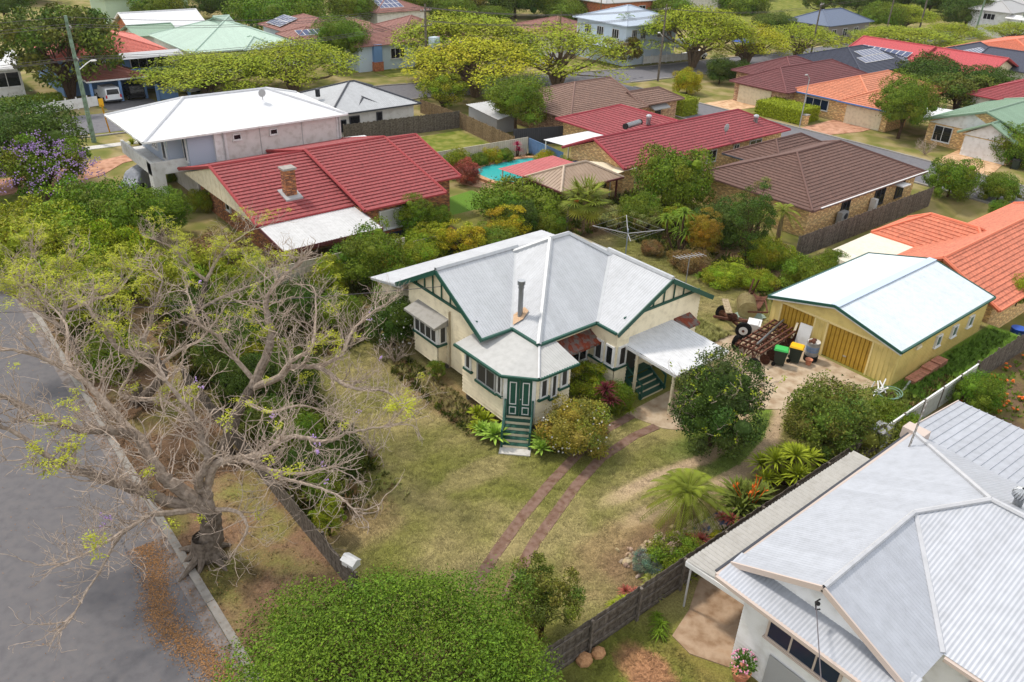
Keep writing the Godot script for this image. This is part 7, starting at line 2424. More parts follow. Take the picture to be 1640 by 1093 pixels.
	rosette("lime agave with a red flower behind the stair agave", v3(19.55, 0.1, -25.2), 0.8, agave, LEAF.lime, "agave", "plant", "", [[0, 0.35, 0, 1.0], [0.5, 0.5, 0.3, 0.8], [0.2, 0.3, -0.6, 0.7]])
	rosette("pair of bright agave rosettes on the driveway side of the front stairs", v3(20.85, 0.1, -22.3), 0.85, agave, LEAF.agave, "agave", "plant", "", [[0, 0.4, 0, 1.0], [-0.3, 0.3, 0.5, 0.85], [0.6, 0.35, -0.1, 0.8]])
	rosette("burgundy cordyline clump beside the yellow fern shrub", v3(25.3, 0.1, -22.7), 0.75, spiky, LEAF.burgundy, "cordyline", "plant", "", [[0, 1.3, 0, 1.0], [0.6, 1.1, 0.2, 0.9], [-0.4, 1.0, 0.4, 0.9], [0.3, 0.8, 0.7, 0.9], [0.9, 0.7, 0.6, 0.7]])
	rosette("striped strap plant at the foot of the side stairs", v3(26.5, 0.1, -22.0), 0.7, strap, LEAF.lime, "strap_plant")
	rosette("orange-flowered strelitzia clump by the paling fence", v3(25.2, 0.08, -13.7), 1.6, spiky, LEAF.strelitzia, "strelitzia", "plant", "", [[0, 0.2, 0, 1.0], [0.6, 0.1, 0.2, 0.9], [-0.6, 0.1, -0.1, 0.9], [0.1, 0.2, -0.5, 0.9]])
	b = MB.new()
	rng.seed = 411
	p = thing("strelitzia_flowers", "orange strelitzia flower heads above the dark strap leaves", "flowers", v3(25.3, 0.1, -13.6))
	for i in 9:
		b = MB.new()
		var o := v3(rr(-0.9, 0.9), rr(1.1, 1.5), rr(-0.7, 0.7))
		b.tube([v3(o.x * 0.3, 0.2, o.z * 0.3), o], 0.02, 0.02, 4)
		for j in 4: b.leaf(o, v3(rr(-0.6, 0.6), rr(0.3, 1), rr(-0.6, 0.6)).normalized(), v3(rr(-1, 1), 0.3, rr(-1, 1)).normalized(), 0.2, 0.06)
		part("flower", b, M.orangepaint, p)
	rosette("many-headed bright dracaena beside the carport roof edge", v3(28.2, 0.08, -13.7), 1.0, spiky, LEAF.lime, "dracaena", "plant", "", [[0, 1.4, 0, 1.0], [0.8, 1.2, 0.2, 1.0], [-0.8, 1.1, -0.2, 1.0], [0.4, 1.0, -0.8, 1.0], [-0.4, 0.9, 0.6, 1.0], [1.1, 0.8, 0.7, 0.9], [0.2, 1.7, -0.3, 0.9], [-1.0, 0.7, 0.6, 0.9], [0.0, 0.7, 0.9, 0.9], [0.7, 0.6, -0.4, 0.9], [-0.6, 0.5, -0.6, 0.9], [1.3, 0.5, 0.0, 0.8], [-0.2, 1.2, 0.3, 0.9]])
	var k := 0
	for q in [[18.9, -13.2, 0.6, "lime", "pale lime spiky plant at the fence corner of the stone bed", "spiky_plant"], [19.7, -12.95, 0.7, "lime", "second lime spiky plant against the paling fence", "spiky_plant"], [18.3, -13.0, 0.6, "pale", "pale variegated spiky plant at the end of the stone bed", "spiky_plant"], [16.9, -13.2, 0.55, "lime", "lone lime tufted plant beside the pink bromeliad", "spiky_plant"], [17.5, -13.1, 0.5, "pinkred", "pink and red bromeliad against the paling fence", "bromeliad"], [21.8, -13.5, 0.55, "pinkred", "red bromeliad cluster below the palm", "bromeliad"], [22.3, -13.2, 0.65, "yel", "golden spiky plant below the palm by the fence", "spiky_plant"], [23.8, -13.5, 0.5, "pinkred", "rosy bromeliad on the dark plastic sheeting", "bromeliad"], [20.9, -13.1, 0.6, "lime", "yellow-green spiky plant in the middle of the stone bed", "spiky_plant"], [17.2, -11.6, 0.6, "green", "dark green grassy clump on the driveway side of the paling fence", "strap_plant"]]:
		rosette(q[4], v3(q[0], 0.1, q[1]), q[2], strap if k % 3 == 0 else spiky, LEAF[q[3]], q[5], "plant", "", [[0, 0.15, 0, 1.0], [0.4, 0.1, 0.15, 0.8], [-0.3, 0.12, -0.25, 0.8]])
		k += 1
	veg("A", "mid", 20.2, -13.5, 1.3, 0.9, "ground_plants", "low leafy green plants filling the stone bed", "plant", "")
	veg("A", "silver", 19.0, -13.9, 0.7, 0.7, "succulent_clump", "grey-green succulents at the stone edging", "plant", "")
	veg("A", "lime", 22.6, -11.9, 0.9, 0.7, "ground_plants", "small yellow-flowered plants at the foot of the paling fence", "plant", "")
	rosette("large ponytail palm with drooping heads in the back garden bed", v3(44.6, 0.1, -34.2), 1.25, strap, LEAF.green, "ponytail_palm", "palm", "", [[0, 3.2, 0, 1.0], [0.5, 2.4, 0.8, 1.0], [-0.3, 1.6, 0.3, 0.95], [1.2, 2.6, -0.3, 0.9], [0.6, 1.3, 1.0, 0.9]])
	rosette("blue-grey agave by the leaning timber post", v3(39.6, 0.1, -42.6), 0.9, agave, LEAF.silver, "agave")
	rosette("big bright rosette plant at the front of the back bed", v3(43.6, 0.1, -33.2), 0.8, agave, LEAF.lime, "agave")
	for q in [[42.9, -29.8, "first green bromeliad along the grass edge of the back bed"], [43.8, -28.4, "second green bromeliad along the grass edge of the back bed"], [44.8, -27.0, "pale-centred bromeliad below the small frangipani"], [46.0, -26.2, "bromeliad nearest the shed in the back bed"]]:
		rosette(q[2], v3(q[0], 0.1, q[1]), 0.75, spiky, LEAF.agave if q[0] > 44.5 else LEAF.green, "bromeliad", "plant", "bromeliads along the back bed", [[0, 0.2, 0, 1.0], [0.7, 0.15, 0.4, 0.9], [0.6, 0.15, -0.5, 0.8]])
	palm("bushy date palm with arching yellow-green fronds on the front lawn", v3(22.4, 0.06, -14.9), 1.5, 1.95, 40, "feather", LEAF.palm)
	palm("fan palm with shaggy golden lower leaves behind the clothes hoist", v3(41.6, 0.06, -41.4), 2.6, 1.9, 30, "fan", LEAF.palm, "fan_palm")
	palm("small palm beside the silver shrub and paling fence", v3(53.4, 0, -31.6), 2.4, 1.7, 18, "feather", LEAF.palm)
	palm("young slender palm leaning over the neighbour's yard", v3(51.6, 0, -32.4), 2.0, 1.5, 14, "feather", LEAF.palm)
	palm("tall slim palm beside the brown gabled house", v3(93.0, 0, -101.5), 7.0, 2.6, 16, "feather", LEAF.green)
	palm("tall slim palm before the pale blue highset house", v3(98.5, 0, -92.4), 6.6, 2.5, 16, "feather", LEAF.green)
	palm("tall palm rising behind the tallest poinciana", v3(118.5, 0, -118.0), 7.5, 2.8, 16, "feather", LEAF.green)
	rosette("tall yellow-green cordyline on the verge before the white house", v3(21.2, 0, -84.0), 1.0, spiky, LEAF.lime, "cordyline", "plant", "", [[0, 2.4, 0, 1.0], [0.5, 1.2, 0.4, 1.0], [-0.6, 0.8, 0.3, 1.0], [0.3, 0.7, -0.6, 1.0], [-0.8, 0.3, -0.5, 1.0]])
	# crimson and red shrubs of the pool garden
	rosette("magenta cordyline before the cream pool fence", v3(50.0, 0.1, -59.9), 0.7, spiky, LEAF.magenta, "cordyline", "plant", "", [[0, 1.3, 0, 1.0], [0.2, 0.8, 0.1, 1.0]])
	k = 0
	for q in [[41.8, -58.6, 1.2, 2.6, "lime", "pale leaved shrub at the corner of the cream pool fence"], [41.2, -56.4, 1.2, 2.3, "pinkred", "red-tipped shrub beside the pool wall"], [45.2, -60.0, 1.0, 1.3, "mid", "low green shrub before the cream pool fence"], [46.8, -59.9, 0.9, 1.5, "yel", "yellow leaved shrub before the cream pool fence"], [48.4, -59.9, 0.9, 1.2, "mid", "small green shrub beside the magenta cordyline"], [51.0, -56.6, 1.1, 1.5, "yel", "golden strap shrub by the blue fence"], [51.0, -53.6, 1.0, 1.4, "lime", "bright lime shrub between the pool and the brick gable"], [42.2, -57.3, 0.8, 0.9, "pale", "white flowering plants on the pool wall"], [39.3, -66.8, 1.1, 0.9, "lime", "bright green shrub by the blue water tank"], [42.2, -65.6, 0.5, 1.2, "pale", "thin pale sapling in the empty yard"]]:
		veg("R", q[4], q[0], q[1], q[2], q[3], "garden_shrub", q[5], "shrub", "")
	# orange flower garden at the far side of the fence
	rng.seed = 421
	b = MB.new()
	var fl := MB.new()
	for i in 420:
		var x := rr(38.5, 50)
		var z := rr(-12.0, -6.0)
		if x < 36.5: continue
		for j in 7:
			b.col = Color.WHITE * rr(0.6, 1.0)
			b.leaf(v3(x, 0.06, z), v3(rr(-1, 1), rr(0.4, 1.2), rr(-1, 1)).normalized(), v3(rr(-1, 1), 0.6, rr(-1, 1)).normalized(), rr(0.12, 0.3), 0.07)
		if rng.randf() < 0.3:
			fl.col = Color.WHITE * rr(0.75, 1.0)
			for j in 3: fl.ball(v3(x + rr(-0.12, 0.12), rr(0.2, 0.36), z + rr(-0.12, 0.12)), v3(0.08, 0.05, 0.08), 3, 6)
	var g := part("flower_garden_foliage", b, LEAF.green, self, "stuff")
	g.set_meta("label", "low green leaves of the orange flower garden")
	g = part("orange_flower_foliage", fl, M.orangepaint, self, "stuff")
	g.set_meta("label", "orange flowers dotted through the garden behind the fence")
	# bare shrubs
	for q in [[13.9, -26.4, 1.4, "grey bare twiggy shrub at the lawn edge"], [79.4, -28.2, 1.6, "bare grey shrub at the side street verge"], [88.2, -37.0, 1.4, "bare twiggy shrub before the green roofed brick house"], [19.4, -33.2, 1.2, "reddish brown bare shrub near the bay window"], [18.0, -36.0, 1.4, "dry twiggy shrub at the north end of the lawn"]]:
		p = thing("bare_shrub", q[3], "shrub", v3(q[0], 0.05, q[1]))
		b = MB.new()
		rng.seed = int(q[0] * 100)
		for i in 9: twig(b, Vector3.ZERO, v3(rng.randfn(0, 0.6), 1, rng.randfn(0, 0.6)).normalized(), q[2], 0.035, 2)
		part("twigs", b, M.barkgrey, p, "stuff")
	# undergrowth in the beds below the jacarandas and along the boundary
	var um := MB.new()
	rng.seed = 431
	for i in 26:
		var d := v3(rng.randfn(0, 1), rr(0.1, 1.2), rng.randfn(0, 1)).normalized()
		um.leaf(d * rr(0.02, 0.1), d, v3(rng.randfn(0, 1), 1, rng.randfn(0, 1)).normalized(), rr(0.12, 0.26), 0.08)
	var mm := MultiMesh.new()
	mm.transform_format = MultiMesh.TRANSFORM_3D
	mm.use_colors = true
	mm.mesh = um.mesh()
	mm.instance_count = 8200
	var zones := [[9.7, 14.0, -46, -24, 1.2], [12, 33, -48.6, -39.5, 1.3], [36, 52, -46, -41, 1.1], [43.6, 51.5, -41, -24.4, 1.1], [18.6, 20.2, -33, -25, 0.6], [5.4, 9, -62, -44, 1.0], [13, 20, -46, -36, 0.9], [21.0, 25, -23.2, -21.6, 0.7], [35, 43.5, -13.6, -12.7, 0.8], [20, 31, -13.5, -12.7, 0.7], [40.5, 52, -60.4, -59.2, 0.7]]
	for i in 8200:
		var q: Array = zones[[0, 0, 0, 0, 0, 1, 1, 1, 2, 2, 3, 3, 3, 4, 5, 5, 6, 6, 6, 7, 8, 9, 10][rng.randi() % 23]]
		var o := v3(rr(q[0], q[1]), 0.06, rr(q[2], q[3]))
		var gap := fb.get_noise_2d(o.x * 0.8, o.z * 0.8)
		var s: float = q[4] * rr(0.6, 1.7) * (0.25 if gap < -0.15 else 1.0)
		mm.set_instance_transform(i, Transform3D(Basis(Vector3.UP, rr(0, TAU)).scaled(Vector3(s, s * rr(0.8, 1.6), s)), o))
		var t := rng.randf()
		var cc := Color(0.05, 0.075, 0.012).lerp(Color(0.17, 0.17, 0.025), t * t)
		if rng.randf() < 0.22: cc = Color(0.2, 0.13, 0.06)
		mm.set_instance_color(i, cc * rr(0.8, 1.3))
	var o := MultiMeshInstance3D.new()
	o.multimesh = mm
	o.material_override = M.blade
	o.name = "undergrowth"
	add_child(o)
	o.set_meta("kind", "stuff"); o.set_meta("label", "leafy undergrowth in the garden beds and under the bare trees")

func far_woods() -> void:
	rng.seed = 501
	var xf := []
	var tries := 0
	while xf.size() < 520 and tries < 6000:
		tries += 1
		var x := rr(10, 480)
		var z := rr(-460, -20)
		var far := x * 0.62 - z * 0.78   # distance along the view
		if far < 168 or far > 430: continue
		if x > 140 and x < 215 and z > -135 and z < -95 and rng.randf() < 0.8: continue
		if absf(z + 78 - (x - 190) * 0.05) < 8: continue
		var s := rr(3.0, 6.5)
		xf.append(Transform3D(Basis(Vector3.UP, rr(0, TAU)).scaled(v3(s, rr(0.55, 0.95) * s, s)), v3(x, 0, z)))
	for k in 2:
		var mm := MultiMesh.new()
		mm.transform_format = MultiMesh.TRANSFORM_3D
		mm.mesh = crown("T", k, 1.4)[0]
		mm.instance_count = xf.size() / 2
		for i in mm.instance_count: mm.set_instance_transform(i, xf[i * 2 + k])
		var o := MultiMeshInstance3D.new()
		o.multimesh = mm
		o.material_override = LEAF.mid if k == 0 else LEAF.olive
		o.name = numbered("distant_woods")
		add_child(o)
		o.set_meta("kind", "stuff"); o.set_meta("label", "distant tree cover beyond the last houses")

func palette() -> void:
	TX.grime = noise_tex(1, 0.012, 512, [[0.0, Color(0.86, 0.85, 0.83)], [0.45, Color(0.965, 0.965, 0.96)], [1.0, Color(1, 1, 1)]], 6)
	TX.roof = noise_tex(11, 0.02, 512, [[0.0, Color(0.9, 0.9, 0.895)], [0.5, Color(0.96, 0.96, 0.96)], [1.0, Color(1, 1, 1)]], 6)
	TX.fade = noise_tex(12, 0.03, 512, [[0.0, Color(0.7, 0.68, 0.68)], [0.38, Color(0.88, 0.87, 0.87)], [0.7, Color(0.98, 0.98, 0.98)], [1.0, Color(1, 1, 1)]], 7)
	TX.speck = noise_tex(2, 0.09, 256, [[0.0, Color(0.8, 0.8, 0.8)], [0.5, Color(0.95, 0.95, 0.95)], [1.0, Color(1, 1, 1)]], 3)
	TX.rusty = noise_tex(3, 0.02, 256, [[0.0, Color(0.35, 0.34, 0.34)], [0.42, Color(0.42, 0.38, 0.36)], [0.52, Color(0.42, 0.16, 0.08)], [0.75, Color(0.52, 0.22, 0.1)], [1.0, Color(0.36, 0.14, 0.08)]], 5)
	TX.iron = noise_tex(4, 0.016, 512, [[0.0, Color(0.4, 0.25, 0.18)], [0.3, Color(0.46, 0.31, 0.24)], [0.5, Color(0.33, 0.22, 0.19)], [0.8, Color(0.5, 0.34, 0.26)], [1.0, Color(0.62, 0.5, 0.42)]], 6)
	TX.field = noise_tex(5, 0.008, 512, [[0.0, Color(0.4, 0.43, 0.2)], [0.4, Color(0.5, 0.49, 0.27)], [0.62, Color(0.58, 0.53, 0.35)], [1.0, Color(0.66, 0.6, 0.45)]], 6)
	TX.asphalt = noise_tex(6, 0.028, 512, [[0.0, Color(0.88, 0.87, 0.87)], [0.5, Color(0.95, 0.945, 0.94)], [1.0, Color(1, 0.98, 0.96)]], 7)
	TX.stain = noise_tex(7, 0.012, 512, [[0.0, Color(0.76, 0.68, 0.6)], [0.35, Color(0.9, 0.86, 0.81)], [0.7, Color(1, 0.98, 0.95)], [1.0, Color(0.95, 0.9, 0.84)]], 6)
	TX.wood = noise_tex(8, 0.03, 256, [[0.0, Color(0.6, 0.58, 0.55)], [0.5, Color(0.85, 0.83, 0.8)], [1.0, Color(1, 1, 1)]], 4)
	TX.bkbrown = brick_tex(1, [Color(0.6, 0.36, 0.22), Color(0.5, 0.28, 0.18), Color(0.7, 0.46, 0.28), Color(0.42, 0.24, 0.17), Color(0.66, 0.4, 0.2)], Color(0.5, 0.42, 0.34))
	TX.bktan = brick_tex(2, [Color(0.86, 0.71, 0.48), Color(0.81, 0.65, 0.43), Color(0.9, 0.77, 0.55), Color(0.79, 0.62, 0.43)], Color(0.78, 0.68, 0.52))
	TX.bkmix = brick_tex(3, [Color(0.72, 0.56, 0.42), Color(0.6, 0.42, 0.32), Color(0.8, 0.66, 0.52), Color(0.5, 0.35, 0.28)], Color(0.66, 0.58, 0.5))
	TX.bkorange = brick_tex(4, [Color(0.72, 0.4, 0.24), Color(0.66, 0.34, 0.2), Color(0.76, 0.46, 0.3)], Color(0.6, 0.48, 0.4))
	for q in [["brickbrown", "bkbrown"], ["bricktan", "bktan"], ["brickmix", "bkmix"], ["brickorange", "bkorange"]]:
		var m := mat(q[0], Color.WHITE, 0.9, 0, q[1], 0.93)
		m.uv1_triplanar_sharpness = 20.0
	# name: colour, roughness, metal, texture, scale
	var P := {
		"white": [Color(0.88, 0.88, 0.88), 0.55, 0, "grime", 0.2], "glass": [Color(0.1, 0.11, 0.13), 0.08, 0, "", 1], "screen": [Color(0.22, 0.22, 0.22), 0.45, 0, "", 1],
		"glassgreen": [Color(0.35, 0.42, 0.38), 0.15, 0, "", 1], "glassblue": [Color(0.1, 0.16, 0.26), 0.1, 0, "", 1], "glasscurtain": [Color(0.72, 0.72, 0.7), 0.3, 0, "", 1],
		"concrete": [Color(0.62, 0.6, 0.58), 0.9, 0, "grime", 0.4], "asphalt": [Color(0.425, 0.42, 0.43), 0.92, 0, "asphalt", 0.13], "asphalt2": [Color(0.46, 0.46, 0.48), 0.92, 0, "asphalt", 0.1],
		"gutter_concrete": [Color(0.5, 0.49, 0.5), 0.9, 0, "stain", 0.3], "roadline": [Color(0.3, 0.3, 0.32), 0.9, 0, "", 1],
		"apron": [Color(0.72, 0.665, 0.59), 0.92, 0, "stain", 0.16], "redpath": [Color(0.5, 0.415, 0.38), 0.95, 0, "stain", 0.35], "paleconcrete": [Color(0.78, 0.77, 0.75), 0.9, 0, "grime", 0.5],
		"drive": [Color(0.68, 0.6, 0.52), 0.92, 0, "stain", 0.22], "drivepink": [Color(0.76, 0.6, 0.52), 0.92, 0, "stain", 0.15], "drivesand": [Color(0.82, 0.7, 0.58), 0.92, 0, "stain", 0.15],
		"field": [Color(0.95, 0.95, 0.95), 1.0, 0, "field", 0.06], "field_green": [Color(0.82, 0.9, 0.66), 1.0, 0, "field", 0.14], "lushlawn": [Color(0.4, 0.54, 0.2), 1.0, 0, "speck", 0.3],
		"cream": [Color(0.94, 0.89, 0.77), 0.6, 0, "grime", 0.25], "creamtrim": [Color(0.88, 0.83, 0.72), 0.6, 0, "grime", 0.3], "green": [Color(0.1, 0.3, 0.25), 0.5, 0, "", 1],
		"iron": [Color(0.735, 0.745, 0.76), 0.5, 0.15, "roof", 0.2], "ironcap": [Color(0.72, 0.73, 0.74), 0.5, 0.15, "roof", 0.2], "ironold": [Color(0.7, 0.7, 0.69), 0.6, 0.1, "roof", 0.2],
		"hoodgrey": [Color(0.58, 0.57, 0.55), 0.7, 0, "grime", 0.4], "rusthood": [Color.WHITE, 0.85, 0, "rusty", 0.35], "greytrim": [Color(0.62, 0.62, 0.62), 0.6, 0, "", 1], "steel": [Color(0.72, 0.73, 0.74), 0.35, 0.7, "", 1],
		"rust": [Color.WHITE, 0.9, 0, "iron", 0.5], "rustdark": [Color(0.7, 0.66, 0.64), 0.9, 0, "iron", 0.6], "black": [Color(0.1, 0.1, 0.1), 0.7, 0, "", 1], "whiteroof": [Color(0.85, 0.855, 0.865), 0.5, 0, "roof", 0.2],
		"shedyellow": [Color(0.88, 0.79, 0.5), 0.55, 0, "grime", 0.15], "shedochre": [Color(0.73, 0.58, 0.2), 0.5, 0, "grime", 0.3], "shedpale": [Color(0.9, 0.82, 0.58), 0.55, 0, "", 1], "shedroof": [Color(0.82, 0.855, 0.885), 0.5, 0, "roof", 0.2], "bluecap": [Color(0.7, 0.76, 0.84), 0.5, 0, "", 1],
		"whiteboard": [Color(0.9, 0.9, 0.9), 0.55, 0, "grime", 0.2], "irongrey": [Color(0.7, 0.715, 0.745), 0.5, 0.15, "roof", 0.2], "irongreycap": [Color(0.74, 0.745, 0.76), 0.5, 0.1, "roof", 0.2], "warmtrim": [Color(0.74, 0.68, 0.64), 0.6, 0, "", 1],
		"oldroof": [Color(0.68, 0.67, 0.65), 0.7, 0, "grime", 0.4], "whitewood": [Color(0.75, 0.73, 0.7), 0.8, 0, "wood", 0.6],
		"redtile": [Color(0.61, 0.275, 0.28), 0.75, 0, "fade", 0.22], "redcap": [Color(0.58, 0.2, 0.21), 0.75, 0, "", 1], "whitetin": [Color(0.78, 0.78, 0.78), 0.5, 0, "roof", 0.2], "maroon": [Color(0.34, 0.14, 0.15), 0.6, 0, "", 1], "navy": [Color(0.16, 0.2, 0.3), 0.7, 0, "", 1],
		"blush": [Color(0.84, 0.82, 0.805), 0.8, 0, "grime", 0.2], "bluegrey": [Color(0.66, 0.7, 0.76), 0.7, 0, "", 1], "tankblue": [Color(0.1, 0.3, 0.66), 0.5, 0, "", 1], "redbright": [Color(0.72, 0.1, 0.1), 0.5, 0, "", 1],
		"greytin": [Color(0.7, 0.71, 0.72), 0.5, 0.1, "roof", 0.2], "charcoal": [Color(0.22, 0.23, 0.26), 0.6, 0, "", 1], "render": [Color(0.85, 0.84, 0.82), 0.8, 0, "grime", 0.2],
		"crimson": [Color(0.62, 0.285, 0.305), 0.75, 0, "fade", 0.22], "crimsoncap": [Color(0.6, 0.21, 0.25), 0.75, 0, "", 1], "browntile": [Color(0.54, 0.43, 0.375), 0.8, 0, "fade", 0.22], "browncap": [Color(0.46, 0.35, 0.31), 0.8, 0, "", 1],
		"darktile": [Color(0.44, 0.325, 0.285), 0.8, 0, "fade", 0.22], "darkcap": [Color(0.38, 0.27, 0.24), 0.8, 0, "", 1], "orangetile": [Color(0.85, 0.5, 0.38), 0.75, 0, "fade", 0.22], "orangecap": [Color(0.85, 0.47, 0.35), 0.75, 0, "", 1],
		"creamroof": [Color(0.88, 0.85, 0.78), 0.6, 0, "roof", 0.2], "terracotta": [Color(0.84, 0.55, 0.42), 0.8, 0, "fade", 0.22], "terracottacap": [Color(0.8, 0.5, 0.38), 0.8, 0, "", 1], "maroontile": [Color(0.47, 0.27, 0.275), 0.8, 0, "fade", 0.22],
		"sage": [Color(0.52, 0.63, 0.54), 0.6, 0, "roof", 0.2], "navytile": [Color(0.24, 0.26, 0.33), 0.7, 0, "fade", 0.22], "brightred": [Color(0.74, 0.29, 0.31), 0.7, 0, "fade", 0.22], "slate": [Color(0.36, 0.41, 0.5), 0.6, 0, "roof", 0.2],
		"greywall": [Color(0.55, 0.52, 0.5), 0.8, 0, "", 1], "bluetin": [Color(0.68, 0.73, 0.79), 0.5, 0, "roof", 0.2], "palewall": [Color(0.76, 0.82, 0.87), 0.7, 0, "", 1], "dustytile": [Color(0.62, 0.44, 0.4), 0.8, 0, "fade", 0.22], "fibro": [Color(0.85, 0.82, 0.7), 0.8, 0, "grime", 0.2],
		"bluewall": [Color(0.42, 0.56, 0.74), 0.7, 0, "", 1], "mint": [Color(0.72, 0.81, 0.75), 0.6, 0, "roof", 0.2], "salmon": [Color(0.84, 0.46, 0.4), 0.75, 0, "fade", 0.22], "rustytile": [Color(0.5, 0.29, 0.24), 0.8, 0, "grime", 0.4], "sagewall": [Color(0.7, 0.78, 0.68), 0.7, 0, "", 1], "bluetrim": [Color(0.3, 0.45, 0.68), 0.6, 0, "", 1],
		"solar": [Color(0.22, 0.26, 0.4), 0.2, 0, "", 1], "cloth": [Color(0.88, 0.84, 0.74), 0.9, 0, "", 1], "greywood": [Color(0.5, 0.475, 0.45), 0.9, 0, "wood", 0.5], "woodwarm": [Color(0.62, 0.54, 0.43), 0.9, 0, "wood", 0.5], "brownwood": [Color(0.5, 0.34, 0.22), 0.9, 0, "wood", 0.4], "palewood": [Color(0.74, 0.68, 0.58), 0.9, 0, "wood", 0.8],
		"palepanel": [Color(0.64, 0.65, 0.63), 0.8, 0, "grime", 0.4], "fencecream": [Color(0.79, 0.76, 0.7), 0.6, 0, "grime", 0.2], "fenceblue": [Color(0.4, 0.52, 0.68), 0.6, 0, "grime", 0.3], "copperpole": [Color(0.52, 0.63, 0.56), 0.85, 0, "wood", 0.3], "wire": [Color(0.4, 0.38, 0.4), 0.6, 0, "", 1], "yellow": [Color(0.88, 0.66, 0.06), 0.6, 0, "", 1],
		"carwhite": [Color(0.86, 0.87, 0.88), 0.25, 0, "", 1], "carblack": [Color(0.06, 0.065, 0.08), 0.25, 0, "", 1], "rubber": [Color(0.12, 0.12, 0.12), 0.9, 0, "", 1], "cover": [Color(0.6, 0.62, 0.67), 0.6, 0, "grime", 0.4],
		"bingreen": [Color(0.11, 0.17, 0.14), 0.55, 0, "", 1], "lidgreen": [Color(0.2, 0.66, 0.3), 0.45, 0, "", 1], "lidyellow": [Color(0.92, 0.7, 0.08), 0.45, 0, "", 1], "palebluepaint": [Color(0.6, 0.7, 0.84), 0.6, 0, "grime", 1], "paleolive": [Color(0.64, 0.6, 0.43), 0.8, 0, "stain", 0.5], "netgreen": [Color(0.56, 0.63, 0.58), 0.9, 0, "", 1],
		"paverpink": [Color(0.72, 0.5, 0.42), 0.95, 0, "grime", 0.8], "hose": [Color(0.45, 0.58, 0.52), 0.6, 0, "", 1], "orangepaint": [Color(0.86, 0.42, 0.08), 0.7, 0, "", 1], "coping": [Color(0.78, 0.62, 0.5), 0.9, 0, "stain", 0.6], "pooldeck": [Color(0.74, 0.62, 0.52), 0.9, 0, "stain", 0.3], "poolwater": [Color(0.22, 0.66, 0.66), 0.08, 0, "", 1],
		"redtin": [Color(0.72, 0.38, 0.38), 0.6, 0, "grime", 0.2], "tantin": [Color(0.63, 0.54, 0.46), 0.6, 0, "grime", 0.2], "tancap": [Color(0.68, 0.6, 0.52), 0.6, 0, "", 1], "sandstone": [Color(0.76, 0.6, 0.46), 0.95, 0, "stain", 1.2], "stone": [Color(0.66, 0.6, 0.53), 0.95, 0, "", 1], "plastic": [Color(0.24, 0.28, 0.38), 0.45, 0, "", 1], "pink": [Color(0.9, 0.6, 0.72), 0.8, 0, "", 1],
		"mauve": [Color(0.72, 0.6, 0.82), 0.8, 0, "", 1], "ruststain": [Color(0.8, 0.7, 0.6), 0.9, 0, "stain", 1.5], "bark": [Color(0.36, 0.29, 0.23), 0.95, 0, "wood", 0.8], "barkpale": [Color(0.55, 0.48, 0.4), 0.95, 0, "wood", 0.8], "barkgrey": [Color(0.82, 0.77, 0.735), 0.95, 0, "wood", 0.7], "blade": [Color.WHITE, 0.9, 0, "", 1], "trimred": [Color(0.6, 0.2, 0.2), 0.7, 0, "", 1],
	}
	for k in P:
		var q: Array = P[k]
		mat(k, q[0], q[1], q[2], q[3], q[4], 0.25 if q[1] > 0.85 else 0.5)
	M.blade.backlight_enabled = true
	M.blade.backlight = Color(0.25, 0.25, 0.1)
	M.leaf_green = leafmat("leaf_green", Color(0.3, 0.42, 0.14))
	var G := {"olive": Color(0.41, 0.47, 0.16), "olive_": Color(0.55, 0.48, 0.14), "dark": Color(0.32, 0.41, 0.12), "mid": Color(0.45, 0.53, 0.12), "green": Color(0.43, 0.54, 0.12), "lime": Color(0.58, 0.63, 0.14), "poin": Color(0.59, 0.64, 0.09), "poiny": Color(0.68, 0.68, 0.09), "feather": Color(0.68, 0.7, 0.17), "yel": Color(0.72, 0.68, 0.14),
		"greygreen": Color(0.57, 0.52, 0.26), "pale": Color(0.6, 0.6, 0.36), "croton": Color(0.66, 0.53, 0.15), "silver": Color(0.5, 0.57, 0.53), "dry": Color(0.56, 0.46, 0.3), "azalea": Color(0.64, 0.6, 0.25), "hedgedark": Color(0.29, 0.38, 0.14), "deepolive": Color(0.45, 0.49, 0.18),
		"near": Color(0.42, 0.54, 0.13), "agave": Color(0.62, 0.75, 0.31), "burgundy": Color(0.42, 0.16, 0.2), "magenta": Color(0.68, 0.1, 0.34), "pinkred": Color(0.7, 0.38, 0.34), "strelitzia": Color(0.44, 0.49, 0.20), "palm": Color(0.5, 0.55, 0.17)}
	for k in G: LEAF[k] = leafmat("foliage_" + k, G[k])

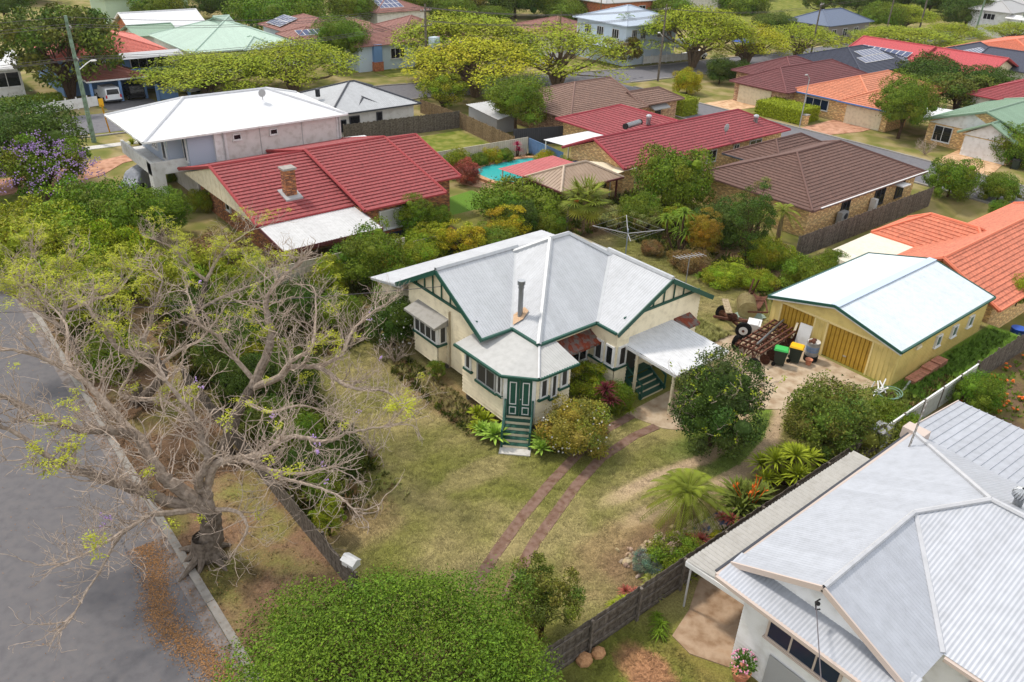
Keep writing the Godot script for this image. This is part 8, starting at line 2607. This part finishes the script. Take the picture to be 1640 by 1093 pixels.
func _ready() -> void:
	var cam := Camera3D.new()
	cam.name = "Camera"
	cam.fov = 46.64
	cam.near = 0.3
	cam.far = 1500.0
	add_child(cam)
	cam.position = v3(0, 23, 0)
	cam.basis = Basis(Vector3.UP, deg_to_rad(-40.0)) * Basis(Vector3.RIGHT, deg_to_rad(-29.38)) * Basis(Vector3.BACK, deg_to_rad(2.08))
	cam.current = true
	var we := WorldEnvironment.new()
	var env := Environment.new()
	env.background_mode = Environment.BG_SKY
	var sky := Sky.new()
	var sm := ProceduralSkyMaterial.new()
	sm.sky_top_color = Color(0.73, 0.745, 0.77)
	sm.sky_horizon_color = Color(0.95, 0.945, 0.94)
	sm.sky_curve = 0.2
	sm.ground_bottom_color = Color(0.4, 0.38, 0.32)
	sm.ground_horizon_color = Color(0.7, 0.7, 0.68)
	sky.sky_material = sm
	env.sky = sky
	env.background_energy_multiplier = 1.45
	env.tonemap_mode = Environment.TONE_MAPPER_LINEAR
	env.tonemap_exposure = 1.42
	env.fog_enabled = true
	env.fog_density = 0.00008
	env.fog_light_color = Color(0.9, 0.91, 0.92)
	env.sdfgi_enabled = true
	env.ssao_enabled = true
	env.ssil_enabled = true
	we.environment = env
	we.name = "WorldEnvironment"
	add_child(we)
	var sun := DirectionalLight3D.new()
	sun.name = "Sun"
	sun.light_energy = 0.7
	sun.light_color = Color(1.0, 0.965, 0.92)
	sun.light_angular_distance = 6.0
	sun.shadow_enabled = true
	add_child(sun)
	sun.look_at_from_position(v3(-2.0, 10, -6.5), Vector3.ZERO)
	fa.seed = 1; fa.frequency = 0.07; fa.fractal_octaves = 3
	fb.seed = 2; fb.frequency = 0.32; fb.fractal_octaves = 4
	fc.seed = 3; fc.frequency = 0.16; fc.fractal_octaves = 3
	palette()
	setting()
	cottage()
	shed()
	white_neighbour()
	red_house()
	two_storey()
	suburb()
	fences()
	poles()
	vehicles()
	yard()
	plants()
	bare_trees()
	grass()
	far_woods()

func bare_trees() -> void:
	jacaranda("large bare jacaranda with thick low limbs reaching over the street", [
		[0.50, 0.34, [[5.69, 0.00, -24.84], [6.01, 1.20, -24.87], [6.07, 2.30, -24.69]]],
		[0.30, 0.07, [[6.05, 2.20, -24.68], [5.41, 3.20, -25.25], [4.91, 3.80, -25.84], [4.72, 4.70, -27.31], [4.17, 5.20, -27.51], [2.84, 5.60, -27.94], [1.68, 6.20, -29.45], [0.65, 6.80, -30.71]]],
		[0.17, 0.05, [[4.72, 4.70, -27.31], [4.17, 5.60, -28.82], [3.78, 6.30, -29.93], [2.81, 7.20, -30.78], [1.86, 7.80, -31.06]]],
		[0.09, 0.03, [[3.78, 6.30, -29.93], [3.60, 6.80, -31.04], [4.02, 7.60, -32.37], [3.69, 8.20, -33.85]]],
		[0.24, 0.06, [[5.97, 2.40, -24.76], [4.85, 3.00, -25.26], [4.16, 3.60, -25.55], [3.40, 4.20, -25.79], [2.52, 4.80, -26.31], [1.87, 5.20, -26.94], [1.29, 5.80, -27.95], [0.62, 6.20, -29.06]]],
		[0.13, 0.03, [[5.99, 2.30, -24.88], [4.69, 3.00, -24.58], [4.03, 3.20, -24.67], [3.44, 3.20, -24.50], [2.82, 3.10, -24.24], [2.08, 2.80, -23.59], [0.85, 2.20, -22.67]]],
		[0.08, 0.03, [[4.03, 3.20, -24.67], [3.06, 3.40, -24.13], [1.98, 3.30, -23.94], [1.18, 3.20, -23.95]]],
		[0.24, 0.06, [[6.07, 2.30, -24.69], [6.09, 3.00, -24.90], [5.90, 3.60, -24.96], [6.39, 4.40, -24.85], [6.42, 5.00, -25.17], [6.48, 5.60, -25.59], [6.30, 6.20, -25.90], [6.00, 7.00, -26.94]]],
		[0.18, 0.03, [[6.16, 3.10, -24.93], [6.59, 4.20, -24.74], [7.30, 4.40, -24.36], [8.08, 4.60, -23.84], [9.20, 5.00, -23.69], [10.00, 5.00, -22.65], [10.85, 5.20, -22.37], [12.01, 5.40, -21.66]]],
		[0.09, 0.03, [[7.30, 4.40, -24.36], [7.96, 4.30, -23.29], [8.80, 4.30, -22.30], [9.79, 4.50, -21.75]]],
		[0.09, 0.03, [[7.64, 4.30, -24.04], [8.24, 4.10, -22.76], [8.85, 4.00, -21.97], [9.54, 3.80, -21.05], [9.82, 3.50, -20.31]]],
		[0.10, 0.02, [[6.10, 2.20, -24.81], [6.76, 2.60, -23.66], [6.74, 2.30, -22.83], [6.02, 1.50, -22.81]]],
	])
	jacaranda("bare jacaranda with tall grey limbs spreading over the cottage lawn", [
		[0.30, 0.22, [[8.61, 0.00, -30.38], [8.81, 1.30, -30.18], [9.48, 2.60, -30.11], [10.13, 3.60, -29.88]]],
		[0.22, 0.05, [[10.13, 3.60, -29.88], [10.94, 5.00, -29.86], [11.35, 5.80, -30.03], [11.52, 6.60, -30.72], [11.76, 7.10, -30.99], [12.35, 7.50, -31.27], [13.31, 8.00, -31.40]]],
		[0.17, 0.03, [[10.13, 3.60, -29.88], [10.94, 4.40, -28.74], [11.48, 4.80, -28.57], [12.32, 5.00, -27.55], [12.55, 4.90, -26.09], [12.88, 4.90, -25.31], [13.83, 4.80, -24.40], [13.90, 4.60, -23.61]]],
		[0.10, 0.03, [[12.32, 5.00, -27.55], [13.11, 5.60, -27.03], [13.75, 6.10, -27.36], [14.30, 6.50, -27.53], [15.36, 6.80, -27.81]]],
		[0.11, 0.03, [[10.94, 4.40, -28.74], [11.46, 5.20, -28.41], [12.33, 5.60, -28.26], [13.05, 6.20, -29.11], [13.97, 6.80, -30.80]]],
		[0.14, 0.03, [[10.34, 3.80, -29.91], [9.92, 4.60, -30.70], [9.56, 5.60, -31.55], [9.00, 6.20, -32.01], [9.18, 7.00, -33.68]]],
		[0.10, 0.03, [[9.74, 3.00, -30.11], [10.01, 3.40, -27.97], [11.17, 3.60, -27.34], [11.93, 3.40, -26.56]]],
	])
	jacaranda("bare jacaranda with an S-curved grey trunk on the verge", [
		[0.26, 0.18, [[6.92, 0.10, -37.43], [7.38, 1.00, -36.60], [7.85, 2.00, -35.80], [7.92, 2.60, -35.97], [7.46, 3.20, -36.01]]],
		[0.15, 0.04, [[7.46, 3.20, -36.01], [6.40, 4.00, -35.81], [6.06, 4.60, -35.91], [5.86, 5.20, -36.03], [5.67, 6.00, -37.08]]],
		[0.15, 0.04, [[7.58, 3.10, -36.07], [7.57, 3.80, -36.57], [8.07, 4.40, -36.79], [8.39, 5.00, -36.99], [9.26, 6.00, -37.84]]],
		[0.10, 0.03, [[7.92, 2.60, -35.97], [8.87, 3.40, -35.38], [9.67, 3.90, -34.85], [10.57, 4.60, -34.94]]],
		[0.12, 0.03, [[6.84, 0.50, -36.89], [6.02, 1.20, -36.73], [6.54, 2.00, -36.69], [7.01, 3.00, -36.46]]],
		[0.12, 0.03, [[6.84, 0.50, -36.89], [7.34, 1.40, -34.85], [7.59, 1.60, -33.64], [7.81, 1.20, -33.05]]],
	])
	jacaranda("half bare jacaranda with upright forks beside the street kerb", [
		[0.24, 0.15, [[5.81, 0.00, -41.55], [5.54, 1.00, -42.08], [5.09, 2.50, -42.85]]],
		[0.14, 0.04, [[5.09, 2.50, -42.85], [5.66, 3.80, -43.29], [5.73, 4.60, -43.98], [6.32, 5.40, -43.82]]],
		[0.13, 0.03, [[5.09, 2.50, -42.85], [4.28, 3.50, -43.24], [3.38, 4.60, -43.81], [2.38, 5.20, -44.32]]],
		[0.11, 0.03, [[5.46, 3.20, -43.11], [6.70, 4.20, -41.57], [7.55, 4.80, -40.36], [8.82, 5.60, -41.05]]],
		[0.10, 0.03, [[4.28, 3.50, -43.24], [4.22, 5.00, -43.99], [4.87, 6.00, -44.63]]],
	])
	jacaranda("thin bare jacaranda rising before the pale side fence", [
		[0.20, 0.12, [[11.46, 0.00, -43.48], [12.14, 1.50, -42.87], [12.78, 3.20, -42.67]]],
		[0.11, 0.03, [[12.78, 3.20, -42.67], [13.47, 4.20, -42.65], [14.28, 5.00, -42.56], [15.52, 5.80, -42.17]]],
		[0.11, 0.03, [[12.78, 3.20, -42.67], [12.04, 4.20, -43.12], [11.71, 5.00, -43.78], [10.93, 5.60, -44.22]]],
		[0.10, 0.03, [[12.14, 1.50, -42.87], [13.56, 2.80, -41.13], [14.89, 3.80, -39.62], [15.94, 4.40, -39.33]]],
	])
